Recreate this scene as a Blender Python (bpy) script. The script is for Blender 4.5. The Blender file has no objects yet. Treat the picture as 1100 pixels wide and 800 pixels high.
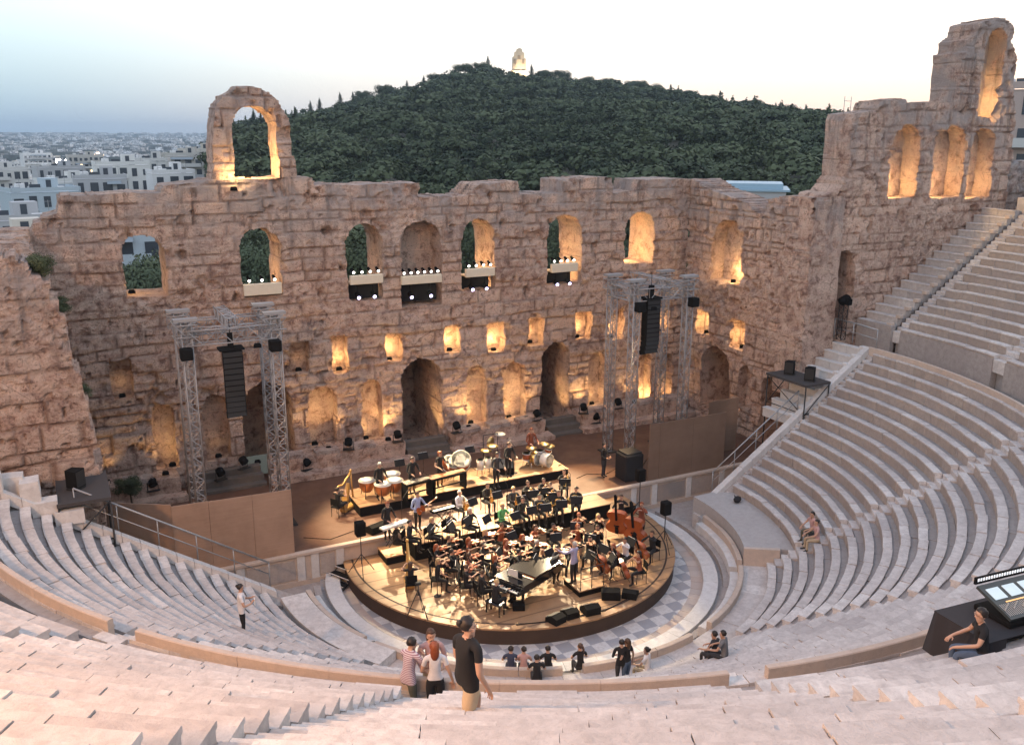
import bpy, bmesh, math, random
import numpy as np
from mathutils import Vector, Matrix

SC = bpy.context.scene
COL = SC.collection
R = math.radians
# ------------------------------------------------------------------ camera
CAM = np.array([-17.0589, -32.1794, 18.5])
YAW, PITCH, ROLL, FPX = 0.4752, 0.2568, 0.0042, 963.07
_f = np.array([math.sin(YAW)*math.cos(PITCH), math.cos(YAW)*math.cos(PITCH), -math.sin(PITCH)])
_r = np.array([math.cos(YAW), -math.sin(YAW), 0.0])
_u = np.cross(_r, _f)
CR = _r*math.cos(ROLL) + _u*math.sin(ROLL)
CU = -_r*math.sin(ROLL) + _u*math.cos(ROLL)
CF = _f
cd = bpy.data.cameras.new('camera')
cam = bpy.data.objects.new('camera', cd)
COL.objects.link(cam)
cd.sensor_width = 36.0
cd.lens = FPX/1100.0*36.0
cd.clip_start = 0.1
cd.clip_end = 30000
m = Matrix.Identity(4)
for i in range(3):
    m[i][0] = CR[i]; m[i][1] = CU[i]; m[i][2] = -CF[i]; m[i][3] = CAM[i]
cam.matrix_world = m
SC.camera = cam

# ------------------------------------------------------------------ sky and sun (dusk)
W = bpy.data.worlds.new('World'); SC.world = W; W.use_nodes = True
wn = W.node_tree.nodes; wl = W.node_tree.links
wn.clear()
SUN_AZ, SUN_EL = 74.0, 1.5          # degrees clockwise from +Y (the stage side); the afterglow is to the right
def wnode(t, **k):
    n = wn.new(t)
    for a, b in k.items(): setattr(n, a, b)
    return n
wout = wnode('ShaderNodeOutputWorld'); wbg = wnode('ShaderNodeBackground')
wl.new(wbg.outputs[0], wout.inputs[0])
tc = wnode('ShaderNodeTexCoord'); sx = wnode('ShaderNodeSeparateXYZ')
wl.new(tc.outputs['Generated'], sx.inputs[0])
def ramp(stops):
    n = wnode('ShaderNodeValToRGB'); e = n.color_ramp.elements
    while len(e) < len(stops): e.new(0.5)
    for q, (p_, c_) in zip(e, stops): q.position = p_; q.color = (*c_, 1)
    return n
away = ramp([(0.0, (.17,.285,.40)), (.03, (.23,.36,.455)), (.085, (.39,.51,.575)), (.15, (.58,.68,.725)), (.24, (.64,.73,.78)), (.5, (.46,.54,.68)), (1.0, (.38,.41,.52))])
glow = ramp([(0.0, (.60,.50,.44)), (.05, (.66,.60,.56)), (.12, (.86,.83,.81)), (.2, (1.0,.99,.99)), (.45, (.64,.66,.73)), (1.0, (.38,.41,.52))])
wl.new(sx.outputs['Z'], away.inputs[0]); wl.new(sx.outputs['Z'], glow.inputs[0])
dt = wnode('ShaderNodeVectorMath', operation='DOT_PRODUCT')
wl.new(tc.outputs['Generated'], dt.inputs[0])
dt.inputs[1].default_value = (math.sin(R(SUN_AZ)), math.cos(R(SUN_AZ)), 0)
mr = wnode('ShaderNodeMapRange', interpolation_type='SMOOTHSTEP')
mr.inputs['From Min'].default_value = 0.18; mr.inputs['From Max'].default_value = 0.80
wl.new(dt.outputs['Value'], mr.inputs['Value'])
mxs = wnode('ShaderNodeMix', data_type='RGBA')
wl.new(mr.outputs[0], mxs.inputs['Factor']); wl.new(away.outputs[0], mxs.inputs['A']); wl.new(glow.outputs[0], mxs.inputs['B'])
sky = wnode('ShaderNodeTexSky', sky_type='NISHITA')
sky.sun_disc = False; sky.sun_elevation = R(SUN_EL); sky.sun_rotation = R(SUN_AZ)
adds = wnode('ShaderNodeMix', data_type='RGBA', blend_type='ADD')
adds.inputs['Factor'].default_value = 0.05
wl.new(mxs.outputs['Result'], adds.inputs['A']); wl.new(sky.outputs[0], adds.inputs['B'])
wl.new(adds.outputs['Result'], wbg.inputs[0])
wbg.inputs[1].default_value = 1.35

sd_ = bpy.data.lights.new('sun', 'SUN'); sun = bpy.data.objects.new('sun', sd_); COL.objects.link(sun)
sd_.energy = 0.25; sd_.angle = R(12); sd_.color = (1.0, .86, .74)
_sv = Vector((math.sin(R(SUN_AZ))*math.cos(R(14)), math.cos(R(SUN_AZ))*math.cos(R(14)), math.sin(R(14))))
sun.rotation_euler = _sv.to_track_quat('Z', 'Y').to_euler()

SC.view_settings.view_transform = 'Standard'; SC.view_settings.look = 'None'
SC.view_settings.exposure = 0.42; SC.view_settings.gamma = 1.0
SC.view_settings.use_curve_mapping = False
SC.render.engine = 'CYCLES'
SC.cycles.max_bounces = 5; SC.cycles.diffuse_bounces = 3; SC.cycles.glossy_bounces = 2
SC.cycles.transmission_bounces = 2; SC.cycles.volume_bounces = 0
SC.cycles.use_denoising = True
SC.cycles.sample_clamp_indirect = 4.0
SC.cycles.caustics_reflective = False; SC.cycles.caustics_refractive = False

# ------------------------------------------------------------------ survey helpers: a picture point on a known plane of the place
def ray(x, y): return (x-550)/FPX*CR - (y-400)/FPX*CU + CF
def atz(x, y, z): d = ray(x, y); return CAM + d*(z-CAM[2])/d[2]
def aty(x, y, Y): d = ray(x, y); return CAM + d*(Y-CAM[1])/d[1]
def atx(x, y, X): d = ray(x, y); return CAM + d*(X-CAM[0])/d[0]
def atd(x, y, dist): d = ray(x, y); return CAM + d/math.hypot(d[0], d[1])*dist

# ------------------------------------------------------------------ object helpers
def link(name, me, mats=(), parent=None, loc=None, rz=None):
    for q in mats: me.materials.append(q)
    o = bpy.data.objects.new(name, me); COL.objects.link(o)
    if parent is not None: o.parent = parent
    if loc is not None: o.location = loc
    if rz is not None: o.rotation_euler = (0, 0, rz)
    return o
def tag(o, label=None, cat=None, group=None, kind=None):
    if label: o['label'] = label
    if cat: o['category'] = cat
    if group: o['group'] = group
    if kind: o['kind'] = kind
    return o
def empty(name, loc=(0,0,0), rz=0.0, label=None, cat=None, group=None):
    o = bpy.data.objects.new(name, None); COL.objects.link(o)
    o.location = loc; o.rotation_euler = (0, 0, rz); o.empty_display_size = .2
    return tag(o, label, cat, group)
def copy_tree(o, loc, rz=None, label=None, group=None, scale=None):
    c = o.copy(); COL.objects.link(c); c.location = loc
    if rz is not None: c.rotation_euler = (0, 0, rz)
    if scale is not None: c.scale = (scale,)*3
    if label: c['label'] = label
    if group: c['group'] = group
    for ch in KIDS(o):
        d = ch.copy(); COL.objects.link(d); d.parent = c
        for g in KIDS(ch):
            e = g.copy(); COL.objects.link(e); e.parent = d
    return c
def KIDS(o): return [x for x in bpy.data.objects if x.parent == o]

class MB:
    """collects boxes, tubes, lathes and prisms into one mesh"""
    def __init__(s): s.v = []; s.f = []; s.m = []; s.sm = []
    def add(s, vs, fs, m=0, smooth=False):
        b = len(s.v); s.v += [tuple(map(float, q)) for q in vs]
        for f in fs: s.f.append(tuple(i+b for i in f)); s.m.append(m); s.sm.append(smooth)
    def box(s, c, d, m=0, M=None, bev=0.0):
        x, y, z = d[0]/2, d[1]/2, d[2]/2
        if bev > 0 and bev < min(x, y, z):
            vs = []; b = bev
            for sx_ in (-1, 1):
                for sy_ in (-1, 1):
                    for sz_ in (-1, 1):
                        vs += [(sx_*x, sy_*(y-b), sz_*(z-b)), (sx_*(x-b), sy_*y, sz_*(z-b)), (sx_*(x-b), sy_*(y-b), sz_*z)]
            k = lambda a, b_, c_, t: ((a*2+b_)*2+c_)*3+t
            fs = []
            for a in (0, 1): fs.append([k(a,0,0,0),k(a,1,0,0),k(a,1,1,0),k(a,0,1,0)])
            for a in (0, 1): fs.append([k(0,a,0,1),k(1,a,0,1),k(1,a,1,1),k(0,a,1,1)])
            for a in (0, 1): fs.append([k(0,0,a,2),k(1,0,a,2),k(1,1,a,2),k(0,1,a,2)])
            for p_ in (0, 1):
                for q_ in (0, 1):
                    fs.append([k(p_,q_,0,0),k(p_,q_,1,0),k(p_,q_,1,1),k(p_,q_,0,1)])
                    fs.append([k(p_,0,q_,0),k(p_,1,q_,0),k(p_,1,q_,2),k(p_,0,q_,2)])
                    fs.append([k(0,p_,q_,1),k(1,p_,q_,1),k(1,p_,q_,2),k(0,p_,q_,2)])
                    for r_ in (0, 1): fs.append([k(p_,q_,r_,0),k(p_,q_,r_,1),k(p_,q_,r_,2)])
        else:
            vs = [(i*x, j*y, l*z) for i in (-1,1) for j in (-1,1) for l in (-1,1)]
            fs = [(0,1,3,2),(4,6,7,5),(0,4,5,1),(2,3,7,6),(0,2,6,4),(1,5,7,3)]
        if M is not None: vs = [M @ Vector(q) for q in vs]
        s.add([(q[0]+c[0], q[1]+c[1], q[2]+c[2]) for q in vs], fs, m)
    def tube(s, pts, r, n=6, m=0, cap=True, smooth=True):
        pts = [Vector(p) for p in pts]; k = len(pts)
        rs = r if isinstance(r, (list, tuple)) else [r]*k
        vs = []; prev = None
        for i, p in enumerate(pts):
            t = (pts[min(i+1, k-1)]-pts[max(i-1, 0)])
            t = t.normalized() if t.length > 1e-9 else Vector((0,0,1))
            if prev is None:
                a = t.orthogonal().normalized()
            else:
                a = prev - t*prev.dot(t); a = a.normalized() if a.length > 1e-6 else t.orthogonal().normalized()
            prev = a; b = t.cross(a)
            for j in range(n):
                w = 2*math.pi*j/n + math.pi/n
                vs.append(p + (a*math.cos(w)+b*math.sin(w))*rs[i])
        fs = [(i*n+j, i*n+(j+1) % n, (i+1)*n+(j+1) % n, (i+1)*n+j) for i in range(k-1) for j in range(n)]
        if cap: fs += [tuple(range(n))[::-1], tuple((k-1)*n+j for j in range(n))]
        s.add(vs, fs, m, smooth and n > 4)
    def bar(s, a, b, w, m=0): s.tube([a, b], w, 4, m, smooth=False)
    def lathe(s, prof, n=16, c=(0,0,0), m=0, M=None, smooth=True):
        vs = []
        for r_, z in prof:
            for j in range(n):
                w = 2*math.pi*j/n; q = Vector((r_*math.cos(w), r_*math.sin(w), z))
                if M is not None: q = M @ q
                vs.append((q[0]+c[0], q[1]+c[1], q[2]+c[2]))
        k = len(prof)
        fs = [(i*n+j, i*n+(j+1) % n, (i+1)*n+(j+1) % n, (i+1)*n+j) for i in range(k-1) for j in range(n)]
        fs += [tuple(range(n))[::-1], tuple((k-1)*n+j for j in range(n))]
        s.add(vs, fs, m, smooth)
    def prism(s, poly, z0, z1, m=0, M=None, c=(0,0,0)):
        n = len(poly); vs = [Vector((p[0], p[1], z0)) for p in poly]+[Vector((p[0], p[1], z1)) for p in poly]
        if M is not None: vs = [M @ q for q in vs]
        vs = [(q[0]+c[0], q[1]+c[1], q[2]+c[2]) for q in vs]
        fs = [tuple(range(n))[::-1], tuple(range(n, 2*n))]+[(i, (i+1) % n, n+(i+1) % n, n+i) for i in range(n)]
        s.add(vs, fs, m)
    def ball(s, c, r, m=0, n=8, M=None):
        rr = r if isinstance(r, (tuple, list)) else (r, r, r)
        vs = []; k = max(4, n//2+1)
        for i in range(1, k):
            t = math.pi*i/k
            for j in range(n):
                w = 2*math.pi*j/n
                q = Vector((rr[0]*math.sin(t)*math.cos(w), rr[1]*math.sin(t)*math.sin(w), rr[2]*math.cos(t)))
                vs.append(q)
        vs += [Vector((0,0,rr[2])), Vector((0,0,-rr[2]))]
        if M is not None: vs = [M @ q for q in vs]
        fs = [(i*n+j, (i+1)*n+j, (i+1)*n+(j+1) % n, i*n+(j+1) % n) for i in range(k-2) for j in range(n)]
        T, B = (k-1)*n, (k-1)*n+1
        fs += [(T, j, (j+1) % n) for j in range(n)]+[(B, (k-2)*n+(j+1) % n, (k-2)*n+j) for j in range(n)]
        s.add([(q[0]+c[0], q[1]+c[1], q[2]+c[2]) for q in vs], fs, m, True)
    def mesh(s, name):
        me = bpy.data.meshes.new(name); me.from_pydata(s.v, [], s.f)
        me.polygons.foreach_set('material_index', s.m); me.polygons.foreach_set('use_smooth', s.sm)
        me.update(); return me
    def build(s, name, mats, parent=None, loc=None, rz=None):
        if not isinstance(mats, (list, tuple)): mats = [mats]
        return link(name, s.mesh(name), mats, parent, loc, rz)

def np_mesh(name, V, F, attrs=None, smooth=None):
    """mesh from numpy arrays of vertices and quads"""
    me = bpy.data.meshes.new(name); V = np.asarray(V, np.float32); F = np.asarray(F, np.int32)
    k = F.shape[1]
    me.vertices.add(len(V)); me.vertices.foreach_set('co', V.ravel())
    me.loops.add(F.size); me.loops.foreach_set('vertex_index', F.ravel())
    me.polygons.add(len(F)); me.polygons.foreach_set('loop_start', np.arange(0, F.size, k, dtype=np.int32))
    me.polygons.foreach_set('loop_total', np.full(len(F), k, np.int32))
    if smooth is not None: me.polygons.foreach_set('use_smooth', np.full(len(F), smooth, bool))
    me.update(calc_edges=True); me.validate()
    for n_, (dom, arr) in (attrs or {}).items():
        a = me.attributes.new(n_, 'FLOAT', dom); a.data.foreach_set('value', np.asarray(arr, np.float32))
    return me

def _h(ix, iy, iz, s):
    n = (ix*374761393 + iy*668265263 + iz*1274126177 + s*974711) & 0xffffffff
    n = ((n ^ (n >> 13))*1274126177) & 0xffffffff
    n = n ^ (n >> 16)
    return (n & 0xffff)/65535.0
def vnoise(x, y, z, s=0):
    x = np.asarray(x, float); y = np.asarray(y, float)+0*x; z = np.asarray(z, float)+0*x
    ix, iy, iz = np.floor(x).astype(np.int64), np.floor(y).astype(np.int64), np.floor(z).astype(np.int64)
    fx, fy, fz = x-ix, y-iy, z-iz
    fx, fy, fz = fx*fx*(3-2*fx), fy*fy*(3-2*fy), fz*fz*(3-2*fz)
    o = 0
    for a in (0, 1):
        for b in (0, 1):
            for c in (0, 1):
                o = o + _h(ix+a, iy+b, iz+c, s)*(fx if a else 1-fx)*(fy if b else 1-fy)*(fz if c else 1-fz)
    return o
def fbm(x, y, z, s=0, o=4):
    r, a, t = 0, 1.0, 0
    for i in range(o):
        r = r + a*(vnoise(x*2**i, y*2**i, z*2**i, s+i*17)-.5); t += a; a *= .55
    return r/t*2
def polysdf(px, py, poly):
    """signed distance, negative inside the polygon"""
    P = np.array(poly, float); d = np.full(px.shape, 1e9); ins = np.zeros(px.shape, bool)
    n = len(P)
    for i in range(n):
        a, b = P[i], P[(i+1) % n]; e = b-a
        wx, wy = px-a[0], py-a[1]
        t = np.clip((wx*e[0]+wy*e[1])/(e@e+1e-12), 0, 1)
        d = np.minimum(d, (wx-e[0]*t)**2+(wy-e[1]*t)**2)
        c = ((a[1] > py) != (b[1] > py))
        with np.errstate(divide='ignore', invalid='ignore'):
            xi = a[0]+(py-a[1])/(b[1]-a[1]+1e-15)*e[0]
        ins ^= c & (px < xi)
    d = np.sqrt(d); return np.where(ins, -d, d)

# ------------------------------------------------------------------ materials
MATS = {}
class NT:
    def __init__(s, name):
        s.mat = bpy.data.materials.new(name); s.mat.use_nodes = True
        s.t = s.mat.node_tree; s.t.nodes.clear()
        s.out = s.n('ShaderNodeOutputMaterial'); s.b = s.n('ShaderNodeBsdfPrincipled')
        s.l(s.b.outputs[0], s.out.inputs[0]); s.co = s.n('ShaderNodeTexCoord').outputs['Object']
    def n(s, t, **k):
        q = s.t.nodes.new(t)
        for a, b in k.items(): setattr(q, a, b)
        return q
    def l(s, a, b): s.t.links.new(a, b)
    def noise(s, sc, det=4, rough=.6, dist=0, vec=None):
        q = s.n('ShaderNodeTexNoise'); q.inputs['Scale'].default_value = sc; q.inputs['Detail'].default_value = det
        q.inputs['Roughness'].default_value = rough; q.inputs['Distortion'].default_value = dist
        s.l(vec or s.co, q.inputs['Vector']); return q.outputs['Fac']
    def vor(s, sc, feat='F1', vec=None, out='Distance'):
        q = s.n('ShaderNodeTexVoronoi', feature=feat); q.inputs['Scale'].default_value = sc
        s.l(vec or s.co, q.inputs['Vector']); return q.outputs[out]
    def ramp(s, fac, stops):
        q = s.n('ShaderNodeValToRGB'); e = q.color_ramp.elements
        while len(e) < len(stops): e.new(.5)
        for a, (p_, c_) in zip(e, stops):
            a.position = p_; a.color = (*c_, 1) if isinstance(c_, (tuple, list)) else (c_, c_, c_, 1)
        s.l(fac, q.inputs[0]); return q.outputs[0]
    def mix(s, fac, a, b, mode='MIX'):
        q = s.n('ShaderNodeMix', data_type='RGBA', blend_type=mode)
        for v, nm in ((fac, 'Factor'), (a, 'A'), (b, 'B')):
            if isinstance(v, (int, float)): q.inputs[nm].default_value = v
            elif isinstance(v, (tuple, list)): q.inputs[nm].default_value = (*v, 1)
            else: s.l(v, q.inputs[nm])
        return q.outputs['Result']
    def math(s, op, a, b=0.0):
        q = s.n('ShaderNodeMath', operation=op)
        for i, v in enumerate((a, b)):
            if isinstance(v, (int, float)): q.inputs[i].default_value = v
            else: s.l(v, q.inputs[i])
        return q.outputs[0]
    def attr(s, name):
        q = s.n('ShaderNodeAttribute'); q.attribute_name = name; return q.outputs['Fac']
    def island(s): return s.n('ShaderNodeNewGeometry').outputs['Random Per Island']
    def scale(s, v, xyz):
        q = s.n('ShaderNodeVectorMath', operation='MULTIPLY'); s.l(v, q.inputs[0]); q.inputs[1].default_value = xyz; return q.outputs[0]
    def bump(s, h, st=.5, d=.05):
        q = s.n('ShaderNodeBump'); q.inputs['Strength'].default_value = st; q.inputs['Distance'].default_value = d
        s.l(h, q.inputs['Height']); s.l(q.outputs[0], s.b.inputs['Normal'])
    def col(s, c):
        if isinstance(c, (tuple, list)): s.b.inputs['Base Color'].default_value = (*c, 1)
        else: s.l(c, s.b.inputs['Base Color'])
    def rough(s, r):
        if isinstance(r, (int, float)): s.b.inputs['Roughness'].default_value = r
        else: s.l(r, s.b.inputs['Roughness'])
def plain(name, c, r=.6, metal=0.0, var=.12, sc=6.0, emit=None):
    if name in MATS: return MATS[name]
    t = NT(name); n = t.noise(sc, 3)
    t.col(t.mix(n, tuple(max(0, v*(1-var)) for v in c), tuple(min(1, v*(1+var)) for v in c)))
    t.rough(r); t.b.inputs['Metallic'].default_value = metal
    if emit: 
        t.b.inputs['Emission Color'].default_value = (*emit[0], 1); t.b.inputs['Emission Strength'].default_value = emit[1]
    MATS[name] = t.mat; return t.mat
# ------------------------------------------------------------------ stone and marble materials
def ruin_mat(name='weathered_limestone', hue=(1,1,1)):
    t = NT(name)
    c = lambda a: tuple(x*y for x, y in zip(a, hue))
    n1 = t.noise(.35, 5, .65, .6); n2 = t.noise(2.2, 6, .7, .4); n3 = t.noise(11, 5, .75); n4 = t.noise(34, 4, .8)
    base = t.ramp(n1, [(.30, c((.36,.25,.215))), (.45, c((.50,.365,.31))), (.58, c((.62,.49,.425))), (.72, c((.46,.39,.36)))])
    tone = t.attr('tone')
    base = t.mix(.6, base, t.ramp(tone, [(0, (.50,.46,.46)), (.3, (.86,.80,.78)), (.7, (1.08,1.04,1.0)), (1, (1.46,1.38,1.30))]), 'MULTIPLY')
    base = t.mix(t.ramp(n2, [(.42, 0.0), (.62, .85)]), base, c((.68,.56,.48)))
    base = t.mix(t.ramp(n2, [(.34, .85), (.455, 0.0)]), base, c((.19,.125,.105)))
    base = t.mix(t.ramp(n3, [(.33, .9), (.44, 0.0)]), base, c((.11,.07,.06)))
    base = t.mix(t.ramp(n4, [(.34, .75), (.45, 0.0)]), base, c((.12,.08,.07)))
    ck = t.vor(1.15, 'DISTANCE_TO_EDGE', vec=t.mix(.12, t.scale(t.co, (.7, .7, 1.35)), t.n('ShaderNodeTexNoise').outputs['Color'], 'ADD'))
    base = t.mix(t.math('MULTIPLY', t.ramp(ck, [(.0, .6), (.022, 0.0)]), t.ramp(n1, [(.50, 0.0), (.60, 1.0)])), base, c((.10,.065,.055)))
    base = t.mix(t.math('MULTIPLY', t.attr('joint'), .62), base, c((.17,.115,.095)))
    # black lichen streaks running down from the top courses
    sv = t.scale(t.co, (1.6, 1.6, .16)); s1 = t.noise(1.0, 5, .7, .3, sv)
    hi = t.attr('streak')
    base = t.mix(t.math('MULTIPLY', t.ramp(s1, [(.52, 0.0), (.66, .8)]), hi), base, c((.085,.072,.07)))
    base = t.mix(t.math('MULTIPLY', t.ramp(t.noise(.8, 4), [(.40, 0.0), (.60, .85)]), hi), base, c((.37,.345,.345)))
    t.col(base); t.rough(.95); t.b.inputs['Specular IOR Level'].default_value = .12
    h = t.math('ADD', t.math('MULTIPLY', n2, 1.4), t.math('ADD', t.math('MULTIPLY', n3, .9), t.math('MULTIPLY', n4, .45)))
    cr = t.vor(1.7, 'DISTANCE_TO_EDGE', vec=t.scale(t.co, (.8, .8, 1.5)))
    h = t.math('ADD', h, t.math('MULTIPLY', t.ramp(cr, [(0, 0.0), (.03, 1.0)]), .14))
    t.bump(h, .95, .13)
    return t.mat
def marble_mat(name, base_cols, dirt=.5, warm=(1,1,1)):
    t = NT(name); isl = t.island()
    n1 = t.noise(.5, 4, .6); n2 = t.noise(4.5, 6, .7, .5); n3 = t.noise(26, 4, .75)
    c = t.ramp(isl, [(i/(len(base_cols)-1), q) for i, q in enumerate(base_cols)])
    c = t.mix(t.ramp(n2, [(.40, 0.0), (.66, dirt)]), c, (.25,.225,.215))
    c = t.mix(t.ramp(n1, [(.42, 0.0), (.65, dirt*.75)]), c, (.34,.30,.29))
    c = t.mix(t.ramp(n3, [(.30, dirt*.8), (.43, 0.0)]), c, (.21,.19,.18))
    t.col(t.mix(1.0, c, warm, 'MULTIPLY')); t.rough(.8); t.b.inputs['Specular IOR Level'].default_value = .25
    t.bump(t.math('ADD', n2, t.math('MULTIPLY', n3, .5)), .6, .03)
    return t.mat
STONE = ruin_mat('weathered_limestone', (1.09, 1.01, .955))
STONE_G = ruin_mat('grey_limestone', (.92, .96, 1.0))
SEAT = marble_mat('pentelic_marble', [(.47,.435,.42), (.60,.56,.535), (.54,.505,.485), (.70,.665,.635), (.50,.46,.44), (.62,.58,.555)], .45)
CHAN = marble_mat('foot_channel_marble', [(.30,.295,.30), (.37,.36,.36), (.33,.325,.325)], .55)  # darker than the seats: dirt and recess shade put into the colour
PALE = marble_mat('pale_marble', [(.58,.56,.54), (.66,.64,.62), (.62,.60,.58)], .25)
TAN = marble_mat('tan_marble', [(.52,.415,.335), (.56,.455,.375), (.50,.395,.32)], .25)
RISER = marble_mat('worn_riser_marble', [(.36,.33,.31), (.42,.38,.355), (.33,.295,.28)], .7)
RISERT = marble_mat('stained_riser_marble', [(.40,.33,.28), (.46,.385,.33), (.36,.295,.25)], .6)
BROKEN = marble_mat('broken_stone', [(.33,.26,.22), (.42,.34,.29), (.28,.23,.2), (.46,.40,.36)], .5)

# ------------------------------------------------------------------ masonry walls with openings
def block_field(u, v, seed, ch=.62, bl=1.35):
    """course / block pattern: distance to the nearest joint and a random value per block"""
    rng = np.random.RandomState(seed)
    hs = np.cumsum(ch*rng.uniform(.55, 1.6, 120)); hs = np.concatenate([[0], hs])
    vv = v + .22*fbm(u*.35, v*.35, 0, seed+3, 3)
    k = np.clip(np.searchsorted(hs, vv)-1, 0, 118)
    dv = np.minimum(vv-hs[k], hs[k+1]-vv)
    cell = bl*(.75+.5*_h(k, 0*k, 0*k, seed+1))
    uu = u + 50 + _h(k, 0*k+3, 0*k, seed+2)*cell*3 + .25*np.sin(u*1.7+k*2.1)
    j = np.floor(uu/cell).astype(np.int64); du = np.minimum(uu-j*cell, (j+1)*cell-uu)
    return np.minimum(dv, du), _h(j, k, 0*k, seed+5)

def masonry(name, origin, U, Wd, poly, ops, T, cell=.11, seed=1, mat=None, parent=None, amp=1.0, streak_top=None, bl=1.35, ch=.62):
    """ops: list of (polygon, depth or None when it goes right through). U: direction along, Wd: direction inwards"""
    P = np.array(poly); u0, u1 = P[:, 0].min()-cell, P[:, 0].max()+cell; v0, v1 = P[:, 1].min()-cell*.5, P[:, 1].max()+cell
    us = np.arange(u0, u1+cell, cell); vs = np.arange(v0, v1+cell, cell)
    gu, gv = np.meshgrid(us, vs); nv, nu = gu.shape
    jit = lambda s_, a: a*fbm(gu*1.1, gv*1.1, s_, seed+s_, 3)
    ju, jv = gu+jit(1, .10*amp), gv+jit(2, .10*amp)
    sw = -polysdf(ju, jv, poly)
    so = [polysdf(ju, jv, o[0]) for o in ops]
    F = sw.copy()
    for s_ in so: F = np.minimum(F, s_)
    g1, g0 = np.gradient(F, cell, cell); gl = np.hypot(g0, g1)+1e-6
    mv = np.abs(F) < .5*cell
    U_, V_ = gu.copy(), gv.copy()
    U_[mv] -= (g0/gl*F)[mv]; V_[mv] -= (g1/gl*F)[mv]
    cF = (F[:-1,:-1]+F[1:,:-1]+F[:-1,1:]+F[1:,1:])/4
    cw = (sw[:-1,:-1]+sw[1:,:-1]+sw[:-1,1:]+sw[1:,1:])/4
    kind = np.where(cF > 0, 0, -1)                      # 0 solid, -1 void, k+1 niche k
    for i, s_ in enumerate(so):
        c_ = (s_[:-1,:-1]+s_[1:,:-1]+s_[:-1,1:]+s_[1:,1:])/4
        if ops[i][1] is not None: kind[(c_ <= 0) & (cw > 0) & (kind == -1)] = i+1
    dj, br = block_field(U_, V_, seed, ch, bl)
    dep = lambda uu, vv, s_: .11*fbm(uu*.55, vv*.55, s_, seed+s_, 4)+.045*fbm(uu*3.1, vv*3.1, s_, seed+9+s_, 3)
    er = np.clip(fbm(gu*.28, gv*.28, 5, seed+40, 3)*2.2+.05, 0, 1)      # 1 where the blocks are well eroded
    w = dep(U_, V_, 0)*(.45+.75*er) + (br-.5)*.17*(1-.4*er) + .085*np.exp(-(dj/.05)**2)*(1-.7*er)
    pit = fbm(gu*1.3, gv*1.3, 8, seed+60, 3); w += np.clip(pit-.30, 0, 1)*.9
    w += .055*fbm(U_*5.5, V_*7.0, 3, seed+90, 2)*(.4+.8*er); hole = fbm(gu*2.6, gv*2.6, 12, seed+95, 2); w += np.clip(hole-.58, 0, .2)*1.0
    w *= amp
    top = P[:, 1].max() if streak_top is None else streak_top
    st = np.clip((V_-(top-4.5))/4.5, 0, 1)
    org = np.array(origin, float); Uv = np.array(U, float); Wv = np.array(Wd, float)
    def world(uu, vv, ww): return org[None]+np.outer(uu, Uv)+np.outer(ww, Wv)+np.outer(vv, (0, 0, 1))
    verts = [world(U_.ravel(), V_.ravel(), w.ravel())]; tone = [br.ravel()]; strk = [st.ravel()]; nvt = nu*nv
    idx = np.arange(nu*nv).reshape(nv, nu)
    def quads(mask, im):
        a, b = np.nonzero(mask); return np.stack([im[a, b], im[a, b+1], im[a+1, b+1], im[a+1, b]], 1)
    faces = [quads(kind == 0, idx)]
    # back face of the wall
    bw = T + .12*fbm(U_*.6, V_*.6, 11, seed+70, 3)
    verts.append(world(U_.ravel(), V_.ravel(), bw.ravel())); tone.append(br.ravel()); strk.append(st.ravel()); bidx = idx+nvt; nvt += nu*nv
    faces.append(quads(kind == 0, bidx))
    # edges between solid and anything else
    pad = np.pad(kind, 1, constant_values=-1); E = {}
    def edge(a, b, other):
        E.setdefault(other, []).append((a, b))
    S = pad[1:-1, 1:-1] == 0
    for (dy, dx, f) in ((-1, 0, lambda a, b: (idx[a, b], idx[a, b+1])), (1, 0, lambda a, b: (idx[a+1, b+1], idx[a+1, b])),
                        (0, -1, lambda a, b: (idx[a+1, b], idx[a, b])), (0, 1, lambda a, b: (idx[a, b+1], idx[a+1, b+1]))):
        O = pad[1+dy:pad.shape[0]-1+dy, 1+dx:pad.shape[1]-1+dx]
        a, b = np.nonzero(S & (O != 0))
        for y, x in zip(a, b): edge(*f(y, x), int(O[y, x]))
    fu, fv, fw = U_.ravel(), V_.ravel(), w.ravel(); fb = br.ravel(); fs = st.ravel()
    for k, ed in E.items():
        D = T if k == -1 else ops[k-1][1]
        vid = np.unique(np.array(ed).ravel()); n = len(vid); pos = {int(q): i for i, q in enumerate(vid)}
        seg = max(2, int(round(D/.28))); cols = np.zeros((seg+1, n), np.int64); cols[0] = vid
        uu, vv, w0 = fu[vid], fv[vid], fw[vid]
        for s_ in range(1, seg+1):
            t_ = s_/seg
            if s_ == seg and k == -1: cols[s_] = vid+nu*nv; continue
            ww = w0*(1-t_)+D*t_
            a_ = .07*amp
            u2 = uu+a_*fbm(uu*1.4, vv*1.4, ww*1.6, seed+81, 3); v2 = vv+a_*fbm(uu*1.4, vv*1.4, ww*1.6, seed+82, 3)
            verts.append(world(u2, v2, ww)); strk.append(fs[vid])
            tone.append(_h(np.floor(ww/.8).astype(np.int64), np.floor(vv/.62).astype(np.int64), np.floor(uu/1.2).astype(np.int64), seed+8))
            cols[s_] = np.arange(nvt, nvt+n); nvt += n
        ea = np.array([[pos[int(a)], pos[int(b)]] for a, b in ed])
        for s_ in range(seed*0, seg):
            faces.append(np.stack([cols[s_][ea[:, 1]], cols[s_][ea[:, 0]], cols[s_+1][ea[:, 0]], cols[s_+1][ea[:, 1]]], 1))
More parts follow.
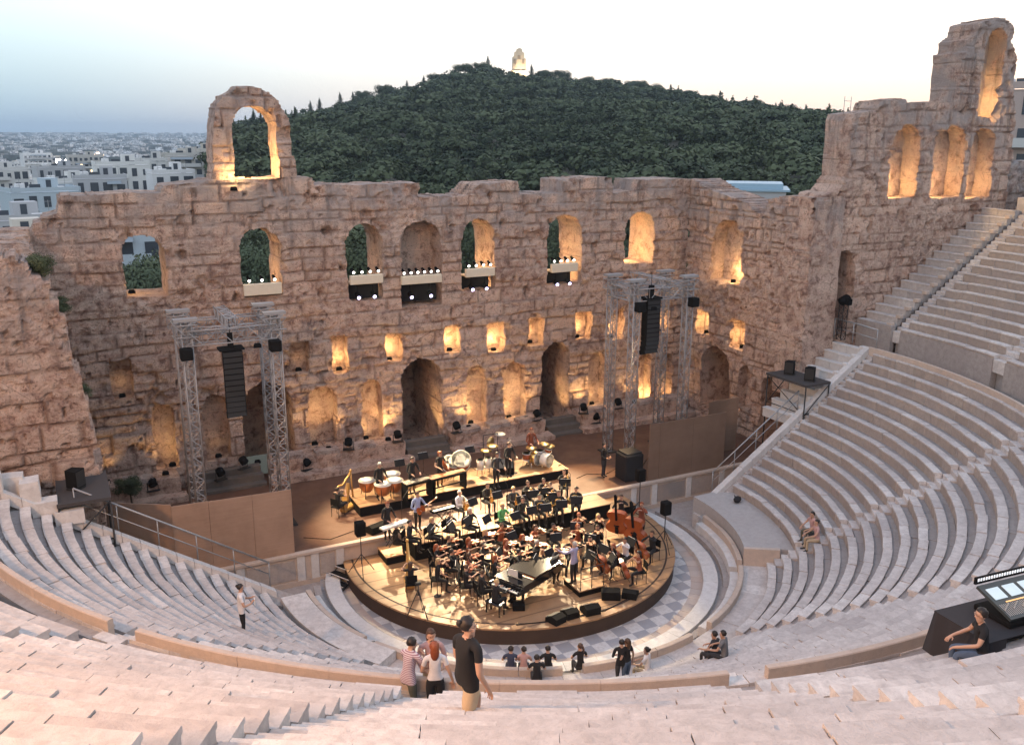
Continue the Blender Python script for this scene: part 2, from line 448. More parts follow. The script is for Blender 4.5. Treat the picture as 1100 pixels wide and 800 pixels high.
        if k > 0:
            mask = kind == k; im = idx.copy()
            used = np.zeros((nv, nu), bool)
            for (y, x) in ((0,0),(0,1),(1,0),(1,1)): used[y:nv-1+y, x:nu-1+x] |= mask
            ids = idx[used]; new = np.arange(nvt, nvt+len(ids))
            mapping = {int(a): int(b) for a, b in zip(ids, new)}
            verts.append(world(fu[ids], fv[ids], D+dep(fu[ids], fv[ids], 6)*.6+(fb[ids]-.5)*.08)); tone.append(fb[ids]); strk.append(fs[ids]); nvt += len(ids)
            im[used] = new
            for q in vid:
                y, x = divmod(int(q), nu)
                im[y, x] = cols[seg][pos[int(q)]]
            faces.append(quads(mask, im))
    V = np.concatenate(verts); Fc = np.concatenate(faces)
    keep = np.unique(Fc); rm = np.zeros(len(V), np.int64); rm[keep] = np.arange(len(keep))
    jt = np.zeros(nvt); jt[:nu*nv] = (np.exp(-(dj/.06)**2)*(1-.6*er)).ravel()
    me = np_mesh(name, V[keep], rm[Fc], {'joint': ('POINT', jt[keep]), 'tone': ('POINT', np.concatenate(tone)[keep]), 'streak': ('POINT', np.concatenate(strk)[keep])}, False)
    return link(name, me, [mat or STONE], parent)

def arch_poly(u0, u1, v0, v1, rise=None, seed=0, n=14):
    """opening with a round (or flatter) head; its outline is a little broken"""
    rng = random.Random(seed); w = (u1-u0)/2; h = w if rise is None else rise; vs = v1-h
    p = [(u0, v0), (u1, v0), (u1, (v0+vs)/2+rng.uniform(-.2, .2))]
    for i in range(n+1):
        a = math.pi*i/n; j = 1+rng.uniform(-.03, .03)
        p.append((u0+w+w*math.cos(a)*j, vs+h*math.sin(a)*j))
    p.append((u0, (v0+vs)/2)); return p
def rect_poly(u0, u1, v0, v1, seed=0, a=.06):
    r = random.Random(seed); q = lambda: r.uniform(-a, a)
    return [(u0+q(), v0+q()), ((u0+u1)/2, v0+q()), (u1+q(), v0+q()), (u1+q(), (v0+v1)/2), (u1+q(), v1+q()), ((u0+u1)/2, v1+q()), (u0+q(), v1+q()), (u0+q(), (v0+v1)/2)]

WY, SXR, SXL, RY = 12.7, 18.2, -17.7, 2.4       # stage wall plane, the two side walls, the wall beside the seats
def on_wy(px, py): q = aty(px, py, WY); return (q[0], q[2])
def op_px(x0, x1, yt, yb, arch=True, seed=0, plane='y', Y=WY, rise=None):
    """opening outline from surveyed corners on a wall plane; returns polygon in that wall's (u, z)"""
    xm, ym = (x0+x1)/2, (yt+yb)/2
    if plane == 'y':
        u0, u1 = aty(x0, ym, Y)[0], aty(x1, ym, Y)[0]; z1, z0 = aty(xm, yt, Y)[2], aty(xm, yb, Y)[2]
    else:
        u0, u1 = -atx(x0, ym, Y)[1], -atx(x1, ym, Y)[1]; z1, z0 = atx(xm, yt, Y)[2], atx(xm, yb, Y)[2]
    return (arch_poly(u0, u1, z0, z1, rise, seed) if arch else rect_poly(u0, u1, z0, z1, seed)), (u0, u1, z0, z1)

# ---- the stage wall
ops = []; OPEN = {}
def add_op(nm, depth, *a, **k):
    pg, bx_ = op_px(*a, **k); ops.append((pg, depth)); OPEN[nm] = bx_
UPW = [('u1',133,179,252,320,None),('u2',259,302,245,318,None),('u3',373,411,240,323,None),('u4',431,475,237,329,1.5),('u5',496,532,235,311,None),('u6',588,625,231,304,None),('u7',672,703,228,283,None)]
for i, (nm, a, b, c_, d_, dp) in enumerate(UPW): add_op(nm, dp, a, b, c_, d_, seed=i)
for i, (nm, a, b, c_, d_) in enumerate([('s1',118,142,386,430),('s2',311,333,367,401),('s3',357,375,360,400),('s4',415,433,357,389),('s5',477.5,494,349,379),
        ('s6',524,543,346,379),('s7',568,584,341,370),('s8',619,636,335,364),('s9',656,671,332,364),('s10',707,719,333,358)]):
    add_op(nm, .75, a, b, c_, d_, arch=False, seed=20+i)
for i, (nm, a, b, c_, d_, dp) in enumerate([('d0',262,317,410,540,4.5),('n1',165,189,434,504,.8),('n2',219,247,423,494,.8),('n3',332,362,414,479,.8),('n4',389,411,408,473,.75),('d1',431,476,385,484,4.5),
        ('n5',501,522,392,456,.75),('n6',542,565,389,450,.75),('d2',581,612,367,458,4.5),('n7',632,650,377,436,.75),('n8',686,699,379,437,.75),('n9',708,722,380,437,.7)]):
    add_op(nm, dp, a, b, c_, d_, seed=40+i)
top = [(30,262),(36,240),(45,238),(45,232),(62,230),(62,212),(120,208),(172,207),(174,199),(226,195),(320,190),(336,190),(338,200),(356,196),(362,199),(450,197),(451,212),(503,210),(516,197),(556,195),(558,209),(604,208),(605,192),(656,191),(658,207),(684,206),(686,193),(744,192)]
tp = [on_wy(*q) for q in top]
poly = [(-17.9, .9)]+[(-17.9, tp[0][1])]+tp+[(18.3, tp[-1][1]), (18.3, .9)]
stage_wall = tag(empty('stage_wall', (0, WY, 0)), 'tall ruined stone stage wall pierced by arched windows, doors and niches behind the orchestra', 'wall')
def rebase(o):      # keep world position under a located parent
    o.matrix_parent_inverse = Matrix.Translation(-o.parent.location); return o
rebase(masonry('wall_masonry', (0, WY, 0), (1,0,0), (0,1,0), poly, ops, 2.7, .10, 3, STONE, stage_wall, streak_top=15.8))

# ---- free-standing arch on top of it
ao = [(230,201),(229,165),(230,134),(234,114),(243,101),(257,93),(272,92),(290,98),(303,112),(312,130),(315,150),(316,166),(319,170),(321,201)]
ap = [on_wy(*q) for q in ao]; ai, _ = op_px(251, 300, 113, 199, seed=70)
arch_t = tag(empty('standing_arch', (-8, WY, 15.9)), 'tall stone arch standing alone on top of the stage wall, one leg lit warm', 'arch')
rebase(masonry('arch_masonry', (0, WY+.25, 0), (1,0,0), (0,1,0), [(ap[0][0], 15.6)]+ap+[(ap[-1][0], 15.6)], [(ai, None)], 1.9, .09, 7, STONE, arch_t, streak_top=21.4, bl=1.0))

# ---- right side wall of the stage, running towards the seats
ops = []
add_op('r9', 1.0, 764, 797, 236, 304, seed=81, plane='x', Y=SXR)
add_op('r10', .75, 747, 761, 334, 359, arch=False, seed=82, plane='x', Y=SXR)
add_op('r11', .75, 785, 800, 345, 375, arch=False, seed=83, plane='x', Y=SXR)
add_op('rd', 3.4, 752, 783, 371, 448, seed=84, plane='x', Y=SXR)
add_op('rn', .6, 793, 806, 392, 440, seed=85, plane='x', Y=SXR)
ops.append((arch_poly(-5.2, -2.85, .2, 5.6, .6, 86), 1.9))
pr = [(742,192),(752,199),(768,206),(784,211),(800,217),(812,229),(821,228),(824,214),(841,211),(858,211)]
pp = [(-atx(x, y, SXR)[1], atx(x, y, SXR)[2]) for x, y in pr]
rside = tag(empty('side_wall', (SXR, 7, 0)), 'rough stone wing wall at the right end of the stage, its top broken into steps', 'wall')
rebase(masonry('wall_masonry', (SXR, 0, 0), (0,-1,0), (1,0,0), [(-12.75, .1), (-12.75, pp[0][1])]+pp[1:]+[(-2.35, pp[-1][1]), (-2.35, .1)], ops, 2.2, .10, 11, STONE, rside, streak_top=15.5, bl=.9, ch=.5))

# ---- tall wall beside the right-hand seats
ops = []; RW = []
for i, (a, b, c_, d_) in enumerate([(958,987,134,213),(1003,1036,135,212),(1042,1067,137,212)]):
    add_op('w%d' % i, None if i < 0 else 1.1, a, b, c_, d_, seed=90+i, Y=RY)
add_op('w3', 1.1, 1056, 1078, 30, 126, seed=95, Y=RY)
add_op('wd', 1.2, 893, 916, 268, 360, seed=96, Y=RY)
pr = [(862,214),(884,213),(888,208),(900,206),(906,198),(912,188),(916,128),(919,122),(946,120),(950,108),(972,107),(974,111),(1029,110),(1031,95),(1033,70),(1034,56),(1039,55),(1040,42),(1050,38),(1053,25),(1066,21),(1083,20),(1090,32),(1087,45),(1094,60),(1091,85),(1088,100),(1091,120),(1092,135)]
pp = [(aty(x, y, RY)[0], aty(x, y, RY)[2]) for x, y in pr]; xr = pp[-1][0]
rwall = tag(empty('flank_wall', (25, RY, 0)), 'tall broken wall beside the upper right seats with narrow glowing arched windows', 'wall')
rebase(masonry('wall_masonry', (0, RY, 0), (1,0,0), (0,1,0), [(18.2, 4.8), (18.2, pp[0][1])]+pp[1:]+[(xr, 13.0), (xr, 4.8)], ops, 1.9, .10, 13, STONE, rwall, streak_top=19.5))
add_low = masonry('low_wall', (0, RY+.3, 0), (1,0,0), (0,1,0), [(xr-.1, 12), (xr-.1, 17.3), (xr+9, 17.0), (xr+9, 12)], [], 1.5, .14, 15, STONE_G)
tag(add_low, 'low grey stone wall above the top right seats, right of the tall broken wall', 'wall')

def stepify(pp, seed=5):
    r = random.Random(seed); out = [pp[0]]
    for (a, b), (c_, d) in zip(pp[:-1], pp[1:]):
        n = max(1, int(abs(d-b)/.55)); 
        for i in range(1, n+1):
            x, z = a+(c_-a)*i/n, b+(d-b)*i/n; j = r.uniform(-.16, .16)
            out += [(out[-1][0]+r.uniform(-.03, .03), z), (x+j, z+r.uniform(-.04, .04))]
    return out
# ---- broken wall at the left, beside the left-hand seats
pr = [(113,545),(106,500),(98,462),(91,430),(84,400),(78,385),(70,375),(66,350),(60,340),(55,322),(48,318),(44,300),(35,296),(32,283),(18,280),(10,272),(-10,276),(-60,266)]
pp = [(aty(x, y, RY)[0], aty(x, y, RY)[2]) for x, y in pr]
lwall = tag(empty('flank_wall', (-20, RY, 0)), 'ragged stone wall beside the left-hand seats, its right edge broken away', 'wall')
rebase(masonry('wall_masonry', (0, RY, 0), (1,0,0), (0,1,0), [(pp[0][0], .1)]+stepify(pp)+[(-27, pp[-1][1]), (-27, .1)], [], 2.2, .09, 17, STONE, lwall, streak_top=14.0, amp=1.3))
# ---- left side wall of the stage
lside = tag(empty('side_wall', (SXL, 7, 0)), 'rough stone wing wall at the left end of the stage, overgrown in places', 'wall')
rebase(masonry('wall_masonry', (SXL, 0, 0), (0,1,0), (-1,0,0), [(4.4, .1), (4.4, 9.5), (5.5, 10.2), (5.6, 11.5), (7.4, 11.8), (7.6, 13.2), (9.6, 13.4), (9.8, 14.2), (12.8, 14.6), (12.8, .1)],
               [(arch_poly(7.5, 9.0, .2, 4.5, None, 99), .9)], 1.6, .12, 19, STONE, lside, streak_top=14.5, amp=1.4))

# ------------------------------------------------------------------ the seating
def pol(r, a): return (r*math.sin(R(a)), -r*math.cos(R(a)))
def arc_block(mb, prof, a0, a1, nseg=2, dz=0.0, dr=0.0, m=0, da=None, front=None):
    """one stone: the (r, z) profile swept from azimuth a0 to a1"""
    n = len(prof); vs = []
    for i in range(nseg+1):
        a = a0+(a1-a0)*i/nseg
        for r_, z_ in prof:
            x, y = pol(r_+dr, a); vs.append((x, y, z_+dz))
    fs = [(i*n+j, (i+1)*n+j, (i+1)*n+(j+1) % n, i*n+(j+1) % n) for i in range(nseg) for j in range(n)]
    fs += [tuple(range(n)), tuple(nseg*n+j for j in range(n))[::-1]]
    k0 = len(mb.m); mb.add(vs, fs, m)
    if front is not None:
        for i in range(nseg): mb.m[k0+i*n] = front
def arc_row(mb, prof, a0, a1, length, rng, m=0, dz=.012, dr=.012, gap=.017, rref=None, front=None):
    rref = rref or prof[0][0]; L = abs(R(a1-a0))*rref; n = max(1, int(round(L/length)))
    cuts = [0]+[(i+rng.uniform(-.22, .22))/n for i in range(1, n)]+[1]
    g = gap/rref*57.3/2
    for i in range(n):
        b0 = a0+(a1-a0)*cuts[i]+g; b1 = a0+(a1-a0)*cuts[i+1]-g
        arc_block(mb, prof, b0, b1, max(1, int((b1-b0)*rref/57.3/.55)), rng.gauss(0, dz), rng.gauss(0, dr), m, front=front)
def lin_row(mb, prof, y0, y1, length, rng, m=0, dz=.012, dr=.012, sx=1):
    """straight rows on the strip beyond the diameter: profile in (x, z) swept along y"""
    n = max(1, int(round((y1-y0)/length))); st = (y1-y0)/n
    for i in range(n):
        q, w = rng.gauss(0, dz), rng.gauss(0, dr); k = len(prof)
        vs = [(sx*(r_+w), y, z_+q) for y in (y0+st*i+.006, y0+st*(i+1)-.006) for r_, z_ in prof]
        mb.add(vs, [(j, k+j, k+(j+1) % k, (j+1) % k) for j in range(k)]+[tuple(range(k)), tuple(range(k, 2*k))[::-1]], m)
def seat_prof(r, z, tr, rise, f=.60): return [(r, z-rise-.12), (r, z-.085), (r-.04, z-.07), (r-.04, z-.012), (r-.025, z), (r+tr*f, z), (r+tr*f, z-.25), (r+tr*f*.7, z-rise-.12)]
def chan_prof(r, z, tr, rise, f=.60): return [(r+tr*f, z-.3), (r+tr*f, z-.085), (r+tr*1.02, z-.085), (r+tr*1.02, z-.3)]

def seating(nm, label, r0, z0, tr, rise, nrows, bounds, half, skip=lambda k, w: False, trim=lambda k, w, a0, a1: (a0, a1), seed=5, blk=.95, dz=.012, f=.60):
    root = tag(empty(nm, (0, 0, 0)), label, 'seating'); rng = random.Random(seed)
    for w in range(len(bounds)-1):
        A0, A1 = bounds[w], bounds[w+1]
        wd = None
        for k in range(nrows):
            if skip(k, w): continue
            r = r0+tr*k; z = z0+rise*k; h = half/r*57.3
            a0 = A0+(h if A0 > -89.9 else .2); a1 = A1-(h if A1 < 89.9 else 1.2)
            a0, a1 = trim(k, w, a0, a1)
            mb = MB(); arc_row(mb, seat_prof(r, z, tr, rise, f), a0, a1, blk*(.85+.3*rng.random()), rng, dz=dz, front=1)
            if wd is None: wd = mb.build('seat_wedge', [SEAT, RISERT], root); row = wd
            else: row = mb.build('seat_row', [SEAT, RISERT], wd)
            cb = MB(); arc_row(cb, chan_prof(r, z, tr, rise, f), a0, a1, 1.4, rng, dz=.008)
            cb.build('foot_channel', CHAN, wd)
    for A in bounds:
        if abs(A) > 89.9: sgn = 1 if A > 0 else -1
        mb = MB()
        for k in range(nrows):
            r = r0+tr*k; z = z0+rise*k; h = half/r*57.3*.98
            a0, a1 = A-h, A+h
            if A < -89.9: a0, a1 = A-.1, A+.15
            if A > 89.9: a0 = A-1.15; a1 = A+.1
            if abs(A) > 89.9 and A < 0: continue
            for q in (0, 1):
                rr, zz = r+tr*.5*q, z-rise*.5*(1-q)
                arc_block(mb, [(rr, zz-.6), (rr, zz-.015), (rr+.015, zz), (rr+tr*.5+.02, zz), (rr+tr*.5+.02, zz-.6)], a0+rng.uniform(0, .05), a1-rng.uniform(0, .05), 1, rng.gauss(0, .008))
        if mb.v: mb.build('stairway', SEAT, root)
    return root

LB = [-90, -54, -18, 18, 54, 90]
R0, Z0, TR, RI = 10.57, 1.14, .578, .384
lower = seating('seating_tier', 'lower tier of curved grey marble seat rows round the orchestra, below the walkway', R0, Z0, TR, RI, 18, LB, .40, f=.49,
                skip=lambda k, w: (w == 4 and k < 2) or (w == 0 and k < 1))
rng = random.Random(77)
def slab(name, prof, a0, a1, mat, length, parent=None, dz=.006, dr=.006, seed=3, gap=.012):
    mb = MB(); arc_row(mb, prof, a0, a1, length, random.Random(seed), dz=dz, dr=dr, gap=gap); return mb.build(name, mat, parent)
# solid core under the lower tier and the end walls along the diameter
def cone_core(nm, r0, z0, r1, z1, zb, a0, a1, mat, parent, n=72):
    mb = MB(); arc_block(mb, [(r0, zb), (r0, z0), (r1, z1), (r1, zb)], a0, a1, n); return mb.build(nm, mat, parent)
cone_core('tier_core', R0+.25, Z0-.55, 20.9, 7.05, -.4, -90, 90, CHAN, lower)
RB, ZB = 20.67, 7.93
gaps = [-53.5, -14.8, 18, 54]
prev = -90
for g in gaps+[None]:
    end = 90 if g is None else g-1.2
    slab('parapet_wall', [(RB-.16, 6.8), (RB-.16, ZB-.02), (RB-.14, ZB), (RB-.02, ZB), (RB, ZB-.02), (RB, 6.8)], prev, end, TAN, 2.4, lower, .004, .004, seed=int(prev+200), gap=.006)
    prev = None if g is None else g+1.2
# white coping on the end walls (right and left, along the diameter)
for sx_ in (1, -1):
    mb = MB(); n = 17; rr = random.Random(8)
    for i in range(n):
        x0 = 10.75+(20.6-10.75)*i/n; x1 = 10.75+(20.6-10.75)*(i+1)/n-.015; s = (7.93-1.42)/(20.6-10.75); z = lambda x: 1.42+s*(x-10.75)+rr.uniform(-.012, .012)
        za, zb_ = z(x0), z(x1)
        mb.add([(sx_*x0, -.05, za-.4), (sx_*x1, -.05, zb_-.4), (sx_*x1, .3, zb_-.4), (sx_*x0, .3, za-.4), (sx_*x0, -.05, za), (sx_*x1, -.05, zb_), (sx_*x1, .3, zb_), (sx_*x0, .3, za)],
               [(0,3,2,1),(4,5,6,7),(0,1,5,4),(1,2,6,5),(2,3,7,6),(3,0,4,7)])
    mb.build('end_coping', PALE, lower)
    mb = MB(); x0, x1 = 10.0, 20.75
    mb.add([(sx_*x0, .24, -.3), (sx_*x1, .24, -.3), (sx_*x1, .24, 7.6), (sx_*x0, .24, .95), (sx_*x0, -.3, -.3), (sx_*x1, -.3, -.3), (sx_*x1, -.3, 7.0), (sx_*x0, -.3, .5)],
           [(0,1,2,3),(4,7,6,5),(0,3,7,4),(3,2,6,7),(1,5,6,2)])
    mb.build('end_wall', RISER, lower)
# right strip of rows between the diameter and the flank wall (upper part of the lower tier only)
rng = random.Random(21); mb = MB(); cb = MB()
for k in range(9, 18):
    r = R0+TR*k; z = Z0+RI*k+.1
    lin_row(mb, seat_prof(r, z, TR, RI), .32, RY-.02, 1.0, rng); lin_row(cb, chan_prof(r, z, TR, RI), .32, RY-.02, 1.0, rng)
sw_ = mb.build('seat_wedge', PALE, lower); cb.build('foot_channel', SEAT, sw_)
# landing at the right end of the first rows, with its low walls
mb = MB(); arc_block(mb, [(9.62, .3), (9.62, 1.5), (11.7, 1.5), (11.7, .3)], 56.5, 91, 16); mb.build('landing', marble_mat('worn_floor_marble', [(.40,.385,.38), (.44,.42,.41)], .35), lower)
mb = MB(); arc_block(mb, [(9.6, .3), (9.6, 1.52), (11.1, 1.54), (11.1, .3)], 55.4, 56.5, 1); mb.build('landing_wall', TAN, lower)
mb = MB(); arc_block(mb, [(9.62, .3), (9.62, 1.1), (10.6, 1.1), (10.6, .3)], -90, -55, 16); mb.build('landing', SEAT, lower)

# walkway between the tiers
tag(slab('walkway', [(RB-.1, 6.6), (RB-.1, 7.02), (22.4, 7.02), (22.4, 6.6)], -95, 92, RISER, 1.3, seed=9), kind='structure')
UB = [-88, -70, -50.5, -32.4, -17.8, 0, 18, 36, 54, 72, 90]
UR0, UZ0, UT, UI = 22.25, 8.82, .612, .383
upper = seating('seating_tier', 'upper tier of warm grey marble seat rows, above the walkway', UR0, UZ0, UT, UI, 17, UB, .43, seed=15, blk=1.05, dz=.014)
cone_core('tier_core', UR0+.3, UZ0-.6, 32.8, UZ0-.6+.626*10.5, 6, -92, 90, CHAN, upper)
prev = -88
for g in UB[1:]+[None]:
    end = 90 if g is None else g-1.05
    if g is not None and g > 89: end = 88.8
    if prev is not None and prev < end:
        slab('podium_wall', [(UR0-.05, 6.9), (UR0-.05, UZ0-.18), (UR0+.25, UZ0-.18), (UR0+.25, 6.9)], prev, end, RISER, 1.9, upper, .004, .004, seed=int(prev+300), gap=.006)
    prev = None if (g is None or g > 89) else g+1.05
rng = random.Random(22); mb = MB(); cb = MB()
for k in range(0, 16):
    r = UR0+UT*k; z = UZ0+UI*k+.05
    lin_row(mb, seat_prof(r, z, UT, UI), .32, RY-.02, 1.0, rng); lin_row(cb, chan_prof(r, z, UT, UI), .32, RY-.02, 1.0, rng)
sw_ = mb.build('seat_wedge', SEAT, upper); cb.build('foot_channel', CHAN, sw_)
mb = MB(); mb.box((UR0-.02, 1.15, 7.9), (.3, 2.3, 2.0)); mb.build('podium_wall', RISER, upper)
# little pale kerb stones along the far stair
rng = random.Random(4)
for k in range(15):
    mb = MB(); r = UR0+UT*k+.1; mb.box((r, .32+rng.uniform(-.03, .03), UZ0+UI*k+.09), (.3, .3, .2), bev=.03); mb.build('stair_kerb', TAN, upper)
for k in range(9, 18):
    mb = MB(); r = R0+TR*k+.1; mb.box((r, .34+rng.uniform(-.03, .03), Z0+RI*k+.14), (.3, .28, .2), bev=.03); mb.build('stair_kerb', PALE, lower)
# rear gallery behind the last row, where the picture is taken
tag(slab('rear_gallery', [(32.75, 6), (32.75, 15.25), (35.2, 15.3), (35.2, 16.6), (41, 16.7), (41, 6)], -95, 92, SEAT, 2.0, seed=31), kind='structure')

# ------------------------------------------------------------------ orchestra floor and the rings round it
def checker_mat():
    t = NT('checkered_marble'); 
    br = t.n('ShaderNodeTexChecker'); br.inputs['Scale'].default_value = 1/.62
    mp = t.n('ShaderNodeMapping'); mp.inputs['Rotation'].default_value = (0, 0, R(0)); t.l(t.co, mp.inputs[0]); t.l(mp.outputs[0], br.inputs[0])
    n = t.noise(3, 4); 
    c = t.mix(br.outputs['Fac'], t.mix(n, (.26,.27,.30), (.34,.34,.36)), t.mix(n, (.52,.51,.50), (.62,.60,.59)))
    c = t.mix(t.ramp(t.noise(7, 5), [(.45, 0.0), (.7, .5)]), c, (.33,.29,.27))
    t.col(c); t.rough(.55); return t.mat
def disc(nm, r0, r1, z, mat, a0=0, a1=360, n=96, kind='structure', zc=None):
    mb = MB()
    for i in range(n):
        b0, b1 = a0+(a1-a0)*i/n, a0+(a1-a0)*(i+1)/n
        p = [(*pol(r0, b0), z), (*pol(r1, b0), z), (*pol(r1, b1), z), (*pol(r0, b1), z)]
        mb.add(p if r0 > 0 else p[1:3]+[(0, 0, z)], [(0,1,2,3) if r0 > 0 else (0,1,2)])
    return tag(mb.build(nm, mat), kind=kind)
disc('orchestra_floor', 0, 7.45, .0, checker_mat())
def border_mat():
    t = NT('pink_border_marble'); i = t.island(); n = t.noise(5, 4)
    t.col(t.mix(n, t.ramp(i, [(0, (.50,.36,.29)), (.5, (.36,.33,.32)), (1, (.56,.46,.40))]), (.42,.36,.32))); t.rough(.6); return t.mat
BM = border_mat()
tag(slab('border_paving', [(7.42, -.1), (7.42, .01), (7.95, .01), (7.95, -.1)], -118, 118, BM, .5, seed=41, dz=.002, dr=.002), kind='structure')
AP = 102
tag(slab('ring_step', [(7.93, -.1), (7.93, .22), (7.96, .24), (8.55, .24), (8.55, -.1)], -AP-14, AP+14, PALE, 1.5, seed=42, dz=.003), kind='structure')
tag(slab('drain_channel', [(8.5, -.1), (8.5, .06), (8.78, .06), (8.78, -.1)], -AP-10, AP+10, CHAN, 2.0, seed=43), kind='structure')
tag(slab('ring_paving', [(8.76, -.1), (8.76, .3), (9.05, .3), (9.05, -.1)], -AP, AP, RISER, 1.2, seed=44, dz=.003), kind='structure')
front = tag(empty('front_bench', (0, 0, 0)), 'curved front bench of pale marble with a tan backrest wall round the orchestra', 'bench')
ga = [(-92, -64.5), (-61.5, -19.2), (-14.8, 13.2), (20.2, 52), (55, 84)]
for i, (a0, a1) in enumerate(ga):
    slab('bench_seat', [(9.0, .2), (9.0, .66), (9.02, .68), (9.36, .68), (9.36, .2)], a0, a1, PALE if i != 1 else SEAT, 1.2, front, .003, .004, 50+i)
    slab('backrest', [(9.34, .2), (9.34, 1.0), (9.37, 1.02), (9.53, 1.02), (9.55, 1.0), (9.55, .2)], a0, a1, TAN, 1.6, front, .003, .003, 60+i, gap=.02)
tag(slab('lower_passage', [(9.5, -.1), (9.5, .74), (10.7, .74), (10.7, -.1)], -90, 90, SEAT, 1.2, seed=46), kind='structure')
# ------------------------------------------------------------------ lamps in the wall
WARM = (1.0, .63, .255)
LAMPB = plain('lamp_black', (.012,.012,.013), .95); LAMPB.node_tree.nodes['Principled BSDF'].inputs['Specular IOR Level'].default_value = 0; GLASSW = plain('warm_lens', (.02,.018,.015), .9); GLASSW.node_tree.nodes['Principled BSDF'].inputs['Specular IOR Level'].default_value = 0
_lamp_m = None
def lamp(pos, energy, label, aim=None, color=WARM, size=.12, spot=None, group='warm uplights hidden in the wall openings', light_off=(0,0,.7), name='uplight', blend=.7, lightname='lamp_light'):
    """a small floodlight: housing, bracket, lens and its own light"""
    global _lamp_m
    if _lamp_m is None:
        a = MB(); a.box((0,0,.10), (.26,.18,.16), bev=.02); b = MB(); b.box((-.15,0,.06), (.02,.06,.14)); b.box((.15,0,.06), (.02,.06,.14)); b.box((0,0,.012), (.32,.1,.02)); c_ = MB(); c_.box((0,0,.185), (.2,.13,.02))
        _lamp_m = [a.mesh('housing'), b.mesh('bracket'), c_.mesh('lens')]
        for me, mm in zip(_lamp_m, (LAMPB, LAMPB, GLASSW)): me.materials.append(mm)
    r = empty(name, pos, 0, label, 'lamp', group)
    for me in _lamp_m: o = bpy.data.objects.new(me.name, me); COL.objects.link(o); o.parent = r
    l = bpy.data.lights.new(lightname, 'SPOT' if spot else 'POINT'); l.energy = energy*1.5; l.color = color; l.shadow_soft_size = size*1.7
    o = bpy.data.objects.new(lightname, l); COL.objects.link(o); o.parent = r; o.location = light_off
    if spot:
        l.spot_size = R(spot); l.spot_blend = blend
        v = Vector(aim)-Vector(pos)-Vector(light_off); o.rotation_euler = v.to_track_quat('-Z', 'Y').to_euler()
    return r
ORD = ['first', 'second', 'third', 'fourth', 'fifth', 'sixth', 'seventh', 'eighth', 'ninth', 'tenth']
# small square windows
for i, e in enumerate([5, 5, 75, 80, 90, 95, 60, 85, 60, 45]):
    u0, u1, z0, z1 = OPEN['s%d' % (i+1)]
    lamp((u0+.3 if i in (3,6,7,8) else (u0+u1)/2, WY+.42, z0+.02), e*.33, 'warm lamp on the sill of the %s small square window from the left' % ORD[i], size=.1)
for nm, lab in (('r10', 'left'), ('r11', 'right')):
    u0, u1, z0, z1 = OPEN[nm]; lamp((SXR+.40, -(u0+u1)/2, z0+.02), 32, 'warm lamp on the sill of the %s small square window in the wing wall' % lab, size=.1)
# arched windows of the upper storey
for nm, e, lab in (('u1', 22, 'leftmost'), ('u2', 60, 'second'), ('u3', 22, 'third'), ('u5', 170, 'fifth'), ('u6', 200, 'sixth'), ('u7', 230, 'seventh')):
    u0, u1, z0, z1 = OPEN[nm]
    lamp((u0+.32, WY+1.35, z0+.03), e, 'warm lamp on the sill of the %s arched window of the stage wall' % lab, size=.15)
u0, u1, z0, z1 = OPEN['r9']; lamp((SXR+.42, -(u0+u1)/2-.3, z0+.02), 65, 'warm lamp at the foot of the arched window in the wing wall', size=.15)
# doors and niches at stage level
for nm, e, fx, dy, lab in (('d0', 10, .3, .9, 'left big door'), ('n1', 6, .75, .25, 'leftmost niche'), ('n2', 2, .5, .3, 'second niche from the left'), ('n3', 3, .2, .3, 'third niche from the left'), ('n4', 12, .2, .3, 'fourth niche from the left'),
        ('d1', 150, .25, .55, 'middle door'), ('n5', 22, .3, .25, 'niche right of the middle door'), ('n6', 22, .3, .25, 'niche left of the right door'), ('d2', 95, .3, .5, 'right door'), ('n7', 14, .4, .3, 'niche right of the right door'), ('n8', 80, .3, .2, 'bright niche behind the right loudspeaker'), ('n9', 20, .4, .2, 'last niche before the wing wall')):
    u0, u1, z0, z1 = OPEN[nm]
    kw = dict(aim=(u1, WY+.7, 3.4), spot=64) if nm[0] == 'd' else {}
    lamp((u0+(u1-u0)*fx, WY+dy, max(z0, 1.75)+.03), e, 'warm lamp on the floor of the %s' % lab, size=.12, **kw)
# floor lamps washing the wall between the openings
for i, (x, e) in enumerate([(-15.9, 45), (-13.3, 70), (-8.0, 90), (-5.2, 260), (-1.9, 230), (2.9, 230), (6.6, 260), (10.6, 180), (14.2, 90)]):
    lamp((x, WY-.75, 2.52), e*.8, 'dark floor lamp on the stone plinth aimed up the stage wall, %s from the left' % ORD[i], aim=(x, WY+.3, 6.5), spot=110, group='floor lamps washing the stage wall', light_off=(0,.05,.25))
# standing arch and the tall windows by the seats
q = on_wy(276, 196); lamp((q[0]-.2, WY+1.1, q[1]+.05), 230, 'warm lamp at the foot of the standing arch', size=.2)
q = on_wy(262, 200); lamp((q[0]-.5, WY-.1, q[1]-.2), 60, 'warm lamp on the wall top in front of the left leg of the standing arch', size=.2)
for nm, e, lab in (('w0', 125, 'left'), ('w1', 145, 'middle'), ('w2', 75, 'right')):
    u0, u1, z0, z1 = OPEN[nm]; lamp((u0+.35, RY+.55, z0+.03), e, 'warm lamp on the sill of the %s tall arched window by the upper seats' % lab, size=.15)
u0, u1, z0, z1 = OPEN['w3']; lamp((u0+.35, RY+.5, z0+.03), 130, 'warm lamp at the foot of the topmost narrow window of the tower', size=.15)

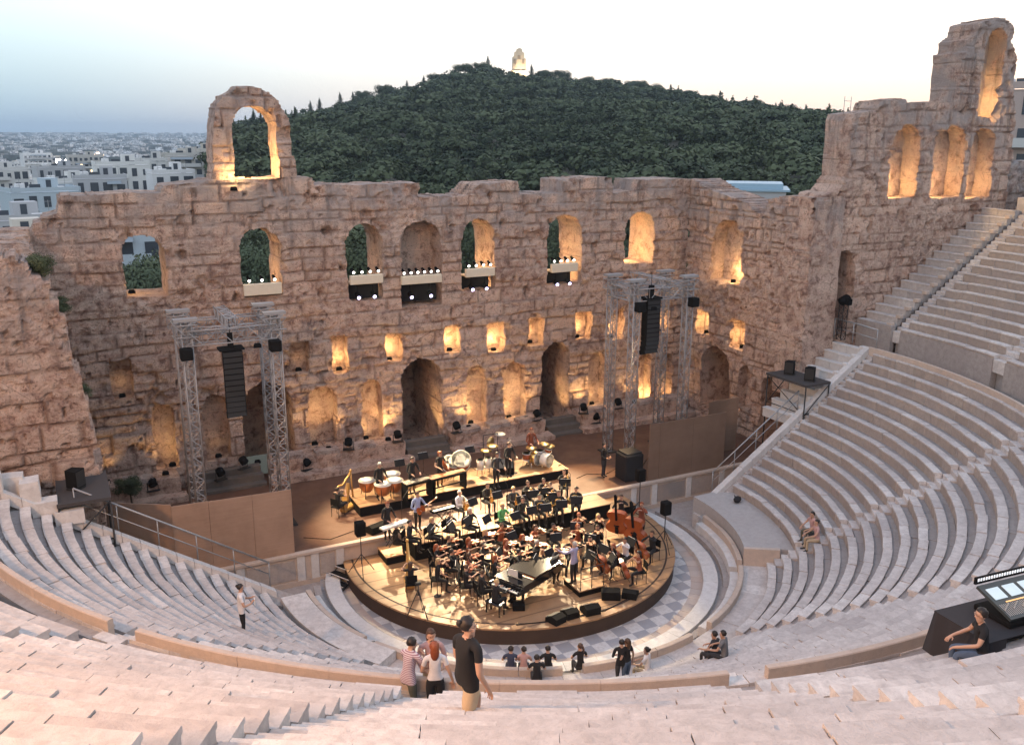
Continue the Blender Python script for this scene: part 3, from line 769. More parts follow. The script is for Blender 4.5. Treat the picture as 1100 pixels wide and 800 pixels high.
# lighting shelves hung in the arched windows, with the stage lamps
SHELF = plain('pale_painted_wood', (.62,.54,.42), .7); LENSW = plain('stage_lamp_lens', (1,1,1), .2, emit=((1,.93,.82), 4.5)); LENSV = plain('violet_lamp_lens', (.8,.75,1), .2, emit=((.70,.62,1), 5))
BLACKCL = plain('black_cloth', (.012,.012,.014), .9)
AIM = [(-3.5, -2, .7), (-1, 0, .7), (1, -1, .7), (3, -2, .7)]
for wi, (nm, x0, x1, yt, yb, nl, e, aim, lab) in enumerate([
    ('u2', 262, 302, 303, 318, 3, 1700, (-4.2, 4.6, 1.9), 'second'), ('u3', 376, 411, 294, 306, 4, 2700, (-2.4, .6, .7), 'third'), ('u4', 431, 474, 294, 306, 6, 3300, (.9, 1.9, .9), 'fourth'),
    ('u5', 500, 531, 287, 298, 4, 2700, (-.6, -2.6, .7), 'fifth'), ('u6', 592, 620, 282, 293, 4, 2300, (2.6, 3.6, 1.9), 'sixth')]):
    a, b = aty(x0, yb, WY-.1), aty(x1, yt, WY-.1); cx, w = (a[0]+b[0])/2, b[0]-a[0]; zt, zb = b[2], a[2]
    r = empty('lighting_shelf', (cx, WY-.1, zb), 0, 'pale wooden shelf with a row of stage lamps in the %s arched window' % lab, 'lighting shelf', 'lighting shelves in the arched windows')
    mb = MB(); mb.box((0, 0, (zt-zb)/2), (w, .22, zt-zb), bev=.02); mb.box((0, .5, .05), (w*.96, .9, .06)); mb.build('shelf_box', SHELF, r)
    if nl > 3: mb = MB(); mb.box((0, .75, -.55), (w*.98, .05, 1.0)); mb.build('backing_cloth', BLACKCL, r)
    for k in range(nl):
        x = -w/2+w*(k+.5)/nl; mb = MB(); mb.tube([(x, .35, zt-zb+.30), (x, .02, zt-zb+.16)], [.07,.09], 10); mb.tube([(x, .34, zt-zb+.05), (x, .3, zt-zb+.3)], .03, 5); f_ = mb.build('stage_lamp', LAMPB, r)
        mb = MB(); mb.tube([(x, .02, zt-zb+.16), (x, -.01, zt-zb+.145)], .07, 10); mb.build('lens', LENSW, f_)
    for k in range(2 if nl > 3 else 0):
        x = (-.24+.48*k)*w if nl > 3 else .1; mb = MB(); mb.tube([(x, .4, -.55), (x, .05, -.72)], [.12,.14], 10); mb.bar((x, .3, -.5), (x, .3, .05), .02); f_ = mb.build('stage_lamp', LAMPB, r)
        mb = MB(); mb.tube([(x, .05, -.72), (x, .02, -.735)], .09, 10); mb.build('lens', LENSV, f_)
    l = bpy.data.lights.new('stage_spot', 'SPOT'); l.energy = e*7.0; l.color = (1,.76,.45); l.spot_size = R(36); l.spot_blend = .6; l.shadow_soft_size = .18
    o = bpy.data.objects.new('stage_spot', l); COL.objects.link(o); o.parent = r; o.location = (0, -.25, zt-zb+.2)
    v = Vector(aim)-Vector((cx, WY-.35, zt+.2)); o.rotation_euler = v.to_track_quat('-Z', 'Y').to_euler()
# two floodlights on the rear gallery wash the near seats
for (x, y, e, lab) in ((-31.5, -21.5, 11500, 'warm floodlight on the rear gallery, further left'), (-24.5, -31.0, 2400, 'warm floodlight on the rear gallery, close to the stairs')):
    lamp((x, y, 16.75), e, lab, aim=(-14, -14, 9), color=(1,.53,.25), size=.4, spot=150, group='floodlights on the rear gallery', light_off=(0,0,7.6), name='floodlight', blend=1.0)

for o in [q for q in bpy.data.objects if q.name.startswith('floodlight') and q.type == 'EMPTY' and q.location.z > 16]:
    mb = MB(); mb.tube([(0,0,0), (0,0,7.3)], [.09,.06], 8); mb.build('mast', LAMPB, o); mb = MB(); mb.box((0,0,7.35), (.7,.5,.2), bev=.03); mb.build('lamp_head', LAMPB, o)
lamp((-26.6, -26.2, 16.72), 1900, 'low warm floodlight added on the rear gallery to warm the lower left seats', aim=(-18, -23, 12), color=(1,.42,.13), size=.3, spot=150, group='floodlights on the rear gallery', light_off=(0,.1,2.6), name='floodlight', blend=1.0)  # third lamp, unseen, added to turn the near left seats orange
# narrow back-light beams from the shelves: bright patches on the platform rim, the paving and the gap in the bench
for nm, tgt, e, sp in (('u5', (-2.75, -5.0, .68), 9000, 4.2), ('u6', (.6, -8.1, .24), 8000, 5.5), ('u6', (-2.1, -9.3, .7), 6000, 2.6)):
    u0, u1, z0, z1 = OPEN[nm]; src = Vector(((u0+u1)/2, WY-.7, z0+1.9)); l = bpy.data.lights.new('beam', 'SPOT'); l.energy = e; l.color = (1,.93,.76); l.spot_size = R(sp); l.spot_blend = .3; l.shadow_soft_size = .06
    o = bpy.data.objects.new('beam', l); COL.objects.link(o); o.location = src; o.rotation_euler = (Vector(tgt)-src).to_track_quat('-Z', 'Y').to_euler()
# ------------------------------------------------------------------ terrain: theatre site, wooded hill, city plain
HAZ = YAW-.005; HF = np.array([math.sin(HAZ), math.cos(HAZ)]); HR = np.array([math.cos(HAZ), -math.sin(HAZ)])
TC = 560.0
def _ridge(px, py, drop):
    d = ray(px, py); t = TC/(d[0]*HF[0]+d[1]*HF[1]); q = CAM+d*t
    return ((q[0]-CAM[0])*HR[0]+(q[1]-CAM[1])*HR[1], q[2]-drop)
RT = [_ridge(x, y, 6.5) for x, y in [(150,180),(205,165),(250,144),(290,130),(315,121),(345,119),(380,110),(420,98),(455,90),(480,79),(520,73),(545,76),(560,77),(600,82),(640,86),(680,92),(720,100),(760,106),(800,112),(850,119),(895,126),(950,132),(1010,141),(1100,150),(1250,165)]]
SL = ((225-545)/963*TC)
RS, RZ = np.array([q[0] for q in RT]), np.array([q[1] for q in RT])
def sm(x): x = np.clip(x, 0, 1); return x*x*(3-2*x)
def terrain(x, y):
    x = np.asarray(x, float); y = np.asarray(y, float)
    s = (x-CAM[0])*HR[0]+(y-CAM[1])*HR[1]; t = (x-CAM[0])*HF[0]+(y-CAM[1])*HF[1]
    d = np.hypot(x-CAM[0], y-CAM[1])
    plain = -1.5-16*sm((d-70)/150)-14*sm((d-250)/700)+42*sm((d-1500)/5200)+5*fbm(x/300, y/300, 0, 5, 3)*sm((d-150)/300)
    ridge = np.interp(s, RS, RZ); edge = sm((s-SL)/55)*sm((RS[-1]+260-s)/260)
    foot = -2.0+8*sm((s+40)/200)
    up = np.clip((t-95)/(TC-95), 0, 1)**1.05
    hill = np.where(t < TC, foot+(ridge-foot)*up, ridge-(ridge+25)*sm((t-TC)/330))
    hill = hill+2.5*fbm(x/70, y/70, 1, 8, 3)*sm((t-120)/150)*sm((TC+80-t)/80*.5+.2)
    k = edge*sm((t-60)/60)*sm((s/np.maximum(t, 1)+.345)/.04)
    out = np.maximum(plain, plain*(1-k)+hill*k)
    r = np.hypot(x, y); site = sm((58-r)/14)
    return out*(1-site)+(-.9)*site
nr, na = 96, 260
rs = np.concatenate([[0], 8*1.0755**np.arange(nr-1)]); rs = rs*7400/rs[-1]
aa = np.linspace(0, 2*np.pi, na, endpoint=False)
gx = CAM[0]*0+np.outer(rs, np.sin(aa)); gy = np.outer(rs, np.cos(aa)); gz = terrain(gx, gy)
V = np.stack([gx, gy, gz], -1).reshape(-1, 3); I = np.arange(nr*na).reshape(nr, na); J = np.roll(I, -1, 1)
Fq = np.stack([I[:-1], J[:-1], J[1:], I[1:]], -1).reshape(-1, 4)
t = NT('dry_earth'); n1 = t.noise(.02, 5); n2 = t.noise(.3, 5)
t.col(t.mix(n2, t.ramp(n1, [(.35, (.07,.075,.045)), (.6, (.16,.14,.11))]), (.10,.10,.07))); t.rough(.95)
tag(link('ground', np_mesh('ground', V, Fq, smooth=True), [t.mat]), kind='structure')

# ------------------------------------------------------------------ trees
def leaf_mat(name, a, b):
    t = NT(name); tn = t.attr('tone'); t.col(t.mix(tn, a, b)); t.rough(.8); t.b.inputs['Specular IOR Level'].default_value = .15
    return t.mat
LEAF = leaf_mat('pine_foliage', (.018,.030,.019), (.115,.138,.074))
LEAF2 = leaf_mat('olive_foliage', (.05,.075,.045), (.12,.15,.09))
CYP = leaf_mat('cypress_foliage', (.016,.026,.018), (.045,.062,.036))
BARK = plain('bark', (.10,.075,.055), .9)
def crown_pts(kind, rng, nclump, nleaf):
    """leaf-sized faces in clumps: centre, size, tone; unit tree of height 1"""
    C_, S_, T_, N_ = [], [], [], []
    for i in range(nclump):
        if kind == 'cypress':
            h = (i+.5)/nclump; rad = .12*math.sin(math.pi*min(1, h*.85+.15))**.8*(.8+.4*rng.rand())
            a = rng.rand()*6.28; c = np.array([rad*.5*math.cos(a), rad*.5*math.sin(a), .06+.92*h]); sc = np.array([rad, rad, .09])
        elif kind == 'pine':
            a = rng.rand()*6.28; q = math.sqrt(rng.rand())*.36; c = np.array([q*math.cos(a), q*math.sin(a), .58+.26*rng.rand()*(1-q)]); sc = np.array([.17,.17,.10])*(.7+.6*rng.rand())
        else:
            a = rng.rand()*6.28; q = (rng.rand()**.6)*.34; h = .35+.5*rng.rand(); c = np.array([q*math.cos(a)*(1.2-.6*abs(h-.55)), q*math.sin(a), h]); sc = np.array([.17,.17,.13])*(.7+.6*rng.rand())
        n = nleaf; v = rng.randn(n, 3); v /= np.linalg.norm(v, axis=1)[:, None]; v *= (.55+.5*rng.rand(n))[:, None]
        C_.append(c+v*sc); N_.append(v*1.0+np.array([0, 0, .25])+.35*(c-np.array([0, 0, .55]))/.35); ct = rng.rand(); T_.append(np.clip(.25+.5*ct+.25*rng.rand(n), 0, 1)); S_.append(np.full(n, .075 if kind != 'cypress' else .04)*(.6+.8*rng.rand(n)))
    return np.concatenate(C_), np.concatenate(S_), np.concatenate(T_), np.concatenate(N_)
def leaf_quads(C_, S_, rng, N_=None):
    n = len(C_); a = rng.randn(n, 3)
    if N_ is not None: nn = N_+.45*rng.randn(n, 3); nn /= np.linalg.norm(nn, axis=1)[:, None]; a -= nn*(a*nn).sum(1)[:, None]
    a /= np.linalg.norm(a, axis=1)[:, None]; b = rng.randn(n, 3) if N_ is None else np.cross(nn, a); b -= a*(a*b).sum(1)[:, None]; b /= np.linalg.norm(b, axis=1)[:, None]
    a, b = a*S_[:, None], b*S_[:, None]*.8
    V = np.stack([C_-a-b*.3, C_+b-a*.2, C_+a+b*.2, C_-b+a*.3], 1); return V.reshape(-1, 3)
_rg = np.random.RandomState(12)
VARS = {k: [] for k in ('pine', 'round', 'cypress')}; VARN = {k: [] for k in VARS}
for k, ncl, nl in (('pine', 12, 16), ('round', 15, 15), ('cypress', 16, 14)):
    for i in range(5):
        C_, S_, T_, N_ = crown_pts(k, _rg, ncl, nl); VARS[k].append((leaf_quads(C_, S_*.85, _rg, N_), T_))
        C_, S_, T_, N_ = crown_pts(k, _rg, ncl+3, nl+16); VARN[k].append((leaf_quads(C_, S_*.62, _rg, N_), T_))
def forest(name, places, mat):
    Vs, Ts = [], []
    for (x, y, z, h, k, i, rot, ton, wd) in places:
        V, T = (VARN if math.hypot(x-CAM[0], y-CAM[1]) < 330 else VARS)[k][i]; c_, s_ = math.cos(rot), math.sin(rot)
        X = (V[:, 0]*c_-V[:, 1]*s_)*h*wd+x; Y = (V[:, 0]*s_+V[:, 1]*c_)*h*wd+y; Vs.append(np.stack([X, Y, V[:, 2]*h+z-.12*h], 1)); Ts.append(np.clip(T*.6+ton*.5, 0, 1))
    V = np.concatenate(Vs); F = np.arange(len(V)).reshape(-1, 4)
    return link(name, np_mesh(name, V, F, {'tone': ('FACE', np.concatenate(Ts))}), [mat])
rng = np.random.RandomState(3); P = []
step = 6.4
for s in np.arange(-300, 460, step):
    for t_ in np.arange(112, TC+40, step):
        s2, t2 = s+rng.uniform(-3, 3), t_+rng.uniform(-3, 3)
        if s2/t2 < (232+12*math.sin(t2*.05)-545)/963: continue
        if abs(s2)*963/t2 > 640: continue
        x, y = CAM[0]+s2*HR[0]+t2*HF[0], CAM[1]+s2*HR[1]+t2*HF[1]
        if math.hypot(x, y) < 60: continue
        dn = float(fbm(x/60, y/60, 0, 33, 3))
        if dn < -.75: continue
        k = 'pine' if rng.rand() < .5+dn*.5 else ('round' if rng.rand() < .88 else 'cypress')
        h = (7.2 if k != 'cypress' else 9)*(.55+.9*rng.rand())*(1+.25*dn)
        if t2 > TC-25: h *= .55+.75*rng.rand()
        P.append((x, y, float(terrain(x, y)), h, k, rng.randint(5), rng.rand()*6.28, 1.15*rng.rand()**1.3-.1+.5*dn, 1.25 if k != 'cypress' else 1.1))
tag(forest('hillside_forest', P, LEAF), 'dense dark pine wood covering the hill behind the stage wall', 'forest', kind='stuff')

TREE_M = {}
def tree_proto(kind, i, leafm):
    key = (kind, i, leafm.name)
    if key in TREE_M: return TREE_M[key]
    r = np.random.RandomState(100+i*7+len(kind)); ncl, nl = {'pine': (22, 34), 'round': (28, 34), 'cypress': (26, 26)}[kind]
    C_, S_, T_, N_ = crown_pts(kind, r, ncl+12, nl*7); S_ = S_*.20; V = leaf_quads(C_, S_, r, N_)
    cm = np_mesh('crown', V, np.arange(len(V)).reshape(-1, 4), {'tone': ('FACE', T_)}); cm.materials.append(leafm)
    mb = MB(); mb.tube([(0,0,-.12), (.01,0,.2), (0,.01,.5), (.01,0,.72)], [.035,.026,.02,.008], 7)
    for j in range(5):
        a = j*1.26+r.rand(); mb.tube([(0,0,.3+.06*j), (.1*math.cos(a), .1*math.sin(a), .45+.05*j), (.24*math.cos(a), .24*math.sin(a), .58+.05*j)], [.014,.01,.004], 5)
    tm = mb.mesh('trunk'); tm.materials.append(BARK)
    TREE_M[key] = (cm, tm); return TREE_M[key]
def tree(px, py, dist, h, kind, i, label, name, group=None, leafm=LEAF, wd=1.0, base=None):
    """px, py: the top of the tree; dist: ground distance"""
    q = atd(px, py, dist); zb = float(terrain(q[0], q[1])) if base is None else base
    h = max(h, q[2]-zb) if h else q[2]-zb
    cm, tm = tree_proto(kind, i, leafm)
    r = empty(name, (q[0], q[1], q[2]-h), i*1.7+px*.3, label, 'tree', group); r.scale = (h*wd, h*wd, h)
    for nm, me in (('crown', cm), ('trunk', tm)):
        o = bpy.data.objects.new(nm, me); COL.objects.link(o); o.parent = r
    return r
# trees that stand out on the skyline of the hill
for j, (px, py, k, h, lab) in enumerate([
    (333,112,'cypress',9,'thin dark cypress on the left slope of the hill, right beside the standing arch'),
    (343,109,'cypress',10,'tallest thin cypress of the pair just right of the standing arch'),
    (365,103,'cypress',10,'slim cypress standing up from the left hillside skyline, third right of the arch'),
    (379,102,'cypress',8,'short cypress on the left skyline beside a rounded pine'),
    (391,99,'round',8,'rounded pine on the left skyline where the hill starts to steepen'),
    (412,93,'round',9,'bushy pine with a broad crown on the left shoulder of the hill'),
    (437,90,'cypress',8,'small pointed cypress halfway up the left skyline'),
    (455,85,'cypress',8,'pointed cypress below the hilltop on the left'),
    (468,81,'round',8,'dark rounded tree on the skyline left of the hilltop clump'),
    (500,69,'pine',10,'broad pine in the clump at the left end of the hilltop'),
    (516,69,'round',9,'dense round tree on the hilltop left of the lit monument'),
    (524,64,'cypress',9,'sharp thin tree spike on the hilltop skyline left of the monument'),
    (571,73,'cypress',6,'tiny cypress just right of the lit hilltop monument'),
    (586,76,'pine',8,'low pine on the summit right of the monument'),
    (604,77,'round',8,'rounded pine on the skyline a little right of the monument'),
    (630,83,'pine',8,'flat topped pine right of the summit on the falling ridge'),
    (655,84,'pine',10,'tall umbrella pine with a gap under its crown on the ridge'),
    (682,86,'pine',10,'lone umbrella pine standing clear of the ridge right of the summit'),
    (703,92,'round',10,'thick dark pine clump on the right ridge'),
    (738,98,'pine',9,'flat pine on the right ridge above the middle of the slope'),
    (765,104,'round',8,'rounded pine on the right ridge'),
    (810,107,'pine',9,'small umbrella pine on the right skyline before it dips'),
    (848,114,'round',9,'rounded tree on the right skyline near the tall broken wall'),
    (884,119,'pine',9,'last pine on the skyline left of the tall broken wall'),
    (272,119,'cypress',16,'dark cypress seen through the opening of the standing arch, left of its twin'),
    (280,122,'cypress',15,'dark cypress seen through the standing arch, right of its twin'),
    (262,134,'round',10,'dark bushy tree low in the opening of the standing arch'),
    (213,152,'pine',9,'dark pine clump on the edge of the city left of the standing arch')]):
    tree(px, py-(3 if j < 24 else 0), TC-14 if j < 24 else 420, h+2, k, j % 5, lab, 'cypress_tree' if k == 'cypress' else 'pine_tree', 'trees on the hill skyline', CYP if k == 'cypress' else LEAF, 1.25 if k != 'cypress' else 1.0)
# trees close behind the stage wall
for j, (px, py, d, k, w, lab, lm) in enumerate([
    (140,268,88,'round',1.1,'bushy olive green tree filling the left of the leftmost arched window',LEAF2),
    (158,276,86,'round',1.2,'pale olive bush low in the leftmost arched window',LEAF2),
    (172,262,92,'round',.9,'dark green tree at the right of the leftmost arched window',LEAF),
    (272,243,95,'round',1.3,'dark tree filling the second arched window from the left',LEAF),
    (290,254,90,'round',1.1,'mid green tree at the right of the second arched window',LEAF2),
    (381,236,95,'round',1.3,'dark tree seen in the left half of the third arched window',LEAF),
    (505,236,100,'round',1.3,'dark tree seen at the left of the fifth arched window',LEAF),
    (594,233,100,'round',1.2,'dark tree in the narrow gap of the sixth arched window',LEAF),
    (776,190,118,'round',1.0,'loose bushy tree behind the broken wall top left of the blue roof',LEAF2),
    (822,194,150,'round',1.0,'leafy tree behind the blue roofed hall',LEAF),
    (858,196,140,'pine',1.1,'green pine beyond the right end of the blue roof',LEAF2),
    (884,190,135,'round',1.1,'dense green tree against the left edge of the tall broken wall',LEAF),
    (20,252,105,'round',1.0,'dark garden tree at the far left below the white houses',LEAF)]):
    tree(px, py, d, None, k, j % 5, lab, 'leafy_tree', 'trees just behind the stage wall', lm, min(w, 1)*.75)

# ------------------------------------------------------------------ the city
def wall_mats():
    cs = [(.56,.55,.53), (.66,.65,.62), (.50,.47,.43), (.60,.55,.48), (.44,.44,.45), (.70,.69,.68)]
    return [plain('render_%d' % i, c, .9, var=.08, sc=.4) for i, c in enumerate(cs)]
MAST = plain('galvanised_steel', (.35,.36,.37), .5, .6)
BW = wall_mats(); WIN = plain('dark_glazing', (.05,.06,.075), .25); ROOFM = plain('roof_deck', (.40,.39,.38), .9); LITW = plain('lit_window', (.9,.7,.4), .5, emit=((1,.72,.38), 3.0))
SHADE = plain('awning_canvas', (.26,.30,.33), .8); BLUE = plain('blue_paint', (.43,.50,.55), .6)
def frame_m(c, yaw): return Matrix.Translation(Vector(c)) @ Matrix.Rotation(yaw, 4, 'Z')
def tofn(c, yaw):
    return lambda x, y, z: frame_m(c, yaw) @ Vector((x, y, z))
def eul_x(a): return Matrix.Rotation(a, 3, 'X')
def apartment(px, py, dist, w, d, h, label, wm, storeys=5, bays=4, turn=0.0, lit=(), name='apartment_building', group=None):
    """px, py: centre of the roof line facing us"""
    q = atd(px, py, dist); az = math.atan2(q[0]-CAM[0], q[1]-CAM[1])
    root = empty(name, (q[0], q[1], q[2]-h), -az+turn, label, 'building', group)
    mb = MB(); mb.box((0, d/2, h/2-4), (w, d, h+8)); mb.build('wall', wm, root)
    mb = MB(); mb.box((0, d/2, h+.06), (w+.12, d+.12, .12)); 
    for sx_ in (-1, 1): mb.box((sx_*(w/2-.05), d/2, h+.6), (.18, d, .72))
    mb.box((0, .1, h+.6), (w-.4, .18, .72)); mb.build('roof', wm, root)
    mb = MB(); mb.box((w*.15, d*.6, h+1.3), (w*.24, d*.3, 2.3)); rh = mb.build('roof_hut', wm, root); mb = MB(); mb.box((w*.13, d*.45, h+1.2), (.9, .1, 1.9)); mb.build('door', WIN, rh)
    storeys = max(storeys, int(h/3.0)); bays = max(bays, int(w/2.3)); sh = h/storeys; bw = w/bays; rr = random.Random(int(px*7+py))
    for x_, y_ in ((-w*.3, d*.4), (w*.38, d*.5)): mb = MB(); mb.tube([(x_, y_, h), (x_, y_, h+2.6)], .04, 4, smooth=False); mb.bar((x_-.5, y_, h+2.4), (x_+.5, y_, h+2.4), .025); mb.build('aerial', MAST, root)
    for _ in range(4): mb = MB(); mb.box((rr.uniform(-.4, .4)*w, rr.uniform(.15, .8)*d, h+.55), (rr.uniform(.6, 1.6), rr.uniform(.6, 1.2), rr.uniform(.6, 1.1)), bev=.04); mb.build('roof_unit', rr.choice([BW[4], BW[5], SHADE, WIN]), root)
    mb = MB(); mb.box((-w*.28, d*.5, h+.95), (1.6, 1.1, 1.2), bev=.1); mb.build('water_tank', BW[5], root); mb = MB(); mb.box((-w*.1, d*.3, h+.9), (1.9, .15, 1.1)); mb.build('solar_panel', WIN, root)
    for k in range(storeys):
        z = h-sh*(k+.5)
        if z < -2 or (k > 4): break
        if rr.random() < .75:
            f_ = rr.choice([.94, .94, .55, .45]); x_ = rr.choice([-1, 1])*(1-f_)*w*.45
            mb = MB(); mb.box((x_, -.65, z-sh*.42), (w*f_, 1.3, .16)); mb.box((x_, -1.27, z-sh*.26), (w*f_, .06, sh*.28)); mb.build('balcony', rr.choice([wm, BW[4], BW[0]]), root)
            if rr.random() < .4: mb = MB(); mb.prism([(-w*f_*.3, 0), (w*f_*.3, 0), (w*f_*.3, -1.3), (-w*f_*.3, -1.3)], 0, .05, M=eul_x(.45), c=(x_, 0, z+sh*.40)); mb.build('awning', SHADE, root)
        for b in range(bays):
            x = -w/2+bw*(b+.5); mb = MB(); mb.box((x, -.02, z-.05), (bw*rr.uniform(.40, .72), .12, sh*rr.choice([.45, .62, .7]))); mb.build('window', LITW if (k, b) in lit else WIN, root)
    return root
near = [
 (50,207,190,12,9,16,'pale blue white house standing left of the end of the stage wall',BLUE,4,3,.25,()),
 (18,238,150,14,10,14,'grey balconied house low at the far left edge',BW[4],4,4,.15,()),
 (16,262,118,13,9,12,'plain cream house wall at the far left, lowest in view',BW[3],3,2,.1,()),
 (132,178,235,12,10,18,'wide white apartment block with dark balcony openings above the wall top',BW[1],4,5,.1,()),
 (108,193,205,10,8,14,'low grey house with a flat roof in front of the wide white block',BW[4],3,4,.05,()),
 (160,174,250,9,8,18,'grey white block with a roof terrace right of the wide white block',BW[0],4,4,-.1,()),
 (196,168,270,11,9,18,'beige block with blank upper wall left of the standing arch',BW[2],5,4,-.15,()),
 (213,163,300,12,10,16,'small cream block partly behind the standing arch',BW[3],4,3,-.1,()),
 (187,187,215,9,8,12,'small bright white house with a stair hut near the arch',BW[5],3,2,.2,()),
 (78,196,240,12,9,13,'white flat roofed house between the blue house and the long grey one',BW[1],3,3,.3,()),
 (40,166,640,16,10,30,'slim tall white tower block standing out in the city',BW[5],10,4,.2,()),
 (51,169,650,15,12,24,'lower pale slab joined beside the tall white tower block',BW[3],8,4,.2,()),
 (92,168,560,18,12,20,'grey block with rows of windows beside the warm lit yard',BW[2],6,6,.1,((1,2),(2,4))),
 (5,183,330,14,10,16,'pale corner block at the left edge of the city',BW[0],4,4,.3,()),
 (66,181,350,15,10,16,'grey block with blank side wall in the middle city',BW[4],4,4,.2,()),
 (148,250,112,16,9,11,'blue white school like building seen through the leftmost window',BLUE,3,4,.05,()),
]
for a in near: apartment(*a[:6], a[6], a[7], a[8], a[9], a[10], a[11], group='houses beyond the left end of the wall')
apartment(1108, 97, 118, 13, 10, 22, 'pinkish apartment block with small balconies beyond the tall broken wall', plain('pink_render', (.46,.36,.32), .9), 7, 5, -.2)
# long hall with the blue roof behind the right end of the wall
q = atd(800, 206, 112); az = math.atan2(q[0]-CAM[0], q[1]-CAM[1])
hall = empty('hall', (q[0], q[1], q[2]-7), -az, 'long low hall with a pale blue metal roof behind the stage wall', 'building')
mb = MB(); mb.box((0, 5, 2.5), (9.5, 9, 9)); mb.build('wall', BW[4], hall)
mb = MB(); mb.prism([(-5.2, .2), (5.2, .2), (5.2, 10), (-5.2, 10)], 7.02, 7.25); mb.prism([(-3.6, 1.2), (4.4, 1.2), (4.4, 8), (-3.6, 8)], 7.26, 7.9); mb.build('roof', plain('blue_metal', (.30,.43,.52), .5), hall)
mb = MB(); mb.box((-2, .44, 4.8), (3, .1, 1.2)); mb.build('window', LITW, hall)
# mid-distance blocks, each its own object
rng = np.random.RandomState(8); CITY = []; tries = 0; desc = ['white', 'cream', 'grey', 'beige', 'dull', 'bright white']
meshes = []
for v in range(10):
    w, d, h = rng.uniform(10, 17), rng.uniform(9, 14), rng.uniform(12, 21); mb = MB()
    mb.box((0, 0, h/2-5), (w, d, h+10)); mb.box((0, 0, h+.15), (w+.4, d+.4, .3), 1); mb.box((w*.12*(v % 3-1), 0, h+1.4), (w*.3, d*.35, 2.4)); ns = int(h/3.1); nb = int(w/3)
    for k in range(ns):
        z = h-3.1*(k+.5)
        if k % 2 == v % 2: mb.box((0, -d/2-.5, z-1.2), (w*.9, 1.1, .9))
        for b in range(nb): mb.box((-w/2+w/nb*(b+.5), -d/2-.02, z), (w/nb*.55, .14, 1.7), 2); 
        for b in range(3): mb.box((-w/2-.02, -d/2+d/3*(b+.5), z), (.14, d/3*.45, 1.5), 2); mb.box((w/2+.02, -d/2+d/3*(b+.5), z), (.14, d/3*.45, 1.5), 2)
    mb.h = h; meshes.append(mb)
base_me = [[None]*6 for _ in meshes]
def city_mesh(v, c):
    if base_me[v][c] is None:
        me = meshes[v].mesh('house'); [me.materials.append(x) for x in (BW[c], ROOFM, WIN)]; base_me[v][c] = me
    return base_me[v][c]
while len(CITY) < 250 and tries < 6000:
    tries += 1; px = rng.uniform(-60, 262); dist = 215*(1500/215)**rng.rand()
    q = atd(px, 150, dist)
    s = (q[0]-CAM[0])*HR[0]+(q[1]-CAM[1])*HR[1]
    if s/dist > -.335 and dist < 1100: continue
    if any((q[0]-a)**2+(q[1]-b)**2 < 19**2 for a, b in CITY): continue
    z = float(terrain(q[0], q[1])); CITY.append((q[0], q[1]))
    c = rng.randint(6); v = rng.randint(10)
    _v = np.array([q[0], q[1], z+meshes[v].h])-CAM; _z = _v@CF; ux, uy = 550+FPX*(_v@CR)/_z, 400-FPX*(_v@CU)/_z
    if uy > (202 if ux > 62 else (232 if ux > 36 else 290)) or ux > 224 or ux < -12: CITY.pop(); continue
    band = 'at the left picture edge' if ux < 45 else ('in the left part of the city' if ux < 100 else ('in the middle of the city' if ux < 160 else 'in the city left of the standing arch'))
    far_ = 'near' if dist < 450 else ('middle distance' if dist < 850 else 'far off')
    o = bpy.data.objects.new('house', city_mesh(v, c)); COL.objects.link(o); o.location = (q[0], q[1], z); o.rotation_euler = (0, 0, -math.atan2(q[0]-CAM[0], q[1]-CAM[1])+rng.choice([-.5, .2, .35, .9]))
    tag(o, '%s %s flat roofed apartment block %s' % (far_, desc[c], band), 'building', '%s %s blocks %s' % (far_, desc[c], band))
# the far city reads as one mass
Vs, Fs, Ts = [], [], []; cube = np.array([(i, j, k) for i in (-.5,.5) for j in (-.5,.5) for k in (0,1)], float); cf = np.array([(0,1,3,2),(4,6,7,5),(0,4,5,1),(2,3,7,6),(1,5,7,3)])
for i in range(7000):
    px = rng.uniform(-140, 420); dist = 1350*(6800/1350)**(rng.rand()**.8); q = atd(px, 150, dist); z = float(terrain(q[0], q[1]))
    w, d, h = rng.uniform(11, 24), rng.uniform(11, 24), rng.uniform(11, 26)
    a = rng.rand()*1.57; V = cube*np.array([w, d, h+8]); c_, s_ = math.cos(a), math.sin(a)
    V = np.stack([V[:, 0]*c_-V[:, 1]*s_+q[0], V[:, 0]*s_+V[:, 1]*c_+q[1], V[:, 2]+z-8], 1)
    Fs.append(cf+8*i); Vs.append(V); Ts.append(np.full(5, rng.rand()))
t = NT('far_city_render'); tn = t.attr('tone')
bt = t.n('ShaderNodeTexBrick'); bt.inputs['Scale'].default_value = .32; bt.inputs['Mortar Size'].default_value = .035; bt.offset = 0.0
mp = t.n('ShaderNodeMapping'); mp.inputs['Rotation'].default_value = (R(90), 0, R(25)); t.l(t.co, mp.inputs[0]); t.l(mp.outputs[0], bt.inputs['Vector'])
t.col(t.mix(t.math('GREATER_THAN', t.noise(.18, 2), .52), t.ramp(tn, [(0, (.06,.07,.06)), (.25, (.10,.11,.09)), (.3, (.30,.29,.28)), (.6, (.52,.50,.48)), (1, (.80,.79,.77))]), t.ramp(tn, [(0, (.05,.055,.05)), (.28, (.08,.09,.08)), (1, (.26,.26,.27))]))); t.rough(.9)
tag(link('distant_city', np_mesh('distant_city', np.concatenate(Vs), np.concatenate(Fs), {'tone': ('FACE', np.concatenate(Ts))}), [t.mat]), 'mass of far pale city blocks reaching the horizon', 'city', kind='stuff')
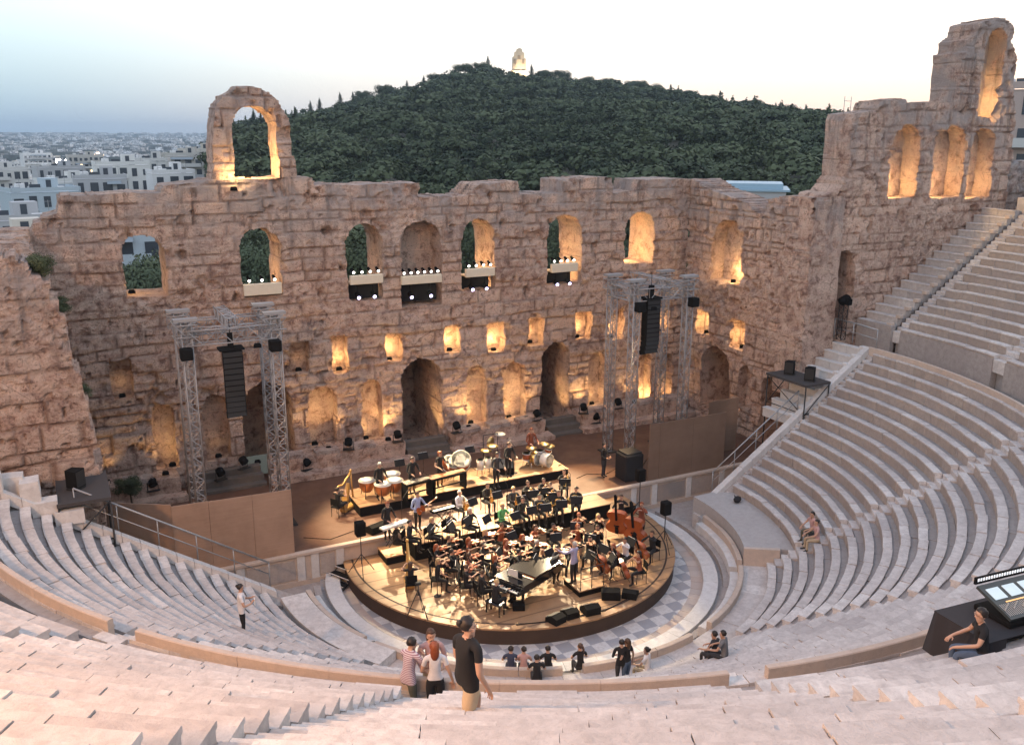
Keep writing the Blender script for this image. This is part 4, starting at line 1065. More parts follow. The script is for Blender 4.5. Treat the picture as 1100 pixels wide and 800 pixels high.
# trees among the houses
for j in range(26):
    px, d = 4+8.2*j, rng.uniform(230, 620); q = atd(px, 170, d); z = float(terrain(q[0], q[1])); h = rng.uniform(9, 15)
    cm, tm = tree_proto('round', j % 5, LEAF); r_ = empty('leafy_tree', (q[0], q[1], z), j, 'dark round tree among the pale city houses %s' % ('at the left picture edge' if px < 45 else ('in the left part' if px < 100 else ('in the middle part' if px < 160 else 'left of the standing arch'))), 'tree', 'trees among the city houses, part %d' % (0 if px < 45 else 1 if px < 100 else 2 if px < 160 else 3)); r_.scale = (h, h, h)
    for nm, me in (('crown', cm), ('trunk', tm)): o = bpy.data.objects.new(nm, me); COL.objects.link(o); o.parent = r_
# floodlight masts of a sports ground and a lit yard
LAMPW = plain('lamp_face', (1,1,1), .3, emit=((.92,.95,1), 60)); 
for px, lab in ((62.5, 'left of the two bright floodlight masts in the city'), (72.5, 'right of the two bright floodlight masts in the city')):
    q = atd(px, 173, 600); zb = float(terrain(q[0], q[1])); r_ = empty('floodlight_mast', (q[0], q[1], zb), -math.atan2(q[0]-CAM[0], q[1]-CAM[1]), lab, 'floodlight')
    mb = MB(); mb.tube([(0,0,0), (0,0,q[2]-zb)], [.35,.2], 8); mb.build('mast', MAST, r_); mb = MB(); mb.box((0, -.3, q[2]-zb), (2.6, .3, 1.7), bev=.1); mb.build('lamp', LAMPW, r_)
WARMY = plain('warm_lamp_face', (1,.8,.5), .3, emit=((1,.68,.40), 9))
for px in (93, 97, 101, 105, 110):
    q = atd(px, 165+(px % 3), 575); zb = float(terrain(q[0], q[1])); r_ = empty('street_lamp', (q[0], q[1], zb), 0, 'small warm street lamp lighting the yard by the grey city block', 'lamp', 'street lamps of the lit yard')
    mb = MB(); mb.tube([(0,0,0), (0,0,q[2]-zb)], .12, 6); mb.build('post', MAST, r_); mb = MB(); mb.box((0, -.2, q[2]-zb+.2), (1.5, .8, .7), bev=.08); mb.build('lamp', WARMY, r_)

# ------------------------------------------------------------------ monument on the hilltop
q = atd(557.5, 76.5, TC); zb = float(terrain(q[0], q[1])); zb = q[2]-1.2
mon = empty('hilltop_monument', (q[0], q[1], zb), -HAZ, 'small warm lit stone monument with a broken top on the summit of the hill', 'monument')
MS = plain('monument_marble', (.50,.44,.36), .8, var=.2, sc=.8)
mb = MB(); mb.box((0, 2, -1.5), (9.2, 5, 5.4), bev=.15); mb.box((0, 2, 1.35), (9.6, 5.4, .35)); mb.build('base', MS, mon)
pro = [(-4.2,1.5),(4.2,1.5),(4.1,8.2),(3.2,8.6),(3.1,11.6),(2.0,11.9),(1.8,13.6),(.2,14.2),(-1.6,13.4),(-1.8,12.2),(-2.8,12.0),(-3.2,9.4),(-4.1,9.0)]
mb = MB(); n = len(pro); rr = random.Random(3)
mb.add([(x, 1-.03*x*x*0, z) for x, z in pro]+[(x, 3.2, z) for x, z in pro], [tuple(range(n)), tuple(range(n, 2*n))[::-1]]+[(i, n+i, n+(i+1) % n, (i+1) % n) for i in range(n)]); mb.build('facade', MS, mon)
mb = MB()
for x in (-3.7, -1.3, 1.3, 3.7): mb.box((x, .85, 5.0), (.7, .35, 6.4), bev=.05)
mb.build('pilasters', MS, mon)
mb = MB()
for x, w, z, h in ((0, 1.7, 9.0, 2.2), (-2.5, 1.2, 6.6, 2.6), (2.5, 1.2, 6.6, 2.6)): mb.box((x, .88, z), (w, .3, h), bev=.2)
mb.build('niche', plain('monument_painted_shade', (.26,.22,.18), .9), mon)  # raised boxes; the shade of the niches is put into a darker stone colour
for x in (-3.6, 3.6):
    l = bpy.data.lights.new('monument_light', 'SPOT'); l.energy = 9000; l.color = (1,.72,.40); l.spot_size = R(95); l.spot_blend = .8; l.shadow_soft_size = .4
    o = bpy.data.objects.new('monument_light', l); COL.objects.link(o); o.parent = mon; o.location = (x, -6, -1.5); o.rotation_euler = (R(125), 0, 0)
    mb = MB(); mb.box((0,0,0), (.7,.5,.5), bev=.05); mb.build('floodlight', MAST, mon, (x, -6.4, -1.9))
# thin aerial frame on the tall broken wall
q = aty(909, 122, RY+.8); r_ = empty('aerial_frame', q, 0, 'thin goalpost shaped aerial on the left top of the tall broken wall', 'aerial')
mb = MB(); [mb.tube([(x, 0, -.2), (x, 0, .85)], .018, 5) for x in (-.2, .27)]; mb.build('posts', MAST, r_); mb = MB(); mb.tube([(-.22, 0, .62), (.29, 0, .62)], .015, 5); mb.build('crossbar', MAST, r_)

# ------------------------------------------------------------------ the evening air
zlo = float(gz.min())-1.5
mb = MB(); mb.box((0, 0, (zlo+100)/2), (15400, 15400, 100-zlo))
hm = bpy.data.materials.new('evening_haze'); hm.use_nodes = True; hm.node_tree.nodes.clear()
ho = hm.node_tree.nodes.new('ShaderNodeOutputMaterial'); hv = hm.node_tree.nodes.new('ShaderNodeVolumePrincipled')
hv.inputs['Color'].default_value = (.62,.78,.95,1); hv.inputs['Density'].default_value = .00016; hv.inputs['Anisotropy'].default_value = 0.0
hm.node_tree.links.new(hv.outputs[0], ho.inputs['Volume'])
haze = tag(mb.build('haze', hm), kind='stuff')
# ------------------------------------------------------------------ the stage
def wood(name, a, b, sc=(1,1,1), plank=.2, r=.55, rotz=0):
    t = NT(name); mp = t.n('ShaderNodeMapping'); mp.inputs['Rotation'].default_value = (0, 0, R(rotz)); t.l(t.co, mp.inputs[0])
    w = t.n('ShaderNodeTexWave'); w.inputs['Scale'].default_value = 1/plank/6.28*3.14; w.bands_direction = 'Y'; t.l(mp.outputs[0], w.inputs[0])
    g = t.noise(2.2, 6, .65, .3, t.scale(mp.outputs[0], (.35, 5, 5))); n2 = t.noise(.9, 4)
    c = t.mix(g, a, b); c = t.mix(t.ramp(n2, [(.4, 0.0), (.75, .45)]), c, tuple(v*.55 for v in a))
    c = t.mix(t.ramp(w.outputs['Fac'], [(0, .7), (.05, 0.0)]), c, tuple(v*.35 for v in a))
    t.col(c); t.rough(t.ramp(n2, [(.3, r-.1), (.7, r+.15)])); return t.mat
PLYN = 0
BOARDS = wood('stage_boards', (.105,.052,.034), (.18,.095,.06), plank=.25)
DISCW = wood('platform_boards', (.30,.165,.08), (.45,.27,.14), plank=1.2, r=.5)
PLY = wood('plywood', (.29,.18,.12), (.42,.285,.205), plank=2.6, r=.75)
BLK = plain('black_paint', (.009,.009,.0095), .92); BLK.node_tree.nodes['Principled BSDF'].inputs['Specular IOR Level'].default_value = .15; SKIRT = plain('dark_brown_skirt', (.045,.026,.018), .8, var=.3, sc=2)
ALU = plain('bare_aluminium', (.33,.32,.32), .5, .35, var=.08); STEEL = plain('black_steel', (.02,.02,.021), .6, .1)
FSTONE = ruin_mat('pinkish_stage_front', (1.05,.98,.95))
mb = MB(); mb.box((.2, 7.85, .6), (36.2, 9.9, 1.7)); tag(mb.build('stage_floor', BOARDS), 'brown boarded stage floor', kind='structure')
mb = MB(); mb.add([(-18, -1.2, -.02), (18.6, -1.2, -.02), (18.6, 3, -.02), (-18, 3, -.02)], [(0,1,2,3)]); tag(mb.build('side_passage_floor', RISER), kind='structure')
# stage front wall with panels and pilasters
sf = empty('low_stage_wall', (0, 2.9, 0), 0, 'low pinkish stone front wall of the stage with panels and small pilasters', 'wall')
mb = MB(); mb.box((-1.2, -.02, .68), (32.5, .12, 1.4)); mb.build('wall', TAN, sf)
mb = MB(); mb.box((-1.2, -.08, 1.40), (32.6, .26, .14), bev=.015); mb.box((-1.2, -.1, .08), (32.5, .14, .22)); mb.build('cornice', TAN, sf)
mb = MB()
for x in (-14.4, -11.6, -9.1, -8.5, -7.4, 7.9, 9.2, 11.4, 13.6): mb.box((x, -.1, .72), (.34, .1, 1.2), bev=.01)
mb.build('pilasters', PALE, sf)
mb = MB()
for x, w in ((-13, 2.3), (-10.35, 2.0), (-7.95, .6), (8.55, .8), (10.3, 1.8), (12.5, 1.8)): mb.box((x, -.088, .72), (w, .05, .9), bev=.01)
mb.build('panel', BROKEN, sf)
# stone plinth at the foot of the stage wall, between the doors
def rough_box(name, c, d, mat, parent=None, seed=1, amp=.05, loc=None):
    """a stone block with an uneven surface"""
    n = [max(2, int(q/.22)) for q in d]; V, F = [], []
    for ax in range(3):
        u, v = [a for a in range(3) if a != ax]
        for sgn in (-1, 1):
            b = len(V)
            for i in range(n[u]+1):
                for j in range(n[v]+1):
                    p = [0, 0, 0]; p[ax] = sgn*d[ax]/2; p[u] = -d[u]/2+d[u]*i/n[u]; p[v] = -d[v]/2+d[v]*j/n[v]; V.append(p)
            for i in range(n[u]):
                for j in range(n[v]): k = b+i*(n[v]+1)+j; F.append((k, k+1, k+n[v]+2, k+n[v]+1))
    V = np.array(V)+np.array(c); q = V*1.7+seed*3.1
    off = np.stack([fbm(q[:, 0]+31*a, q[:, 1], q[:, 2], seed+a, 3) for a in range(3)], 1)*amp*1.6
    me = np_mesh(name, V+off, np.array(F), {'tone': ('POINT', _h(np.floor(V[:, 0]/.9).astype(np.int64), np.floor(V[:, 2]/.5).astype(np.int64), np.floor(V[:, 1]).astype(np.int64), seed)), 'streak': ('POINT', np.zeros(len(V)))}, False)
    return link(name, me, [mat], parent, loc)
for i, (x0, x1, lab) in enumerate([(-17.4, -12.7, 'stone plinth at the foot of the stage wall, left of the big left door'), (-8.2, -1.1, 'stone plinth between the left door and the middle door'),
        (1.8, 7.6, 'stone plinth between the middle door and the right door'), (10.2, 17.9, 'stone plinth right of the right door')]):
    r_ = empty('wall_plinth', ((x0+x1)/2, 11.9, 1.45), 0, lab, 'plinth', 'plinths along the stage wall'); w = x1-x0
    rough_box('plinth_body', (0, .2, .52), (w, 1.3, 1.04), STONE, r_, 5+i, .07); rough_box('lower_step', (0, -.75, .14), (w+.5, .8, .3), STONE, r_, 15+i, .05)
    for j in range(int(w/1.9)): rough_box('capstone', (-w/2+.95+1.9*j, -.1, 1.12), (1.3, .75, .22), STONE_G, r_, 40+j+7*i, .05)
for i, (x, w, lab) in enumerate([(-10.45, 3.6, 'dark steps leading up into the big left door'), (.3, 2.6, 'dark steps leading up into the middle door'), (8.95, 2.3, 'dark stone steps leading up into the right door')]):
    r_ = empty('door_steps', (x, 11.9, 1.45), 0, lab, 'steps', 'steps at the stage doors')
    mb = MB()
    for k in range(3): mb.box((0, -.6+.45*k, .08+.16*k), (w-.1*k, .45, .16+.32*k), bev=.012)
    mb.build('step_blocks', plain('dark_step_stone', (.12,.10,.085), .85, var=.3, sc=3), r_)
# round platform over the orchestra
pl = empty('orchestra_platform', (0, 1.19, 0), 0, 'large round wooden orchestra platform with a dark brown skirt', 'platform')
def cutdisc(r, z0, z1, ycut, name, mat, r_in=None, n=110):
    a0 = math.asin((ycut-1.19)/r); pts = [(r*math.cos(a), r*math.sin(a)) for a in np.linspace(math.pi-a0, 2*math.pi+a0, n)]
    mb = MB(); mb.prism(pts, z0, z1); return mb.build(name, mat, pl)
cutdisc(7.40, .0, .60, 2.78, 'skirt', SKIRT); cutdisc(7.44, .60, .675, 2.8, 'deck', DISCW)
a0 = math.asin(1.6/7.2); mb = MB()
for i in range(100):
    b0, b1 = [math.pi-a0+(math.pi+2*a0)*(i+q)/100 for q in (0, 1)]
    mb.add([(r_*math.cos(b), r_*math.sin(b), .679) for b, r_ in ((b0, 7.02), (b0, 7.10), (b1, 7.10), (b1, 7.02))], [(0,1,2,3)])
mb.build('rim_groove', SKIRT, pl)
def riser(name, x0, x1, y0, y1, z0, z1, lab, top=None, cat='riser'):
    r_ = empty(name, ((x0+x1)/2, (y0+y1)/2, z0), 0, lab, cat)
    mb = MB(); mb.box((0, 0, (z1-z0-.05)/2), (x1-x0-.06, y1-y0-.06, z1-z0-.05)); mb.build('skirt', BLK, r_)
    mb = MB(); mb.box((0, 0, z1-z0-.025), (x1-x0, y1-y0, .05), bev=.01); mb.build('deck', top or DISCW, r_); return r_
riser('percussion_riser', -5.7, 5.5, 5.2, 7.5, 1.45, 1.95, 'long black fronted riser carrying the percussion at the back of the stage')
riser('stage_extension', -4.5, 5.6, 1.35, 2.78, .68, 1.452, 'black fronted riser joining the stage front to the round platform')
riser('low_riser', 5.7, 7.15, 1.4, 2.75, .68, 1.1, 'low wooden riser at the right back of the round platform')
riser('low_riser', -5.75, -4.7, 1.5, 2.7, .68, 1.05, 'low pale riser at the left back of the round platform')
riser('conductor_podium', .2, 1.45, -4.6, -3.3, .68, .95, 'square wooden podium the conductor stands on', cat='podium')
mb = MB()
for x in (.28, .8, 1.37): mb.tube([(x-.82, -.6, .27), (x-.82, -.6, 1.2)], .018, 6)
mb.tube([(-.54, -.6, 1.2), (.55, -.6, 1.2)], .02, 6); mb.tube([(-.54, -.6, .75), (.55, -.6, .75)], .015, 6); mb.tube([(.55, -.6, 1.2), (.55, .4, 1.2), (.55, .4, .27)], .018, 6)
o = mb.build('podium_rail', STEEL, bpy.data.objects['conductor_podium'])
# steps at the left side of the platform
r_ = empty('platform_steps', (-7.3, 2.25, 0), R(28), 'small black steps at the left edge of the round platform', 'steps')
for k in range(3):
    mb = MB(); mb.box((-.62+.34*k, 0, .17+.19*k), (.34, 1.15, .04)); mb.build('tread', BLK, r_)
    mb = MB(); mb.box((-.79+.34*k, 0, .185+.19*k), (.02, 1.15, .035)); mb.build('nosing', PALE, r_)
mb = MB(); [mb.bar((-.8, y, .02), (.25, y, .58), .025) for y in (-.55, .55)]; mb.build('stringer', STEEL, r_)
# plywood screens
def screen(lab, pts, z0, tops):
    c = pts[0]; r_ = empty('plywood_screen', (c[0], c[1], z0), 0, lab, 'screen')
    for (a, b), (ta, tb) in zip(zip(pts[:-1], pts[1:]), tops):
        dx, dy = b[0]-a[0], b[1]-a[1]; L = math.hypot(dx, dy); nx, ny = -dy/L*.05, dx/L*.05; g = .006
        ax, ay, bx, by = a[0]-c[0]+dx/L*g, a[1]-c[1]+dy/L*g, b[0]-c[0]-dx/L*g, b[1]-c[1]-dy/L*g
        mb = MB(); mb.add([(ax,ay,0),(bx,by,0),(bx+nx,by+ny,0),(ax+nx,ay+ny,0),(ax,ay,ta-z0),(bx,by,tb-z0),(bx+nx,by+ny,tb-z0),(ax+nx,ay+ny,ta-z0)], [(0,3,2,1),(4,5,6,7),(0,1,5,4),(1,2,6,5),(2,3,7,6),(3,0,4,7)])
        mb.build('panel', PLY, r_)
        mb = MB(); mb.box(((ax+bx)/2+nx*2, (ay+by)/2+ny*2, .6), (.08, .08, 1.2)); mb.bar(((ax+bx)/2+nx*2, (ay+by)/2+ny*2, 1.6), ((ax+bx)/2+nx*26, (ay+by)/2+ny*26, .05), .035); mb.build('brace', PLY, r_)
    return r_
screen('long plywood screen standing at the left front of the stage', [(-16.4, 4.3), (-14.0, 2.96), (-12.6, 2.9), (-10.9, 2.9), (-9.3, 2.9)], 1.47, [(4.55, 4.5), (4.42, 4.42), (4.40, 4.36), (4.36, 4.32)])
screen('plywood screen standing at the right front of the stage', [(8.85, 2.92), (9.5, 2.9), (11.6, 2.9), (13.75, 2.9)], 1.47, [(4.52, 4.5), (4.5, 4.5), (4.5, 4.48)])
screen('grey shaded plywood screen set back behind the right front screen', [(14.0, 4.6), (16.2, 4.75)], 1.47, [(4.55, 4.5)])

# ------------------------------------------------------------------ loudspeaker rigs
def truss(mb, a, b, w=.42, n=None, r=.03, up=Vector((0,0,1))):
    a, b = Vector(a), Vector(b); t = (b-a); L = t.length; t.normalize()
    u = t.orthogonal().normalized() if abs(t.z) > .9 else Vector((0,0,1)); 
    if abs(t.z) > .9: u = Vector((1,0,0))
    v = t.cross(u).normalized(); u = v.cross(t)
    cs = [u*s*w/2+v*q*w/2 for s, q in ((-1,-1),(1,-1),(1,1),(-1,1))]
    for c in cs: mb.tube([a+c, b+c], r, 5)
    n = n or max(2, int(L/(w*.95)))
    for i in range(n):
        p, q = a+t*L*i/n, a+t*L*(i+1)/n
        for k in range(4):
            c, d = cs[k], cs[(k+1) % 4]
            if i % 2: c, d = d, c
            mb.tube([p+c, q+d], r*.68, 4, smooth=False)
            mb.tube([p+cs[k], p+cs[(k+1) % 4]], r*.5, 4, smooth=False)
def rig(lab, legs, ztop, zt2, arr, side):
    c = legs[0]; r_ = empty('truss_rig', (c[0], c[1], 1.45), 0, lab, 'truss rig', 'loudspeaker rigs on the stage')
    L = [(x-c[0], y-c[1]) for x, y in legs]
    for x, y in L:
        mb = MB(); truss(mb, (x, y, .06), (x, y, ztop-1.45+.9), .40); t_ = mb.build('tower', ALU, r_)
        mb = MB(); mb.box((x, y, .03), (.8, .8, .06)); mb.build('base_plate', STEEL, t_)
        mb = MB(); truss(mb, (x-.45, y, ztop-1.45+.55), (x+.45, y, ztop-1.45+.55), .5, 2); mb.box((x, y, ztop-1.45+1.0), (.95, .45, .12)); mb.build('sleeve_block', ALU, r_)
    for i, j in ((0,1),(2,3),(0,2),(1,3)):
        mb = MB(); truss(mb, (*L[i], ztop-1.45+.25), (*L[j], ztop-1.45+.25), .62); mb.build('beam', ALU, r_)
    m0 = ((L[0][0]+L[1][0])/2, L[0][1]); m1 = ((L[2][0]+L[3][0])/2, L[2][1])
    mb = MB(); truss(mb, (m0[0], m0[1]-.4, ztop-1.45+.75), (m1[0], m1[1]+.6, ztop-1.45+.75), .45); mb.build('beam', ALU, r_)
    for (x, y) in (L[0], L[1]):
        mb = MB(); mb.box((x-.1*side, y-.35, ztop-1.45-.35), (.5, .45, .5), bev=.05); mb.build('hoist_motor', BLK, r_)
    return r_, (m0[0]+c[0], m0[1]+c[1])
def line_array(lab, x, y, ztop, n, tilt):
    r_ = empty('line_array', (x, y, ztop), 0, lab, 'loudspeaker', 'hanging line array loudspeakers')
    mb = MB(); mb.box((0, 0, .35), (.22, .22, .62)); mb.box((0, .05, .0), (1.02, .75, .08)); mb.tube([(0, 0, .6), (0, 0, 1.3)], .015, 5); mb.build('hoist', BLK, r_)
    z, yy, a = -.08, 0.0, 0.0; hs = 2.95/n
    for k in range(n):
        a = tilt*max(0, (k-n*.55))/n*2.2; M = Matrix.Rotation(-a, 3, 'X'); mb = MB(); w, d = .84, .58
        pts = [(-w/2, -d/2), (w/2, -d/2), (w*.40, d/2), (-w*.40, d/2)]
        mb.prism(pts, -hs+.012, 0, M=M, c=(0, yy, z)); cab = mb.build('cabinet', BLK, r_)
        mb = MB(); mb.box((0, -d/2-.012, -hs/2), (w*.92, .02, hs*.82), M=M, c_=None) if False else mb.add([tuple(M @ Vector(q)+Vector((0, yy, z))) for q in ((-w*.46, -d/2-.012, -hs*.9), (w*.46, -d/2-.012, -hs*.9), (w*.46, -d/2-.012, -hs*.1), (-w*.46, -d/2-.012, -hs*.1))], [(0,1,2,3)])
        mb.build('grille', STEEL, cab)
        z -= hs*math.cos(a); yy += hs*math.sin(a)
    return r_
P2 = lambda px, py, Y: aty(px, py, Y)[0]
legsL = [(P2(216,538,6.0), 6.0), (P2(306,523,6.0), 6.0), (P2(204,520,8.2), 8.2), (P2(291,523,8.2), 8.2)]
legsL[2] = (legsL[0][0], 8.2); legsL[3] = (legsL[1][0], 8.2)
legsR = [(P2(676,478,5.6), 5.6), (P2(732,450,5.6), 5.6)]; legsR += [(legsR[0][0], 7.7), (legsR[1][0], 7.7)]
_, mL = rig('aluminium truss rig behind the left plywood screen holding a loudspeaker column', legsL, 10.2, 0, None, 1)
_, mR = rig('aluminium truss rig at the right of the stage holding a loudspeaker column', legsR, 10.4, 0, None, -1)
for (mx, my), tgt, e, lab in ((mL, (-6.3, 4.2, 1.45), 2600, 'left'), (mR, (6.0, 4.6, 1.45), 3600, 'right')):
    lamp((mx+(.9 if lab == 'left' else -1.0), my-.7, 9.9), e, 'black lamp added under the %s truss rig to light the stage floor' % lab, aim=tgt, color=(1,.66,.33), size=.12, spot=34, group='lamps added on the truss rigs', light_off=(0,-.1,-.15), name='stage_lamp')  # made-up lamps, added to throw warm light on both sides of the stage
line_array('long black loudspeaker column hanging from the left truss rig', P2(250, 400, 5.9), 5.9, atx(250, 372, P2(250,400,5.9))[2] if False else aty(250, 374, 5.9)[2], 12, .25)
line_array('long black loudspeaker column hanging from the right truss rig', P2(698, 350, 5.5), 5.5, aty(698, 320, 5.5)[2], 12, .38)
# black covered loudspeakers beside the right screen
r_ = empty('covered_subwoofers', (8.25, 3.75, 1.45), 0, 'black cloth covered stack beside the right plywood screen', 'speaker stack')
mb = MB(); mb.box((0, 0, .7), (1.1, 1.0, 1.4), bev=.05); mb.build('cloth_cover', BLACKCL, r_); mb = MB(); mb.box((.03, .03, 1.45), (.95, .85, .08), bev=.02); mb.build('lid', STEEL, r_)

# ------------------------------------------------------------------ monitors, lamps and small loudspeakers
def monitor(x, y, z, rz, lab, w=.72, h=.46, grp='stage monitors'):
    r_ = empty('stage_monitor', (x, y, z), rz, lab, 'monitor', grp)
    mb = MB(); mb.add([(sx_*w/2, yy, zz) for sx_ in (-1, 1) for yy, zz in ((-.3, 0), (.3, 0), (.3, h*.45), (-.05, h), (-.3, h*.8))], [(0,1,2,3,4), (9,8,7,6,5), (0,5,6,1), (1,6,7,2), (2,7,8,3), (3,8,9,4), (4,9,5,0)]); mb.build('cabinet', BLK, r_)
    mb = MB(); mb.add([(-w*.44, .30, h*.5), (w*.44, .30, h*.5), (w*.44, -.03, h*.99), (-w*.44, -.03, h*.99)], [(0,1,2,3)]); o = mb.build('grille', plain('speaker_grille', (.06,.06,.065), .5, .3), r_); o.location = (0, .012, .012); return r_
def mk(px, py, z): q = atz(px, py, z); return (q[0], q[1])
for i, (px, py, a, s) in enumerate([(557,652,-25,.6),(597,667,15,.7),(612,661,0,.7),(634,657,-5,.8),(656,641,-30,.95),(677,640,-45,.75)]):
    x, y = mk(px, py, .68); monitor(x, y, .68, R(a), 'black wedge monitor on the front rim of the round platform, %s from the left' % ORD[i], s*.78, s*.46)
x, y = mk(403, 570, 1.45); monitor(x, y, 1.45, R(20), 'small black wedge monitor on the left stage floor near the keyboards', .8, .4)
x, y = mk(541, 508, 1.95); monitor(x, y, 1.95, R(160), 'grey drum monitor standing on the percussion riser by the hand drums', 1.0, .75)
def tripod_speaker(x, y, z, h, lab, rz=0):
    r_ = empty('tripod_speaker', (x, y, z), rz, lab, 'loudspeaker', 'small loudspeakers on tripods')
    for k in range(3): a = k*2.094+.3; mb = MB(); mb.tube([(0, 0, .95), (.62*math.cos(a), .62*math.sin(a), .02)], .018, 5); mb.build('leg', STEEL, r_)
    mb = MB(); mb.tube([(0,0,.5), (0,0,h-.2)], .022, 6); mb.build('pole', STEEL, r_)
    mb = MB(); mb.box((0, 0, h), (.42, .36, .62), bev=.04); mb.build('cabinet', BLK, r_)
for px, py, z, h, lab in ((389,617,.68,2.1,'black tripod loudspeaker at the left edge of the round platform'), (713,590,.68,2.0,'black tripod loudspeaker at the right edge of the round platform'), (686,558,.68,2.3,'black tripod loudspeaker behind the double basses')):
    x, y = mk(px, py, z); tripod_speaker(x, y, z, h, lab)
x, y = mk(450, 662, .68); r_ = empty('camera_tripod', (x, y, .68), 0, 'bare black tripod on the left front of the round platform', 'tripod')
for k in range(3): a = k*2.094+.9; mb = MB(); mb.tube([(0, 0, 1.15), (.5*math.cos(a), .5*math.sin(a), .02)], .02, 5); mb.build('leg', STEEL, r_)
mb = MB(); mb.tube([(0,0,.9), (0,0,1.35)], .025, 6); mb.box((0,0,1.4), (.2,.16,.12), bev=.02); mb.build('head', STEEL, r_)
# dark floodlights standing along the plinth
def par_can(x, y, z, rz, lab):
    r_ = empty('stage_floodlight', (x, y, z), rz, lab, 'floodlight', 'dark floodlights along the stage wall')
    mb = MB(); M = Matrix.Rotation(R(-50), 3, 'X'); mb.lathe([(.10,-.2),(.2,-.16),(.2,.16),(.16,.2)], 10, (0,0,.42), M=M); mb.build('housing', LAMPB, r_)
    mb = MB(); mb.bar((-.24,0,.02), (-.24,0,.45), .02); mb.bar((.24,0,.02), (.24,0,.45), .02); mb.box((0,0,.02), (.6,.3,.04)); mb.build('yoke', STEEL, r_)
for i, (px, py, z) in enumerate([(375,485,2.55),(428,485,2.55),(491,472,2.55),(577,465,2.55),(330,500,1.8),(627,452,2.5),(664,445,2.5),(165,530,2.0),(238,522,2.0),(263,512,2.4),(640,472,1.8)]):
    q = aty(px, py, 11.4); par_can(q[0], 11.45, z, R(-20+13*(i % 5)), 'dark floodlight at the foot of the stage wall, number %d counted along it' % (i+1) if False else 'dark floodlight at the foot of the stage wall, ' + ['below the third niche', 'left of the middle door', 'right of the middle door', 'left of the right door', 'by the big left door', 'right of the right door', 'behind the right truss rig', 'below the leftmost niche', 'below the second niche', 'left of the big left door', 'by the steps of the right door'][i])

# ------------------------------------------------------------------ platforms with loudspeakers over the two side passages
def side_platform(sx_, lab):
    x, y, z = sx_*17.0, 1.2, 6.35; r_ = empty('side_platform', (x, y, z), 0, lab, 'platform', 'scaffold platforms at the side passages')
    mb = MB(); mb.box((0, .1, 0), (1.7, 2.9, .12)); mb.build('deck', plain('dark_deck', (.05,.045,.045), .8), r_)
    mb = MB()
    for a in (-.8, .8):
        for b in (-1.3, 1.45): mb.tube([(a, b, -6.3), (a, b, -.05)], .035, 6)
        mb.tube([(a, -1.3, -1.6), (a, 1.45, -.1)], .025, 5); mb.tube([(a, -1.3, -1.5), (a, 1.45, -1.5)], .025, 5)
    mb.tube([(-.8, -1.3, -1.6), (.8, -1.3, -.1)], .025, 5); mb.tube([(-.8, -1.3, -1.5), (.8, -1.3, -1.5)], .025, 5); mb.tube([(-.8, 1.45, -1.6), (.8, 1.45, -.1)], .025, 5)
    mb.build('scaffold_frame', STEEL, r_); return r_
side_platform(1, 'dark scaffold platform carrying two loudspeakers at the right end of the seats')
for y, lab in ((1.9, 'rear'), (.45, 'front')):
    r_ = empty('loudspeaker', (17.0, y, 6.41), R(-60), 'black loudspeaker on the right scaffold platform, the %s of two' % lab, 'loudspeaker', 'loudspeakers on the scaffold platforms')
    mb = MB(); mb.prism([(-.25,-.22),(.25,-.22),(.19,.24),(-.19,.24)], .08, .72); mb.build('cabinet', BLK, r_); mb = MB(); mb.box((0,-.235,.40), (.44,.02,.56)); mb.build('grille', STEEL, r_); mb = MB(); mb.box((0,0,.04), (.5,.4,.08)); mb.build('foot', STEEL, r_)
side_platform(-1, 'dark scaffold platform carrying a loudspeaker at the left end of the seats')
r_ = empty('loudspeaker', (-17.2, 1.2, 6.41), R(50), 'black loudspeaker on the left scaffold platform', 'loudspeaker', 'loudspeakers on the scaffold platforms')
mb = MB(); mb.prism([(-.25,-.22),(.25,-.22),(.19,.24),(-.19,.24)], .08, .72); mb.build('cabinet', BLK, r_); mb = MB(); mb.box((0,-.235,.40), (.44,.02,.56)); mb.build('grille', STEEL, r_); mb = MB(); mb.box((0,0,.04), (.5,.4,.08)); mb.build('foot', STEEL, r_)
# dark loudspeakers stored in the right side passage
for i, (y, z, h) in enumerate([(1.3, 3.2, .7), (1.9, 2.5, .8), (.9, 2.4, .7)]): pass
# hand rails beside the end walls
def rail(lab, pts, posts):
    r_ = empty('handrail', pts[0], 0, lab, 'handrail', 'handrails along the ends of the seats'); p0 = Vector(pts[0])
    mb = MB(); mb.tube([Vector(p)-p0 for p in pts], .035, 6); mb.tube([Vector(p)-p0-Vector((0,0,.5)) for p in pts], .02, 5); mb.build('rail', MAST, r_)
    for t_ in posts:
        q = Vector(pts[0]).lerp(Vector(pts[-1]), t_); mb = MB(); mb.tube([q-p0, q-p0-Vector((0,0,1.05))], .025, 5); mb.build('post', MAST, r_)
zc = lambda x: 1.42+.661*(abs(x)-10.75)
rail('sloping steel handrail along the left end of the lower seats', [(-17.3, .35, zc(17.3)+1.0), (-10.9, .35, zc(10.9)+1.0)], (.0, .2, .4, .6, .8, 1))
rail('sloping steel handrail along the right end of the lower seats', [(16.2, .35, zc(16.2)+1.0), (10.9, .35, zc(10.9)+1.0)], (.0, .25, .5, .75, 1))
rail('short steel handrail at the top right of the lower seats', [(20.4, 2.3, 9.05), (20.75, 1.1, 8.95), (20.6, -.4, 8.9)], (0, .45, 1))
